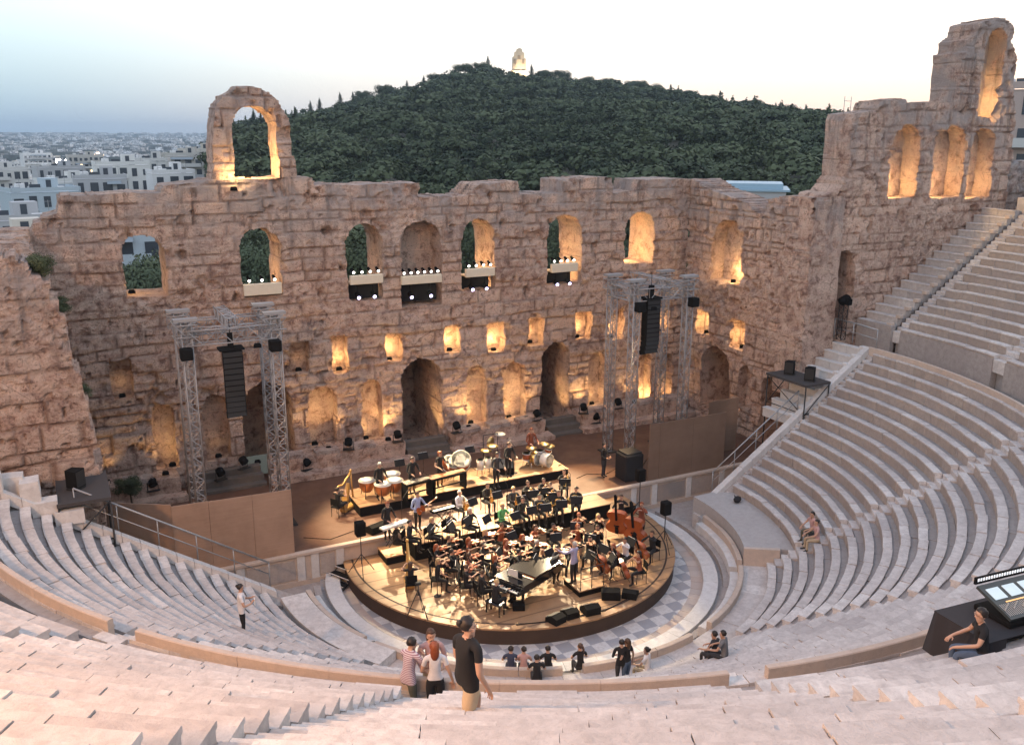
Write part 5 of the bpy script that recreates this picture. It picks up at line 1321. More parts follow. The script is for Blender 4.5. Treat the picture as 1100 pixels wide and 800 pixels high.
# spotlight tower in the doorway of the flank wall
r_ = empty('spotlight_stand', (20.55, 1.95, 7.95), 0, 'black spotlight stand in front of the dark doorway of the tall broken wall', 'spotlight')
mb = MB(); truss(mb, (0,0,0), (0,0,1.9), .32, r=.022); mb.build('stand', STEEL, r_); mb = MB(); mb.lathe([(.12,-.3),(.24,-.22),(.24,.24),(.2,.3)], 10, (0,0,2.15), M=Matrix.Rotation(R(70), 3, 'Y')); mb.build('lamp_head', LAMPB, r_); mb = MB(); mb.box((0,-.3,2.1), (.3,.3,.35), bev=.04); mb.build('control_box', LAMPB, r_)
# loose stone blocks at the left end of the seats
for i, (x, y, z, d) in enumerate([(-18.6, .5, 6.7, (.6,.7,1.1)), (-19.1, .9, 6.9, (.7,.6,.9)), (-18.2, .25, 6.3, (.8,.6,.5)), (-17.5, .1, 5.9, (.9,.6,.5)), (-19.7, .3, 7.4, (.7,.7,.6))]):
    tag(rough_box('stone_block', (0,0,0), d, PALE, None, 60+i, .03, (x, y, z)), ['upright pale block at the left end of the seats', 'pale block leaning beside the upright one at the left end of the seats', 'low pale block in front of the left scaffold platform', 'pale block nearest the left handrail', 'squat pale block at the far left edge above the seats'][i], 'stone block', 'loose blocks at the left end of the seats')
# bushes growing from the left ruins
for i, (px, py, X, s, lab) in enumerate([(84,412,-17.3,.9,'green bush growing out of the ragged left wall halfway up'), (60,318,-17.5,.9,'dark shrub in the upper gap of the ragged left wall'), (40,272,-17.6,1.2,'dark creeper behind the top of the ragged left wall'), (140,525,-15.5,1.3,'dark shrub at the foot of the stage wall at the far left')]):
    q = aty(px, py, 3.4 if i < 3 else 10.6); cm, tm = tree_proto('round', i, LEAF); r_ = empty('shrub', (q[0], q[1], q[2]-s*(.95 if i < 3 else .45)), i, lab, 'shrub', 'shrubs in the ruins'); r_.scale = (s*1.1, s*1.1, s)
    for nm, me in (('crown', cm), ('trunk', tm)): o = bpy.data.objects.new(nm, me); COL.objects.link(o); o.parent = r_
# ------------------------------------------------------------------ people
SKIN = [plain('skin_light', (.50,.30,.21), .55, var=.06), plain('skin_tan', (.42,.24,.16), .55, var=.06)]
CL = {n: plain('cloth_'+n.replace(' ', '_'), c, .9, var=.18, sc=9) for n, c in {'black': (.013,.013,.015), 'white': (.66,.65,.66), 'charcoal': (.035,.036,.042), 'lilac': (.34,.33,.48), 'green': (.10,.34,.13), 'khaki': (.46,.36,.24), 'denim': (.08,.12,.19),
    'olive': (.10,.10,.075), 'pink': (.50,.31,.29), 'striped': (.40,.30,.34), 'grey': (.17,.17,.175), 'navy': (.04,.05,.09), 'rust': (.24,.07,.035), 'orange': (.60,.25,.04), 'pale blue': (.30,.36,.55)}.items()}
HAIR = {n: plain('hair_'+n, c, .5, var=.25, sc=30) for n, c in {'dark': (.018,.012,.009), 'brown': (.07,.035,.018), 'red': (.26,.065,.02), 'blond': (.52,.35,.17), 'grey': (.40,.38,.36), 'bald': (.42,.25,.17)}.items()}
SHOE = plain('shoe_leather', (.015,.014,.014), .4)
# striped shirt
t = NT('striped_shirt'); w = t.n('ShaderNodeTexWave'); w.bands_direction = 'Z'; w.inputs['Scale'].default_value = 9; t.l(t.co, w.inputs[0]); t.col(t.mix(t.ramp(w.outputs['Fac'], [(.45, 0.0), (.55, 1.0)]), (.62,.56,.60), (.30,.17,.22))); t.rough(.9); CL['striped'] = t.mat
PS = 1.06
def lerp(a, b, t_): return tuple(x+(y-x)*t_ for x, y in zip(a, b))
def body_mesh(name, sit=False, lean=0.0, arms=None, legs=None, look=(0, 0), skirt=False, fem=False, short_sleeve=False, shorts=False, fingers=True, hem=None, bulk=1.0):
    """one continuous figure grown over a skeleton (metres, facing +Y, feet on z = 0). slots: skin, top, bottom, shoes"""
    ph = .53 if sit else .96
    V, E, Rr, B = [], [], [], []
    def add(p, r, par, slot):
        V.append(tuple(p)); Rr.append(r if isinstance(r, tuple) else (r, r)); i = len(V)-1
        if par is not None: E.append((par, i)); B.append((par, i, slot))
        return i
    ca, sa = math.cos(lean), math.sin(lean)
    up = lambda h, y=0.0, x=0.0: (x, y*ca+h*sa, ph+h*ca-y*sa)
    k = .92 if fem else 1.0
    pel = add((0, 0, ph), .135, None, 2)
    wai = add(up(.17), .115*k*bulk, pel, 1); che = add(up(.36, .01), .138*k*bulk, wai, 1); nb = add(up(.50, .0), .075*k, che, 1)
    nk = add(up(.565, .015), .052, nb, 0)
    lx, lz = look; hd = lambda x, y, z: (up(.665)[0]+x*math.cos(lx)+y*math.sin(-lx), up(.665)[1]+(y*math.cos(lx)+x*math.sin(lx))*math.cos(lz)+z*math.sin(lz)*1, up(.665)[2]+z*math.cos(lz)-y*math.sin(lz))
    jaw = add(hd(0, .028, -.03), .064, nk, 0); h1 = add(hd(0, .012, .045), .083, jaw, 0); add(hd(0, .0, .12), .058, h1, 0)
    add(hd(0, .102, .0), .012, jaw, 0)                         # nose
    for s in (-1, 1): add(hd(s*.09, .0, .012), .012, h1, 0)      # ears
    arms = arms or {}
    for s, nm in ((-1, 'L'), (1, 'R')):
        sh = add(up(.465, 0, s*.185*k), .062*k, che if False else nb, 1)
        el, wr, tip = arms.get(nm, ((s*.24, .02, ph+.18), (s*.25, .08, ph-.06), (s*.25, .11, ph-.16)))
        slot2 = 0 if short_sleeve else 1
        mid = add(lerp(up(.465, 0, s*.185*k), el, .5), .052*k, sh, 1)
        e = add(el, .041*k, mid, 1 if not short_sleeve else 0); wv = add(wr, .028*k, e, slot2)
        d = Vector(tip)-Vector(wr); L = d.length; d.normalize()
        side = d.cross(Vector((0, 0, 1))); side = side.normalized() if side.length > .2 else Vector((1, 0, 0)); curl = d.cross(side)
        if curl.z > 0: curl = -curl
        pm = add(Vector(wr)+d*.075, (.034, .026), wv, 0)
        if fingers:
            for q, ln in zip((-1.4, -.5, .45, 1.35), (.066, .083, .088, .074)):
                r0 = Vector(wr)+d*.11+side*q*.019; f1 = add(r0, .0095, pm, 0); f2 = add(r0+d*ln*.5+curl*.012+side*q*.004, .0088, f1, 0); add(r0+d*ln*.85+curl*.04+side*q*.004, .0072, f2, 0)
            t1 = add(Vector(wr)+d*.055-side*s*.045+curl*.01, .011, pm, 0); add(Vector(wr)+d*.105-side*s*.066+curl*.025, .0085, t1, 0)
        else: add(Vector(wr)+d*.16, .018, pm, 0)
    legs = legs or {}
    for s, nm in ((-1, 'L'), (1, 'R')):
        hip = add((s*.095, .02 if sit else 0, ph-.04), .098 if not fem else .1, pel, 2)
        kn, an, toe = legs.get(nm, ((s*.13, .44, .50), (s*.13, .42, .10), (s*.15, .60, .04)) if sit else ((s*.10, .02, .50), (s*.10, -.01, .09), (s*.12, .15, .04)))
        th = add(lerp((s*.095, 0, ph-.04), kn, .5), .086 if not (skirt or shorts) else .11, hip, 2)
        kk = add(kn, .058 if not skirt else .085, th, 2); lo = 0 if (shorts or (skirt and fem)) else 2
        cf = add(lerp(kn, an, .35), .054, kk, lo); a = add(an, .036, cf, lo)
        he = add((an[0], an[1]-.03, max(.04, an[2]-.05)), .036, a, 3); add(lerp(an, toe, .55)[:2]+(toe[2]+.012,), .04, a, 3) if False else None
        b_ = add((toe[0]*.5+an[0]*.5, toe[1]*.5+an[1]*.5, toe[2]+.012), .04, a, 3); add(toe, .03, b_, 3)
    me = bpy.data.meshes.new(name); me.from_pydata(V, E, [])
    o = bpy.data.objects.new('tmp', me); COL.objects.link(o)
    o.modifiers.new('skin', 'SKIN').use_smooth_shade = True; sb = o.modifiers.new('sub', 'SUBSURF'); sb.levels = sb.render_levels = 2 if name in ('walk', 'lean_shirt', 'stand_f', 'phone', 'stand') else 1
    sv = me.skin_vertices[0].data
    for i, r in enumerate(Rr): sv[i].radius = r; sv[i].use_root = (i == 0)
    dg = bpy.context.evaluated_depsgraph_get(); dg.update()
    out = bpy.data.meshes.new_from_object(o.evaluated_get(dg)); bpy.data.objects.remove(o); out.name = name
    hz_ = ph+(hem if hem is not None else (.03 if sit else -.07))
    bb = bmesh.new(); bb.from_mesh(out); bmesh.ops.bisect_plane(bb, geom=bb.verts[:]+bb.edges[:]+bb.faces[:], plane_co=(0, 0, hz_), plane_no=(0, 0, 1)); bb.to_mesh(out); bb.free()
    n = len(out.polygons); C_ = np.empty(n*3); out.polygons.foreach_get('center', C_); C_ = C_.reshape(-1, 3)
    best = np.full(n, 1e9); sl = np.zeros(n, np.int32); VV = np.array(V)
    for (i, j, s) in B:
        a, b = VV[i], VV[j]; ab = b-a; t_ = np.clip(((C_-a)@ab)/(ab@ab+1e-9), 0, 1); d = np.linalg.norm(C_-(a+t_[:, None]*ab), axis=1)-.7*(Rr[i][0]*(1-t_)+Rr[j][0]*t_)
        m_ = d < best; best[m_] = d[m_]; sl[m_] = s
    tor = (C_[:, 2] > hz_) & (sl == 2) & ((C_[:, 1] < .13) | (not sit)); sl[tor] = 1
    low_ = (C_[:, 2] < hz_) & (sl == 1) & (np.abs(C_[:, 0]) < .19) & (C_[:, 1] < .16); sl[low_] = 2
    out.polygons.foreach_set('material_index', sl); out.polygons.foreach_set('use_smooth', np.ones(n, bool)); out.update()
    for q in range(4): out.materials.append(None)
    co = np.empty(len(out.vertices)*3); out.vertices.foreach_get('co', co); co = (co*PS); out.vertices.foreach_set('co', co); out.update()
    hc = Vector(hd(0, 0, .05))*PS
    return out, hc, (lx, lz)
def hair_mesh(hc, look, style):
    mb = MB(); c = hc; f = Matrix.Rotation(look[0], 3, 'Z') @ Matrix.Rotation(-look[1], 3, 'X')
    n, k = 14, 9; vs = []; fs = []
    for i in range(k):
        th = math.pi*.5*i/(k-1)*1.25
        for j in range(n):
            w = 2*math.pi*j/n; q = Vector((.092*math.sin(th)*math.cos(w), .100*math.sin(th)*math.sin(w)-.012, .106*math.cos(th)-.006))
            if q.y > .025 and q.z < .045: q.y = .025+(q.y-.025)*.25; q.z = max(q.z, .036)
            q *= 1+.05*math.sin(5*w+3*i)+.05*math.sin(11*w+1.7*i); q = f @ q; vs.append(q*PS+c)
    fs = [(i*n+j, i*n+(j+1) % n, (i+1)*n+(j+1) % n, (i+1)*n+j) for i in range(k-1) for j in range(n)]
    mb.add(vs, fs, 0, True)
    if style == 'long':
        mb.ball(c+(f @ Vector((0, -.065, -.10)))*PS, (.092, .055, .19), 0, 10)
    elif style == 'tail':
        mb.ball(c+(f @ Vector((0, -.15, .01)))*PS, (.045, .06, .05), 0, 8); mb.tube([c+(f @ Vector((0, -.15, .0)))*PS, c+(f @ Vector((0, -.20, -.06)))*PS, c+(f @ Vector((0, -.185, -.17)))*PS], [.045, .04, .012], 7)
    elif style == 'bun': mb.ball(c+(f @ Vector((0, -.108, .015)))*PS, (.046, .042, .05), 0, 8)
    return mb.mesh('hair')
PROTO = {}
def pose(key, **k): PROTO[key] = (body_mesh(key, **k), k)
A = lambda *p: p
pose('violin', sit=True, lean=.06, arms={'L': ((-.30,.22,.93), (-.20,.42,1.14), (-.17,.50,1.19)), 'R': ((.36,.18,.98), (.22,.40,1.08), (.16,.46,1.10))}, look=(.45, .2), legs={'L': ((-.17,.42,.5), (-.18,.36,.1), (-.2,.54,.04)), 'R': ((.17,.42,.5), (.20,.30,.1), (.24,.47,.04))})
pose('violin_f', sit=True, lean=.04, fem=True, skirt=True, short_sleeve=True, arms={'L': ((-.28,.24,.95), (-.19,.42,1.16), (-.16,.50,1.20)), 'R': ((.34,.20,.96), (.20,.40,1.04), (.14,.46,1.06))}, look=(.45, .2))
pose('cello', sit=True, lean=.10, arms={'L': ((-.32,.22,1.0), (-.10,.34,1.12), (-.05,.38,1.05)), 'R': ((.36,.26,.82), (.26,.46,.66), (.20,.52,.62))}, look=(0, .25), legs={'L': ((-.27,.40,.5), (-.26,.36,.1), (-.30,.53,.04)), 'R': ((.27,.40,.5), (.26,.36,.1), (.30,.53,.04))})
pose('cello_f', sit=True, lean=.10, fem=True, short_sleeve=True, arms={'L': ((-.32,.22,1.0), (-.10,.34,1.12), (-.05,.38,1.05)), 'R': ((.36,.26,.82), (.26,.46,.66), (.20,.52,.62))}, look=(0, .25), legs={'L': ((-.27,.40,.5), (-.26,.36,.1), (-.30,.53,.04)), 'R': ((.27,.40,.5), (.26,.36,.1), (.30,.53,.04))})
pose('wind', sit=True, lean=.05, arms={'L': ((-.29,.18,.82), (-.10,.36,.92), (-.02,.41,.94)), 'R': ((.29,.18,.78), (.10,.36,.78), (.02,.42,.79))}, look=(0, .15))
pose('brass', sit=True, lean=.0, arms={'L': ((-.27,.20,.95), (-.10,.32,1.12), (-.03,.38,1.15)), 'R': ((.30,.28,.96), (.12,.52,1.08), (.06,.60,1.09))}, look=(0, 0))
pose('rest', sit=True, lean=.10, arms={'L': ((-.27,.14,.78), (-.16,.38,.66), (-.13,.48,.64)), 'R': ((.27,.14,.78), (.16,.38,.66), (.13,.48,.64))}, look=(.2, .2))
pose('piano', sit=True, lean=.12, arms={'L': ((-.27,.24,.80), (-.20,.52,.80), (-.18,.60,.80)), 'R': ((.27,.24,.80), (.20,.52,.80), (.18,.60,.80))}, look=(0, .3))
pose('harp', sit=True, lean=.03, fem=True, skirt=True, short_sleeve=True, arms={'L': ((-.34,.22,.92), (-.16,.46,1.0), (-.10,.54,1.02)), 'R': ((.32,.20,.90), (.14,.42,1.0), (.08,.50,1.02))}, look=(-.3, .1))
pose('mallets', arms={'L': ((-.30,.10,1.12), (-.22,.38,1.08), (-.18,.47,1.05)), 'R': ((.30,.10,1.12), (.22,.38,1.08), (.18,.47,1.05))}, look=(0, .35), lean=.08)
pose('mallets_f', fem=True, short_sleeve=True, arms={'L': ((-.30,.10,1.12), (-.22,.38,1.08), (-.18,.47,1.05)), 'R': ((.30,.10,1.12), (.22,.38,1.08), (.18,.47,1.05))}, look=(0, .35), lean=.08)
pose('guitar', arms={'L': ((-.34,.10,1.15), (-.36,.34,1.18), (-.36,.42,1.22)), 'R': ((.32,.02,1.12), (.12,.24,1.06), (.04,.27,1.03))}, look=(.3, .3))
pose('bass', lean=.08, arms={'L': ((-.34,.18,1.38), (-.16,.36,1.52), (-.10,.42,1.54)), 'R': ((.34,.18,1.14), (.24,.42,1.0), (.18,.48,.96))}, look=(.2, .15))
pose('conduct', short_sleeve=False, arms={'L': ((-.36,.16,1.34), (-.44,.44,1.42), (-.44,.54,1.46)), 'R': ((.30,.14,1.22), (.18,.40,1.30), (.14,.50,1.34))}, look=(0, .05))
pose('stand', arms={'L': ((-.27,.0,1.16), (-.20,.24,1.06), (-.10,.30,1.06)), 'R': ((.27,.0,1.16), (.20,.24,1.04), (.10,.30,1.04))}, look=(.1, .2))
pose('walk', short_sleeve=True, shorts=True, lean=.03, bulk=1.16, hem=-.09, arms={'L': ((-.24,.05,1.15), (-.23,.17,.92), (-.22,.21,.82)), 'R': ((.25,-.03,1.14), (.26,.10,.90), (.25,.15,.80))}, legs={'L': ((-.11,.27,.56), (-.11,.24,.14), (-.12,.41,.10)), 'R': ((.11,-.10,.51), (.11,-.42,.22), (.12,-.34,.09))}, look=(-.5, .12))
pose('lean_shirt', short_sleeve=True, lean=.22, arms={'L': ((-.24,.30,1.18), (-.10,.34,1.38), (-.05,.33,1.47)), 'R': ((.26,.24,1.12), (.16,.34,1.30), (.09,.34,1.40))}, legs={'L': ((-.12,.30,.72), (-.12,.34,.30), (-.13,.50,.26)), 'R': ((.10,.05,.50), (.10,-.02,.09), (.12,.14,.04))}, look=(.3, .2))
pose('stand_f', fem=True, short_sleeve=True, skirt=False, hem=.05, arms={'L': ((-.25,.03,1.14), (-.20,.22,1.02), (-.13,.29,1.0)), 'R': ((.27,-.04,1.14), (.33,.02,.92), (.34,.04,.82))}, look=(0, .1))
pose('phone', short_sleeve=True, arms={'L': ((-.27,.08,1.16), (-.12,.30,1.22), (-.06,.34,1.28)), 'R': ((.27,.08,1.16), (.12,.28,1.16), (.05,.33,1.2))}, look=(0, .3))
pose('sit_back', sit=True, lean=.16, short_sleeve=True, arms={'L': ((-.28,.16,.78), (-.20,.42,.68), (-.16,.50,.64)), 'R': ((.28,.16,.78), (.20,.42,.68), (.16,.50,.64))}, look=(0, .12))
pose('sit_f', sit=True, fem=True, lean=.12, short_sleeve=True, arms={'L': ((-.26,.16,.78), (-.18,.42,.68), (-.14,.50,.64)), 'R': ((.26,.16,.78), (.18,.42,.68), (.14,.50,.64))}, look=(.3, .1))
HMESH = {}
def person(p, loc, rz, top, bottom, hair, style, label, group, skin=0, eyes=False):
    (me, hc, look), kw = PROTO[p]
    o = bpy.data.objects.new('person', me); COL.objects.link(o); o.location = loc; o.rotation_euler = (0, 0, rz)
    for i, mm in enumerate((SKIN[skin], CL[top], CL[bottom], SHOE)):
        o.material_slots[i].link = 'OBJECT'; o.material_slots[i].material = mm
    tag(o, label, 'person', group)
    if hair != 'bald':
        k = (p, style)
        if k not in HMESH: HMESH[k] = hair_mesh(hc, look, style); HMESH[k].materials.append(None)
        h = bpy.data.objects.new('hair', HMESH[k]); COL.objects.link(h); h.parent = o; h.material_slots[0].link = 'OBJECT'; h.material_slots[0].material = HAIR[hair]
    if eyes:
        mb = MB(); f = Matrix.Rotation(look[0], 3, 'Z') @ Matrix.Rotation(-look[1], 3, 'X')
        for s in (-1, 1): mb.ball(hc+(f @ Vector((s*.03, .072, -.012)))*PS, .008, 0, 8)
        mb.build('eyes', plain('eye_dark', (.03,.02,.02), .2), o)
        mb = MB(); mb.tube([hc+(f @ Vector((x, .084-.15*x*x*6, -.078)))*PS for x in (-.025, 0, .025)], .006, 5); mb.build('mouth', plain('lip', (.35,.14,.11), .5), o)
    return o

# ------------------------------------------------------------------ instruments and furniture of the orchestra
def mat_(n, c, r=.4, m_=0.0): return plain(n, c, r, m_, .15)
VARN = mat_('red_varnish', (.30,.075,.022), .25); VARN2 = mat_('brown_varnish', (.20,.075,.03), .3); BRASS = mat_('polished_brass', (.72,.47,.16), .25, .9); SILV = mat_('silver_plate', (.75,.74,.72), .25, .9)
HEADM = mat_('drum_head', (.80,.76,.66), .5); COPPER = mat_('kettle_copper', (.60,.27,.12), .3, .8); GOLDW = mat_('gilded_wood', (.60,.34,.10), .35, .25); PAPER = plain('sheet_music', (.80,.78,.72), .8, var=.03); IVORY = mat_('ivory_keys', (.82,.80,.74), .4); PIANO = mat_('piano_lacquer', (.012,.012,.013), .12)
BARW = mat_('rosewood_bars', (.28,.11,.05), .4); CYMB = mat_('cymbal_bronze', (.70,.52,.24), .3, .9); CHROME = mat_('chrome', (.6,.6,.6), .2, .9)
def fiddle_outline(L, w):
    up = [(.0,.40),(.10,.40),(.17,.38),(.205,.33),(.20,.27),(.155,.215),(.14,.18),(.155,.13),(.215,.08),(.245,.02),(.235,-.05),(.18,-.10),(.08,-.125),(0,-.13)]
    s = L/.53; p = [(x*s*w, (y+.13)*s) for x, y in up]
    return p+[(-x, y) for x, y in p[-2:0:-1]]
def fiddle(L, w, thick, neck, varn, bow=True, pin=0.0):
    """body standing along +Z, front facing +Y; parts by slot"""
    M = Matrix.Rotation(R(90), 3, 'X'); mb = MB(); mb.prism(fiddle_outline(L, w), -thick/2, thick/2, M=M); body = mb.mesh('body'); body.materials.append(varn)
    nk = MB(); nk.box((0, -thick*.6, L+neck*.35), (L*.075, thick*.35, neck*.95+L*.5)); nk.box((0, -thick*.4, L+neck*.92), (L*.09, thick*.5, neck*.18)); nk.ball((0, -thick*.35, L+neck*1.02), L*.055, 0, 8)
    nk.box((0, -thick*.75, L*.20), (L*.12, thick*.2, L*.3)); nk.box((0, -thick*.8, L*.42), (L*.2, thick*.3, .012))
    if pin: nk.tube([(0,0,0), (0,0,-pin)], .008, 5)
    nm = nk.mesh('neck'); nm.materials.append(BLK)
    return body, nm
FID = {'violin': fiddle(.36, .9, .05, .26, VARN), 'viola': fiddle(.42, .9, .055, .28, VARN2), 'cello': fiddle(.78, .95, .16, .52, VARN, pin=.28), 'bass': fiddle(1.12, 1.0, .24, .80, VARN, pin=.22)}
bm_ = MB(); bm_.tube([(-.36,0,0), (.36,0,.0)], .006, 5); bm_.box((-.33,0,-.02), (.04,.012,.03)); bm_.box((0,0,-.022), (.68,.008,.004)); BOWM = bm_.mesh('bow'); BOWM.materials.append(BARW)
def fiddle_obj(kind, loc, rz, label, tilt, off, boww, group):
    r_ = empty(kind if kind != 'bass' else 'double_bass', loc, rz, label, 'double bass' if kind == 'bass' else kind, group)
    M = Matrix.Translation(Vector(off)*PS) @ tilt.to_4x4() @ Matrix.Scale(PS, 4)
    for me in FID[kind]: o = bpy.data.objects.new(me.name, me); COL.objects.link(o); o.parent = r_; o.matrix_local = M
    b = bpy.data.objects.new('bow', BOWM); COL.objects.link(b); b.parent = r_; b.matrix_local = Matrix.Translation(Vector(boww[0])*PS) @ Matrix.Rotation(boww[1], 4, 'Z') @ Matrix.Rotation(boww[2], 4, 'Y')
    return r_
def eul(x, y, z): return Matrix.Rotation(z, 3, 'Z') @ Matrix.Rotation(y, 3, 'Y') @ Matrix.Rotation(x, 3, 'X')
def violin_for(kind, loc, rz, label, group): 
    return fiddle_obj(kind, loc, rz, label, eul(R(-82), R(8), R(32)), (-.02,.10,1.13), ((.06,.34,1.14), R(40), R(12)), group)
def cello_for(loc, rz, label, group): return fiddle_obj('cello', loc, rz, label, eul(R(22), 0, R(180)) , (0,.50,.28), ((.12,.50,.62), R(0), R(5)), group)
def bass_for(loc, rz, label, group): return fiddle_obj('bass', loc, rz, label, eul(R(14), R(0), R(180)), (-.05,.56,.22), ((.10,.52,.80), 0, R(4)), group)
mb = MB(); mb.box((0,0,.455), (.44,.42,.05), bev=.015); mb.box((0,-.22,.72), (.42,.035,.32), bev=.012)
for x in (-.19,.19):
    mb.tube([(x,.18,.44), (x,.2,0)], .013, 5); mb.tube([(x,-.2,0), (x,-.19,.45), (x,-.235,.86)], .013, 5)
CHAIR = mb.mesh('chair'); CHAIR.materials.append(BLK)
def chair(loc, rz, label, group='black orchestra chairs'):
    o = bpy.data.objects.new('chair', CHAIR); COL.objects.link(o); o.location = loc; o.rotation_euler = (0,0,rz); o.scale = (PS,)*3; return tag(o, label, 'chair', group)
mb = MB(); mb.tube([(0,0,.25),(0,0,1.02)], .012, 5)
for k in range(3): a = k*2.094+.5; mb.tube([(0,0,.28), (.28*math.cos(a),.28*math.sin(a),.01)], .01, 4, smooth=False)
Mst = Matrix.Rotation(R(28), 3, 'X'); mb.box((0,0,1.12), (.52,.02,.34), M=Mst); STAND = mb.mesh('stand'); STAND.materials.append(plain('stand_black', (.012,.012,.013), .95))
pb = MB(); pb.box((-.13,-.03,1.14), (.23,.012,.31), M=Mst); pb.box((.125,-.03,1.14), (.23,.012,.31), M=Mst); PAPERM = pb.mesh('sheet_music'); PAPERM.materials.append(PAPER)
def music_stand(loc, rz, label, group='music stands with white sheets', paper=True):
    """the desk leans away from the player, who sits towards -Y of it"""
    o = bpy.data.objects.new('music_stand', STAND); COL.objects.link(o); o.location = loc; o.rotation_euler = (0,0,rz); tag(o, label, 'music stand', group)
    if paper: p = bpy.data.objects.new('sheet_music', PAPERM); COL.objects.link(p); p.parent = o
    return o
def fwd(loc, rz, d, s=0): return (loc[0]-math.sin(rz)*d+math.cos(rz)*s, loc[1]+math.cos(rz)*d+math.sin(rz)*s, loc[2])
CX, CY = .55, -3.9     # where the conductor stands
def face(x, y, tx=CX, ty=CY): return math.atan2(-(tx-x), ty-y)
def seat_from_head(px, py, z): q = atz(px, py, z+1.30*PS); return (q[0], q[1], z)

# ---- strings: (head px, head py, pose, instrument, top, hair, style)
ROWS = [
 ('front left row', [(441,603,'harp','none','black','brown','long'), (469,600,'cello_f','viola','black','blond','long'), (500,607,'violin_f','violin','black','brown','bun')]),
 ('second left row', [(468,585,'violin_f','violin','black','red','long'), (484,590,'violin','violin','black','dark','short'), (503,594,'violin_f','violin','rust','brown','long'), (517,583,'violin','violin','black','brown','short'), (531,597,'violin_f','violin','black','red','long')]),
 ('row behind the piano', [(543,579,'violin_f','violin','rust','red','long'), (556,590,'violin','violin','black','dark','short'), (576,580,'violin','violin','black','grey','short'), (561,574,'violin_f','violin','black','red','long'), (598,586,'violin','viola','charcoal','dark','short')]),
 ('middle row', [(481,576,'violin','violin','black','brown','short'), (503,578,'violin_f','violin','rust','red','long'), (521,569,'violin_f','violin','black','blond','long'), (538,562,'violin','viola','rust','brown','short'), (575,564,'violin_f','viola','rust','brown','long'), (594,562,'violin','viola','black','dark','short'), (614,577,'violin','viola','black','brown','short')]),
 ('right hand block', [(621,563,'violin_f','viola','rust','red','long'), (634,576,'violin','viola','black','dark','short'), (642,564,'violin','viola','black','brown','short'), (622,551,'violin_f','viola','rust','red','bun'), (643,552,'violin_f','viola','black','blond','long')]),
]
def SHW(q): return q.replace('in a bright green shirt at the middle of the wind riser', 'in bright green').replace('in a white shirt at the left of the brass row', 'in the white shirt').replace('dark haired in the brass row, right of the white shirt', 'right of the white shirt')
def SH(q): return q.replace('round platform', 'platform').replace('standing ', '').replace(' nearest the audience on the right', '').replace('between the violas and the right edge', 'beside the violas').replace('at the back right of the platform', 'in black at the back right').replace('player in black in black', 'player in black')
HN = {'dark': 'dark', 'brown': 'brown', 'red': 'red', 'blond': 'blond', 'grey': 'grey', 'bald': 'bald'}
TOPN = {'black': 'black', 'rust': 'rust red', 'charcoal': 'charcoal', 'white': 'white', 'lilac': 'lilac', 'green': 'bright green'}
for rown, row in ROWS:
    order = sorted(row, key=lambda q: q[0])
    for i, (px, py, pz, ins, top, hr, st) in enumerate(order):
        loc = seat_from_head(px, py, .68); rz = face(loc[0], loc[1]); o_ = ORD[i] if len(order) > 1 else ''
        where = '%s from the left in the string %s' % (o_, rown) if 'row' in rown or 'block' in rown else rown
        where = where.replace('string right hand block', 'right hand string block').replace('string row behind the piano', 'string row behind the piano')
        if ins == 'none': continue
        person(pz if pz in PROTO else 'violin', loc, rz, top, 'black', hr, st, '%s player in %s, %s' % ('violin' if ins == 'violin' else 'viola', TOPN[top], where), 'string players on the round platform', i % 2)
        chair(fwd(loc, rz, -.02), rz, 'chair of the string player %s' % where.replace(' in the string', ', string'))
        if ins in ('violin', 'viola'): violin_for(ins, loc, rz, '%s of the player %s' % (ins, where), 'violins and violas')
        if (i+len(row)) % 2 == 0 or len(order) < 4: music_stand(fwd(loc, rz, .86, .12), rz, 'stand before the player %s' % where)
# cellos on the right, basses behind them
CEL = [(673,577,'cello','white','dark','short','white shirted cellist at the right edge of the round platform'), (702,570,'cello','black','brown','short','black clad cellist nearest the right tripod loudspeaker'), (688,592,'cello_f','rust','dark','long','cellist in rust red with dark hair, nearest the audience on the right'), (660,584,'cello_f','black','red','long','red haired cellist in black, between the violas and the right edge')]
for px, py, pz, top, hr, st, lab in CEL:
    loc = seat_from_head(px, py, .68); rz = face(loc[0], loc[1]); person(pz, loc, rz, top, 'black', hr, st, lab, 'cellists', 1)
    chair(fwd(loc, rz, -.02), rz, 'black chair of the '+SH(lab)); cello_for(loc, rz, 'cello of the '+SH(lab), 'cellos'); music_stand(fwd(loc, rz, 1.15, .2), rz, 'music stand of the '+SH(lab))
for px, py, top, hr, lab in ((668,533,'black','brown','double bass player in black standing at the back right of the round platform'), (690,541,'rust','red','red haired double bass player beside the right tripod loudspeaker')):
    q = atz(px, py, .68+1.66*PS); loc = (q[0], q[1], .68); rz = face(loc[0], loc[1]); person('bass', loc, rz, top, 'black', hr, 'short', lab, 'double bass players')
    bass_for(loc, rz, 'tall double bass of the '+SH(lab), 'double basses')
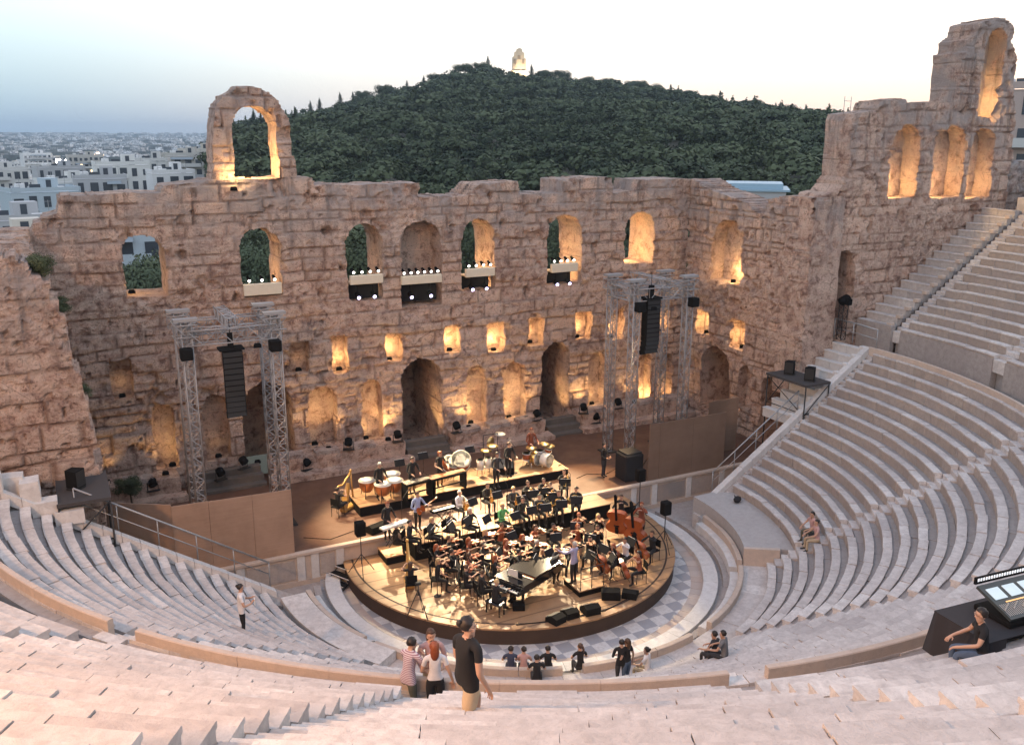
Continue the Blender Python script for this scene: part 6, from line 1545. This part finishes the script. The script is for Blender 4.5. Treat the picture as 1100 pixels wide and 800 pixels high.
# harpists and harps
def harp(loc, rz, lab):
    r_ = empty('harp', loc, rz, lab, 'harp', 'concert harps')
    mb = MB(); mb.prism([(-.20,0),(.20,0),(.07,1.18),(-.07,1.18)], -.06, .06, M=eul(R(90-24), 0, 0), c=(0,.10,.22)); mb.build('soundbox', GOLDW, r_)
    mb = MB(); mb.tube([(0,.92,.15), (0,.86,1.0), (0,.80,1.78)], [.05,.035,.045], 8); mb.ball((0,.80,1.82), .075); mb.build('column', GOLDW, r_)
    mb = MB(); mb.tube([(0,-.36,1.32), (0,-.2,1.42), (0,.1,1.36), (0,.45,1.55), (0,.80,1.76)], [.04,.05,.045,.05,.05], 8); mb.build('neck', GOLDW, r_)
    mb = MB(); mb.box((0,.5,.10), (.36,.95,.18), bev=.04); mb.build('base', GOLDW, r_)
    mb = MB()
    for k in range(18): t_ = k/17; mb.tube([lerp((0,.72,.28), (0,-.30,1.26), t_), lerp((0,.76,1.70), (0,-.30,1.34), t_)], .003, 3, smooth=False)
    mb.build('strings', IVORY, r_); return r_
for px, py, z, rz, hr, lab in ((441,604,.68,-.25,'brown','on the left front of the round platform'), (362,524,1.45,-.9,'dark','alone at the left side of the stage')):
    loc = seat_from_head(px, py, z); person('harp', loc, rz, 'black', 'black', hr, 'long' if z < 1 else 'bun', 'harp player in black seated '+lab, 'harpists'); chair(fwd(loc, rz, -.02), rz, 'black chair of the harp player '+lab)
    harp(fwd(loc, rz, .32, .0), rz, 'large gilded harp '+lab)
# conductor and grand piano
q = atz(616, 627, .95); person('conduct', (q[0], q[1], .95), .35, 'lilac', 'black', 'grey', 'short', 'conductor in a pale lilac shirt standing on the wooden podium', 'conductor')
music_stand((q[0]-.45, q[1]+.85, .68), .4, 'low music stand in front of the conductor')
PC = (-1.55, -3.35, .68); pa = math.atan2(.95, 2.1)
r_ = empty('grand_piano', PC, pa, 'black grand piano with its front lid folded back, beside the conductor', 'piano')
out = [(-1.15,-.74),(-1.15,.74),(.1,.74),(.55,.66),(.85,.42),(1.10,.1),(1.45,-.02),(1.62,-.2),(1.62,-.52),(1.45,-.74)]
mb = MB(); mb.prism(out, .70, 1.02); mb.build('case', PIANO, r_)
mb = MB(); mb.prism([(x*.93+.06, y*.92) for x, y in out[2:]+[(-.55,-.74),(-.55,.74)]], 1.021, 1.03); mb.build('soundboard', VARN2, r_)
mb = MB(); mb.prism([(-.3,-.70),(-.3,.68),(.1,.68),(.5,.6),(.8,.37),(1.05,.06),(1.4,-.06),(1.56,-.22),(1.56,-.5),(1.4,-.7)], 1.06, 1.085); mb.build('lid', PIANO, r_)
mb = MB(); mb.box((-1.28,0,.74), (.3,1.46,.06)); mb.box((-1.28,.71,.82), (.3,.06,.12)); mb.box((-1.28,-.71,.82), (.3,.06,.12)); mb.build('keybed', PIANO, r_)
mb = MB(); mb.box((-1.30,0,.785), (.16,1.34,.03)); kb = mb.build('white_keys', IVORY, r_); mb = MB()
for k in range(36):
    if k % 7 not in (2, 6): mb.box((-1.265,-.64+k*.036,.81), (.09,.014,.02))
mb.build('black_keys', BLK, kb)
mb = MB(); mb.box((-.72,0,1.18), (.02,.75,.26), M=None); mb.build('music_desk', PIANO, r_); mb = MB(); mb.box((-.74,.1,1.20), (.012,.5,.28)); mb.build('sheet_music', PAPER, r_)
for x, y in ((-1.0,-.62),(-1.0,.62),(1.35,-.4)): mb = MB(); mb.tube([(x,y,.72),(x,y,.1)], [.07,.045], 8); mb.ball((x,y,.06), .05); mb.build('leg', PIANO, r_)
mb = MB(); mb.box((-.85,0,.3), (.06,.3,.5)); mb.box((-.95,0,.1), (.25,.22,.04)); mb.build('pedal_lyre', PIANO, r_)
M_ = Matrix.Rotation(pa, 3, 'Z'); q = M_ @ Vector((-1.95, 0, 0)); loc = (PC[0]+q[0], PC[1]+q[1], .68); rz = pa-math.pi/2
person('piano', loc, rz, 'black', 'black', 'blond', 'short', 'fair haired pianist seated at the keyboard of the grand piano', 'pianist')
mb = MB(); mb.box((0,0,.46), (.75,.38,.09), bev=.02); [mb.box((x,y,.2), (.05,.05,.42)) for x in (-.32,.32) for y in (-.14,.14)]; tag(mb.build('piano_bench', PIANO, None, loc, rz), 'black bench under the pianist', 'bench')
q = M_ @ Vector((-1.7, .95, 0)); loc = (PC[0]+q[0], PC[1]+q[1], .68); person('rest', loc, rz-.5, 'black', 'black', 'brown', 'bun', 'page turner in black seated beside the piano keyboard', 'page turner'); chair(loc, rz-.5, 'black chair of the page turner beside the piano')

# ---- wind and rhythm row on the extension riser
def tube_ins(kind):
    mb = MB()
    if kind == 'saxophone': mb.tube([(0,.28,1.12),(0,.36,1.08),(.02,.36,.98),(.04,.37,.68),(.05,.42,.58),(.05,.50,.60),(.05,.53,.72),(.05,.55,.82)], [.012,.018,.025,.045,.055,.06,.075,.115], 9, cap=False)
    elif kind == 'trombone': mb.tube([(0,.30,1.12),(0,1.15,1.02),(.05,1.17,.99),(.10,1.12,.98),(.10,.42,1.06)], .014, 6); mb.tube([(.10,.42,1.06),(-.08,.18,1.15),(-.12,.30,1.20),(-.12,.75,1.14),(-.12,.95,1.12)], [.014,.015,.02,.04,.12], 9, cap=False)
    elif kind == 'trumpet': mb.tube([(0,.26,1.14),(0,.62,1.12),(.03,.64,1.08),(.03,.36,1.10),(0,.34,1.14),(0,.6,1.13),(0,.80,1.12)], [.009,.011,.012,.012,.014,.025,.075], 8, cap=False); [mb.tube([(.015,y,1.05),(.015,y,1.19)], .014, 6) for y in (.44,.49,.54)]
    elif kind == 'clarinet': mb.tube([(0,.27,1.12),(0,.36,.98),(0,.50,.66),(0,.53,.60)], [.01,.016,.018,.036], 8)
    elif kind == 'flute': mb.tube([(-.08,.26,1.14),(.62,.26,1.08)], .012, 7)
    elif kind == 'french_horn': [mb.tube([(.06+.15*math.cos(a+b),.34,.92+.15*math.sin(a+b)) for a in np.linspace(0, 6, 14)], .016, 6) for b in (0,.3)]; mb.tube([(.15,.34,.80),(.24,.22,.74),(.30,.10,.72)], [.02,.05,.15], 9, cap=False)
    me = mb.mesh(kind); me.materials.append({'clarinet': BLK, 'flute': SILV}.get(kind, BRASS)); return me
INS = {k: tube_ins(k) for k in ('saxophone', 'trombone', 'trumpet', 'clarinet', 'flute', 'french_horn')}
WIND = [ # head px, py, floor z, pose, instrument, top, hair, style, who
 (439,559,1.452,'wind','clarinet','black','dark','short','at the far left of the wind riser'), (463,556,1.452,'wind','flute','black','blond','long','beside the keyboard, left on the wind riser'),
 (482,549,1.452,'wind','flute','black','brown','short','in the middle left of the wind riser'), (504,546,1.452,'wind','clarinet','black','grey','short','below the white shirted saxophonist'),
 (539,541,1.452,'wind','clarinet','green','blond','short','in a bright green shirt at the middle of the wind riser'), (561,534,1.452,'wind','clarinet','black','dark','short','right of the green shirt on the wind riser'),
 (579,531,1.452,'wind','french_horn','charcoal','dark','short','second from the right end of the wind riser'), (600,527,1.452,'wind','french_horn','black','brown','short','third from the green shirt on the wind riser'), (619,523,1.452,'wind','french_horn','black','dark','short','at the right end of the wind riser'),
 (493,527,1.452,'wind','saxophone','white','grey','short','in a white shirt at the left of the brass row'), (523,519,1.452,'wind','saxophone','black','dark','short','dark haired in the brass row, right of the white shirt'), (551,523,1.452,'wind','saxophone','charcoal','blond','short','fair haired in the middle of the brass row'),
 (567,517,1.452,'brass','trumpet','black','brown','short','left of the trombones in the brass row'), (584,514,1.452,'brass','trombone','black','dark','short','in the brass row below the drum kit'), (606,505,1.452,'brass','trombone','black','brown','short','at the right end of the brass row'), (591,519,1.452,'brass','trumpet','charcoal','dark','short','between the two trombones')]
for px, py, z, pz, ins, top, hr, st, who in WIND:
    loc = seat_from_head(px, py, z); rz = face(loc[0], loc[1]); nice = ins.replace('_', ' ')
    if 5.05 < loc[1] < 7.6: loc = (loc[0], 4.7, z)
    person(pz, loc, rz, top, 'black', hr, st, '%s player in %s %s' % (nice, TOPN[top], who) if top != 'green' and 'white' not in top else '%s player %s' % (nice, who), 'wind and brass players')
    chair(fwd(loc, rz, -.02), rz, 'black chair of the %s player %s' % (nice, SHW(who)))
    o = bpy.data.objects.new(ins, INS[ins]); COL.objects.link(o); o.location = loc; o.rotation_euler = (0,0,rz); o.scale = (PS,)*3; tag(o, '%s of the player %s' % (nice, SHW(who)), nice, 'wind instruments')
    music_stand(fwd(loc, rz, .95, .0), rz, 'music stand of the %s player %s' % (nice, SHW(who)))
# keyboards and guitarist on the left of the stage
def keyboard(loc, rz, lab, w=1.35, white=True):
    r_ = empty('keyboard', loc, rz, lab, 'keyboard', 'stage keyboards')
    mb = MB(); mb.box((0,0,.95), (w,.34,.10), bev=.02); mb.build('body', HEADM if white else BLK, r_); mb = MB(); mb.box((0,-.08,1.005), (w*.9,.15,.02)); mb.build('keys', IVORY, r_)
    mb = MB(); [mb.bar((-.4*s,y,.02), (.4*s,y,.9), .02) for s in (-1,1) for y in (-.1,.12)]; mb.build('x_stand', STEEL, r_)
q = atz(415, 541, 1.45+1.64*PS); loc = (q[0], q[1], 1.45); person('mallets', loc, math.pi+.25, 'black', 'black', 'red', 'short', 'keyboard player in black standing behind a white keyboard on the left', 'players standing on the stage'); keyboard(fwd(loc, math.pi+.25, .58), .25, 'white stage keyboard on the left of the stage')
q = atz(448, 531, 1.45+1.64*PS); loc = (q[0], q[1], 1.45); person('guitar', loc, math.pi+.2, 'pale blue', 'black', 'brown', 'short', 'guitarist in a pale shirt standing beside the keyboards', 'players standing on the stage'); keyboard((loc[0]+1.1, loc[1]-.3, 1.45), .15, 'dark keyboard standing right of the guitarist', 1.2, False)
g = MB(); g.prism([(x*.85, y*.85) for x, y in fiddle_outline(.46, 1.0)], -.035, .035, M=eul(R(90), 0, 0)); r_ = empty('guitar', loc, math.pi+.2, 'electric guitar of the player in the pale shirt', 'guitar'); o = g.build('body', VARN, r_); nb_ = MB(); nb_.box((0,-.03,.68), (.05,.03,.75)); nb_.box((0,-.03,1.1), (.08,.03,.16)); p_ = nb_.build('neck', BARW, r_)
for x in (o, p_): x.matrix_local = Matrix.Translation((.18,.27,1.02)) @ Matrix.Rotation(R(-68), 4, 'Y')
q = atz(648, 512, 1.45); person('stand', (q[0], q[1], 1.45), math.pi+.5, 'black', 'charcoal', 'dark', 'short', 'man in black standing alone on the right of the stage', 'players standing on the stage')
q = atz(424, 584, 1.05+1.30*PS); loc = (-5.2, 2.0, 1.05); person('rest', (loc[0], loc[1]-.1, .68+.30), .9+math.pi, 'black', 'black', 'brown', 'short', 'man in black sitting on the low pale riser at the left', 'players at the edge')

# ---- percussion
def timpano(px, py, lab, r=.40):
    q = atz(px, py, 1.95+.85); r_ = empty('kettledrum', (q[0], q[1], 1.95), 0, lab, 'kettledrum', 'kettledrums')
    mb = MB(); mb.lathe([(.06,.22),(.22,.28),(.36*r/.4,.50),(r,.78),(r,.83)], 18); mb.build('kettle', COPPER, r_); mb = MB(); mb.lathe([(r+.012,.80),(r+.012,.84)], 18); mb.lathe([(.001,.846),(r-.005,.845)], 18); mb.build('head', HEADM, r_)
    for k in range(3): a = k*2.094; mb = MB(); mb.tube([((r-.02)*math.cos(a),(r-.02)*math.sin(a),.7), (.36*math.cos(a),.36*math.sin(a),.25), (.40*math.cos(a),.40*math.sin(a),.03)], .018, 5); mb.build('leg', STEEL, r_)
for px, py, lab in ((394,515,'leftmost copper kettledrum at the left end of the percussion riser'), (411,519,'second kettledrum from the left, nearest the audience'), (424,515,'third kettledrum, in front of the far one'), (421,508,'kettledrum at the back of the left group')): timpano(px, py, lab)
def drum(loc, r, d, M, lab, shell=None, z=.0, group='drums on the percussion riser', legs=True):
    r_ = empty('drum', loc, 0, lab, 'drum', group)
    mb = MB(); mb.lathe([(r,-d/2),(r,d/2)], 18, (0,0,z), M=M); mb.build('shell', shell or VARN, r_); 
    for s in (-1,1):
        mb = MB(); mb.lathe([(r*.99,s*(d/2+.008)),(.001,s*(d/2+.008))], 18, (0,0,z), M=M); mb.lathe([(r+.02,s*(d/2-.03)),(r+.02,s*d/2)], 18, (0,0,z), M=M); mb.build('head', HEADM, r_)
    if legs:
        mb = MB()
        for a in (.5, 2.6, 4.7): mb.tube([(r*.7*math.cos(a),r*.7*math.sin(a),max(.05,z-r*.6)), (r*1.0*math.cos(a),r*1.0*math.sin(a),.02)], .015, 5)
        mb.build('stand', CHROME, r_)
    return r_
MX = eul(R(90), 0, R(25)); I3 = Matrix.Identity(3)
def at_perc(px, py, h): q = atz(px, py, 1.95+h); return (q[0], q[1], 1.95)
drum(at_perc(484,500,.75), .42, .40, eul(R(35),0,R(20)), 'tilted white headed bass drum left of the middle of the percussion riser', z=.85)
drum(at_perc(495,496,.9), .48, .46, eul(R(40),0,R(-15)), 'large tilted bass drum beside the red haired marimba player', z=.95)
drum(at_perc(516,499,.6), .17, .5, I3, 'tall hand drum, left of the pair', HEADM, z=.62); drum(at_perc(524,497,.6), .17, .5, I3, 'tall hand drum, right of the pair', HEADM, z=.62)
drum(at_perc(575,492,.4), .36, .42, MX, 'pale bass drum at the left of the drum kit', BRASS, z=.42); drum(at_perc(587,494,.4), .34, .40, MX, 'black fronted bass drum of the drum kit', HEADM, z=.40)
drum(at_perc(580,485,.75), .19, .2, I3, 'snare drum of the drum kit', CHROME, z=.72); drum(at_perc(589,483,.8), .18, .22, eul(R(15),0,0), 'small tom of the drum kit', VARN, z=.8); drum(at_perc(566,488,.6), .22, .35, I3, 'floor tom of the drum kit', VARN, z=.5)
for px, py, h, lab in ((537,466,1.3,'wide cymbal raised above the other percussion'), (590,479,1.0,'cymbal at the right of the drum kit'), (585,477,1.1,'cymbal at the back of the drum kit'), (522,484,.95,'cymbal at the left of the hand drums'), (571,481,1.0,'cymbal at the left of the drum kit'), (529,479,1.1,'cymbal among the golden percussion')):
    loc = at_perc(px, py, h); r_ = empty('cymbal', loc, 0, lab, 'cymbal', 'cymbals'); mb = MB(); mb.lathe([(.30,0),(.12,.02),(.06,.05),(.01,.06)], 16, (0,0,h), M=eul(.1,0,0)); mb.build('plate', CYMB if py > 470 else HEADM, r_)
    mb = MB(); mb.tube([(0,0,.3),(0,0,h+.05)], .011, 5); [mb.tube([(0,0,.35),(.25*math.cos(a),.25*math.sin(a),.01)], .01, 4, smooth=False) for a in (0,2.1,4.2)]; mb.build('stand', CHROME, r_)
def marimba(loc, rz, w, lab, bars, n=24):
    r_ = empty('marimba', loc, rz, lab, 'marimba', 'mallet keyboards')
    mb = MB()
    for k in range(n): t_ = k/(n-1)-.5; mb.box((t_*w,-.02,.90), (w/n*.8,.52-.22*(t_+.5),.022))
    mb.build('bars', bars, r_); mb = MB(); mb.box((0,.28,.84), (w,.04,.1)); mb.box((0,-.28,.84), (w,.04,.1)); [mb.box((s*w/2,0,.42), (.06,.55,.84)) for s in (-1,1)]; mb.box((0,0,.3), (w,.04,.06)); mb.build('frame', BLK, r_)
    mb = MB(); [mb.tube([((k/(n-1)-.5)*w,0,.86), ((k/(n-1)-.5)*w,0,.86-.5*(1-.7*k/n))], .022, 5) for k in range(n)]; mb.build('resonators', BRASS, r_)
for px, py, pz, hr, st, top, lab, ins in ((407,499,'mallets','grey','short','black','grey haired drummer in black behind the kettledrums', None), (442,493,'mallets','dark','short','black','dark haired player in black behind the vibraphone', ('vibraphone like mallet keyboard with metal bars', SILV, 1.5)), (472,487,'mallets_f','red','long','black','red haired woman in black behind the marimba', ('large marimba with wooden bars', BARW, 1.9)),
        (546,477,'mallets','brown','short','black','player in black behind the hand drums', None), (533,488,'mallets','dark','short','charcoal','player in charcoal among the golden percussion', None)):
    q = atz(px, py, 1.95+1.64*PS); loc = (q[0], min(q[1], 7.2), 1.95); rz = math.pi+.15; person(pz, loc, rz, top, 'black', hr, st, lab, 'percussion players')
    if ins: marimba(fwd(loc, rz, .62), .15, ins[2], ins[0], ins[1])
loc = seat_from_head(577, 473, 1.95); loc = (loc[0], 7.0, 1.95); person('mallets', (loc[0], loc[1], 1.95), math.pi, 'rust', 'black', 'red', 'short', 'drummer in rust red at the drum kit', 'percussion players')
for px, py, lab in ((430,520,'left'), (455,512,'middle'), (505,505,'right')): loc = at_perc(px, py, 0); music_stand(loc, math.pi, 'music stand on the percussion riser, %s' % lab)
mb = MB(); mb.lathe([(.30,-.02),(.30,.02)], 18, M=MX); gong = empty('gong', at_perc(527,476,.9), 0, 'hanging golden gong on the percussion riser', 'gong'); o = mb.build('disc', CYMB, gong); o.location = (0,0,.95); mb = MB(); [mb.tube([(s*.42,0,0),(s*.42,0,1.4)], .02, 5) for s in (-1,1)]; mb.tube([(-.42,0,1.4),(.42,0,1.4)], .02, 5); mb.build('frame', STEEL, gong)

# ------------------------------------------------------------------ audience and crew on the stone seats
def zlow(r): k = math.floor((r-R0)/TR); return Z0+RI*k
def zup(r): k = math.floor((r-UR0)/UT); return UZ0+UI*k
def on_row(px, py, tier='low', h=0.0):
    """first stone the sight line meets on the tier (h above it)"""
    d = ray(px, py); t_ = 5.0
    while t_ < 90:
        q = CAM+d*t_; r = math.hypot(q[0], q[1])
        if tier == 'low' and R0 <= r < 20.4 and q[2] <= zlow(r)+h: return q, zlow(r)
        if tier == 'up' and UR0 <= r < 33 and q[2] <= zup(r)+h: return q, zup(r)
        t_ += .02
def proj(p):
    v = np.array(p, float)-CAM; z = v@CF; return 550+FPX*(v@CR)/z, 400-FPX*(v@CU)/z
def find_row(px, py, tier, up_, back):
    """the row (and place along it) where a head up_ above the row's stone shows at px, py"""
    rr0, tt, z0_, ri_, n = (R0, TR, Z0, RI, 18) if tier == 'low' else (UR0, UT, UZ0, UI, 17); best = None
    for k in range(n):
        for az in np.arange(-80, 88, .4):
            x, y = pol(rr0+tt*k+back, az); z = z0_+ri_*k; u, v = proj((x, y, z+up_)); e = (u-px)**2+(v-py)**2
            if best is None or e < best[0]: best = (e, x, y, z, az)
    return best[1:]
def sit_on(px, py, tier, pz, top, bottom, hr, st, lab, turn=0.0, group='people sitting on the stone seats', skin=0, h=None):
    """px, py: head; the seat stone carries the hips, the feet rest one step lower"""
    x, y, z, az = find_row(px, py, tier, (1.26-.43)*PS, .16); rz = math.atan2(x, -y)+turn
    return person(pz, (x, y, z-.43*PS), rz, top, bottom, hr, st, lab, group, skin)
sit_on(881,548,'low','sit_back','pink','olive','dark','short','man in a pink shirt sitting on the right lower seats, left of a pair', .4); sit_on(888,556,'low','sit_f','pink','khaki','dark','bun','person in a pale pink top sitting on the right lower seats, right of a pair', .2)
def bench_sit(px, py, top, hr, st, lab, pz='sit_back', r=9.15, z=.68):
    q = atz(px, py, z+.9); az = math.degrees(math.atan2(q[0], -q[1])); x, y = pol(r, az); return person(pz, (x, y, z-.45*PS), math.atan2(x, -y), top, 'charcoal', hr, st, lab, 'people on the front bench')
bench_sit(548,703,'navy','dark','short','person in a navy top on the front bench, leftmost of three'); bench_sit(563,706,'pink','dark','bun','person in pale pink with a bun on the front bench','sit_f'); bench_sit(592,708,'black','dark','short','person in black on the front bench, rightmost of three')
bench_sit(629,702,'black','brown','tail','woman in black on the front bench at the gap in the backrest','sit_f'); 
def passage(px, py, pz, top, bottom, hr, st, lab, rz, hz=1.62, z=.74, group='people standing by the front bench'):
    q = atz(px, py, z+hz*PS); return person(pz, (q[0], q[1], z), rz, top, bottom, hr, st, lab, group)
q = atz(577,711,.74+.85*PS); x, y = pol(10.05, math.degrees(math.atan2(q[0], -q[1]))); person('sit_back', (x, y, .74-.30), math.atan2(x, -y), 'black', 'charcoal', 'dark', 'short', 'person in black sitting low behind the backrest wall', 'people by the front bench')
passage(668,691,'stand','black','charcoal','dark','short','man in black leaning close to a woman at the front backrest, left of the couple', -.5); passage(674,690,'stand_f','black','denim','brown','long','woman in a black top and jeans, right of the couple at the front backrest', .3)
q = atz(697,702,.74+.85*PS); person('sit_f', (q[0], q[1], .74-.28), .5, 'white', 'khaki', 'dark', 'bun', 'person in a white top sitting at the front backrest right of the couple', 'people by the front bench')
sit_on(772,682,'low','sit_back','charcoal','charcoal','dark','short','person in dark clothes sitting close to another above the front gap, left of a pair', .3); sit_on(781,680,'low','sit_back','grey','charcoal','dark','short','person in a grey shirt sitting above the front gap, right of a pair', .5)
x, y, z_, az = find_row(257, 633, 'low', 1.62*PS-.07, .45); z_ -= .07
person('phone', (x, y, z_), math.atan2(x, -y)-.6+math.pi*.0, 'white', 'black', 'dark', 'bun', 'woman in a white top and black trousers standing on the left lower seats', 'people standing on the seats', eyes=True)
mb = MB(); mb.box((0,.40,1.25), (.30,.02,.22)); tag(mb.build('paper_sheet', PAPER, None, (x, y, z_), math.atan2(x, -y)-.6), 'white paper held by the woman standing on the left lower seats', 'paper')
# the group on the walkway
def standing(px, py, pz, d, top, bottom, hr, st, lab, rz, hz=1.66, skin=0):
    q = CAM+ray(px, py)*d/1.0; return person(pz, (q[0], q[1], q[2]-hz*PS), rz, top, bottom, hr, st, lab, 'group standing on the walkway', skin, eyes=True)
def depth_for(px, py, zf, hz): d = ray(px, py); return (zf+hz*PS-CAM[2])/d[2]
for px, py, pz, top, bot, hr, st, lab, rz, zf, hz in ((437,697,'lean_shirt','striped','olive','dark','short','man in a striped pink shirt leaning with hands at his face on the walkway', -1.0, 7.02, 1.58), (463,684,'stand','pink','khaki','brown','long','person with long dark hair in a pale floral top facing the others on the walkway', 2.9, 7.02, 1.60), (467,705,'stand_f','white','black','red','long','red haired woman in a white top and black skirt, back to the camera', -.35, 7.02, 1.45)):
    standing(px, py, pz, depth_for(px, py, zf, hz), top, bot, hr, st, lab, rz, hz)
# man walking on the upper stairs
hz = 1.66; dd = 11.2
q = CAM+ray(501, 672)*dd; man = person('walk', (q[0], q[1], q[2]-hz*PS), -1.25, 'black', 'khaki', 'dark', 'bun', 'man in a black shirt and khaki shorts with tied hair walking down the near steps', 'man on the near steps', eyes=True)
# ---- sound desk with its operator
q, zz = on_row(1040, 690, 'up', .2); DZ = zz
DX, DY = -4.5, -23.9
dx, dy, _ = aty(1062, 672, -23.2); 
desk = empty('mixing_desk', (-1.3, -22.95, 9.22), R(-5), 'large sound mixing desk with lit screens on a black draped table', 'mixing desk')
mb = MB(); Md = eul(R(20), 0, 0); desk.scale = (.86, .86, .86); desk.location.z += .08
mb.box((.0,0,.65), (2.0,.95,.14), M=None, bev=.03); mb.build('base', BLK, desk)
mb = MB(); mb.prism([(-1.0,-.48),(1.0,-.48),(1.0,.5),(-1.0,.5)], 0, .07, M=Md, c=(0,0,.92)); mb.build('surface', plain('desk_surface', (.045,.055,.055), .4), desk)
SCR = plain('desk_screen', (.5,.6,.65), .3, emit=((.62,.78,.86), .3))
for x in (-.72, -.24, .24, .72): mb = MB(); mb.prism([(x-.18,.05),(x+.18,.05),(x+.18,.36),(x-.18,.36)], .071, .085, M=Md, c=(0,0,.92)); mb.build('screen', SCR, desk)
mb = MB()
for k in range(36): mb.prism([(-.94+k*.053,-.40),(-.925+k*.053,-.40),(-.925+k*.053,-.08),(-.94+k*.053,-.08)], .071, .078, M=Md, c=(0,0,.92)); mb.prism([(-.945+k*.053,-.25+.03*(k%5)),(-.92+k*.053,-.25+.03*(k%5)),(-.92+k*.053,-.22+.03*(k%5)),(-.945+k*.053,-.22+.03*(k%5))], .078, .1, M=Md, c=(0,0,.92))
mb.build('faders', plain('fader_grey', (.42,.42,.40), .5), desk)
mb = MB(); mb.prism([(-.7,-.06),(.7,-.06),(.7,-.03),(-.7,-.03)], .071, .082, M=Md, c=(0,0,.92)); mb.build('button_row', plain('lit_buttons', (.9,.5,.2), .4, emit=((1,.55,.2), .5)), desk)
mb = MB(); mb.box((0,.52,1.24), (2.0,.05,.16)); mb.build('meter_bridge', BLK, desk); mb = MB()
for k in range(24): mb.box((-.92+k*.08,.49,1.26), (.045,.012,.07))
mb.build('meter_lamps', plain('meter_lamp', (.9,.9,.9), .4, emit=((.9,.95,1), .5)), desk)
tb = empty('draped_table', (-1.0, -22.95, 9.22), R(-5), 'folding table under a black cloth carrying the mixing desk', 'table')
mb = MB(); mb.box((-.35,0,.52), (3.0,1.15,.06)); mb.build('tabletop', BLK, tb)
for sx_ in (-1.6, .95):
    for sy_ in (-.45, .45): mb = MB(); mb.tube([(sx_, sy_, .5), (sx_, sy_, -.42 if sy_ > 0 else -.05)], .025, 6); mb.build('leg', STEEL, tb)
cl = MB(); n = 44; per = []
for i in range(n+1): t_ = i/n; per.append((-1.88+3.06*t_, -.61))
path = [(1.18, .61)]+[(1.18-3.06*i/30, .61) for i in range(31)]+[(-1.88, .61-1.22*i/12) for i in range(1, 13)]+[(-1.88+.45*i/6, -.61) for i in range(1, 7)]
vs = []
for i, (x, y) in enumerate(path):
    f_ = .045*math.sin(i*1.25); ox = -1 if x < -1.8 else 0; oy = (1 if y > .6 else (-1 if y < -.6 else 0))
    vs += [(x, y, .565), (x+ox*(.05+f_), y+oy*(.05+f_), -.28+.03*math.sin(i*.7)+(-.25 if y > 0 else 0)*0)]
cl.add(vs, [(2*i, 2*i+1, 2*i+3, 2*i+2) for i in range(len(path)-1)], 0, True); cl.box((-.35,0,.565), (3.07,1.23,.02)); cl.build('cloth', plain('table_cloth', (.03,.027,.03), .95), tb)
sit_on(1062,660,'up','sit_back','black','denim','dark','short','sound engineer in a black shirt and jeans sitting beside the mixing desk', 1.0, 'sound crew')
_x, _y = pol(25.0, -3.2); person('sit_back', (_x, _y, zup(24.4)-.43*PS), -.05, 'black', 'charcoal', 'dark', 'short', 'second sound engineer at the right edge behind the mixing desk', 'sound crew')
# small things lying about
q, zz = on_row(792, 538, 'low', .05); mb = MB(); mb.ball((0,0,.12), (.32,.18,.14), 0, 10); mb.tube([(-.1,.1,.2),(0,.16,.3),(.1,.1,.2)], .015, 5); tag(mb.build('bag', BLACKCL, None, (q[0], q[1], zz), .6), 'black bag left on the first row of the right lower seats', 'bag')
q, zz = on_row(872, 582, 'low', .05); mb = MB(); mb.ball((0,0,.10), (.22,.15,.11), 0, 10); mb.tube([(-.06,.05,.18),(0,.1,.26),(.06,.05,.18)], .012, 5); tag(mb.build('bag', BLACKCL, None, (q[0], q[1], zz), .2), 'small black bag below the pair on the right lower seats', 'bag')
q, zz = on_row(800, 736, 'up', .05)

# microphone stands and cables on the stage
def mic_stand(px, py, z, h, rz, lab):
    q = atz(px, py, z); r_ = empty('microphone_stand', (q[0], q[1], z), rz, lab, 'microphone stand', 'microphone stands')
    mb = MB(); mb.lathe([(.15,0),(.15,.02),(.02,.04)], 10); mb.build('base', STEEL, r_); mb = MB(); mb.tube([(0,0,.02), (0,0,h), (0,.55,h+.35)], .011, 5); mb.build('boom', STEEL, r_); mb = MB(); mb.tube([(0,.53,h+.34), (0,.66,h+.26)], [.018,.026], 7); mb.build('microphone', BLK, r_)
for a in ((470,640,.68,1.5,.3,'thin microphone stand in front of the string players at the left'), (520,634,.68,1.6,-.4,'thin microphone stand just left of the piano keyboard'), (587,600,.68,1.8,2.6,'tall microphone stand behind the grand piano'), (650,607,.68,1.6,.9,'microphone stand between the conductor and the cellos'),
          (432,566,1.45,1.3,-1.0,'microphone stand beside the white keyboard'), (545,553,1.452,1.5,.2,'microphone stand at the middle of the wind riser'), (612,540,1.452,1.5,.5,'microphone stand at the right of the wind riser'), (553,508,1.95,1.4,.2,'microphone stand among the drums on the percussion riser')): mic_stand(*a)
for lab, pts in (('black cable snaking across the right of the stage floor', [(5.8,4.9,1.458),(6.6,5.2,1.458),(7.4,4.7,1.458),(8.3,5.1,1.458),(8.9,4.8,1.458)]), ('black cable on the left of the stage floor', [(-8.6,4.2,1.458),(-7.6,3.5,1.458),(-6.4,3.9,1.458),(-5.6,3.3,1.458)]), ('black cable along the front rim of the round platform', [(-3.0,-5.3,.686),(-1.2,-5.75,.686),(.6,-5.9,.686),(2.2,-5.45,.686)])):
    mb = MB(); mb.tube(pts, .018, 5); tag(mb.build('cable', BLK), lab, 'cable')
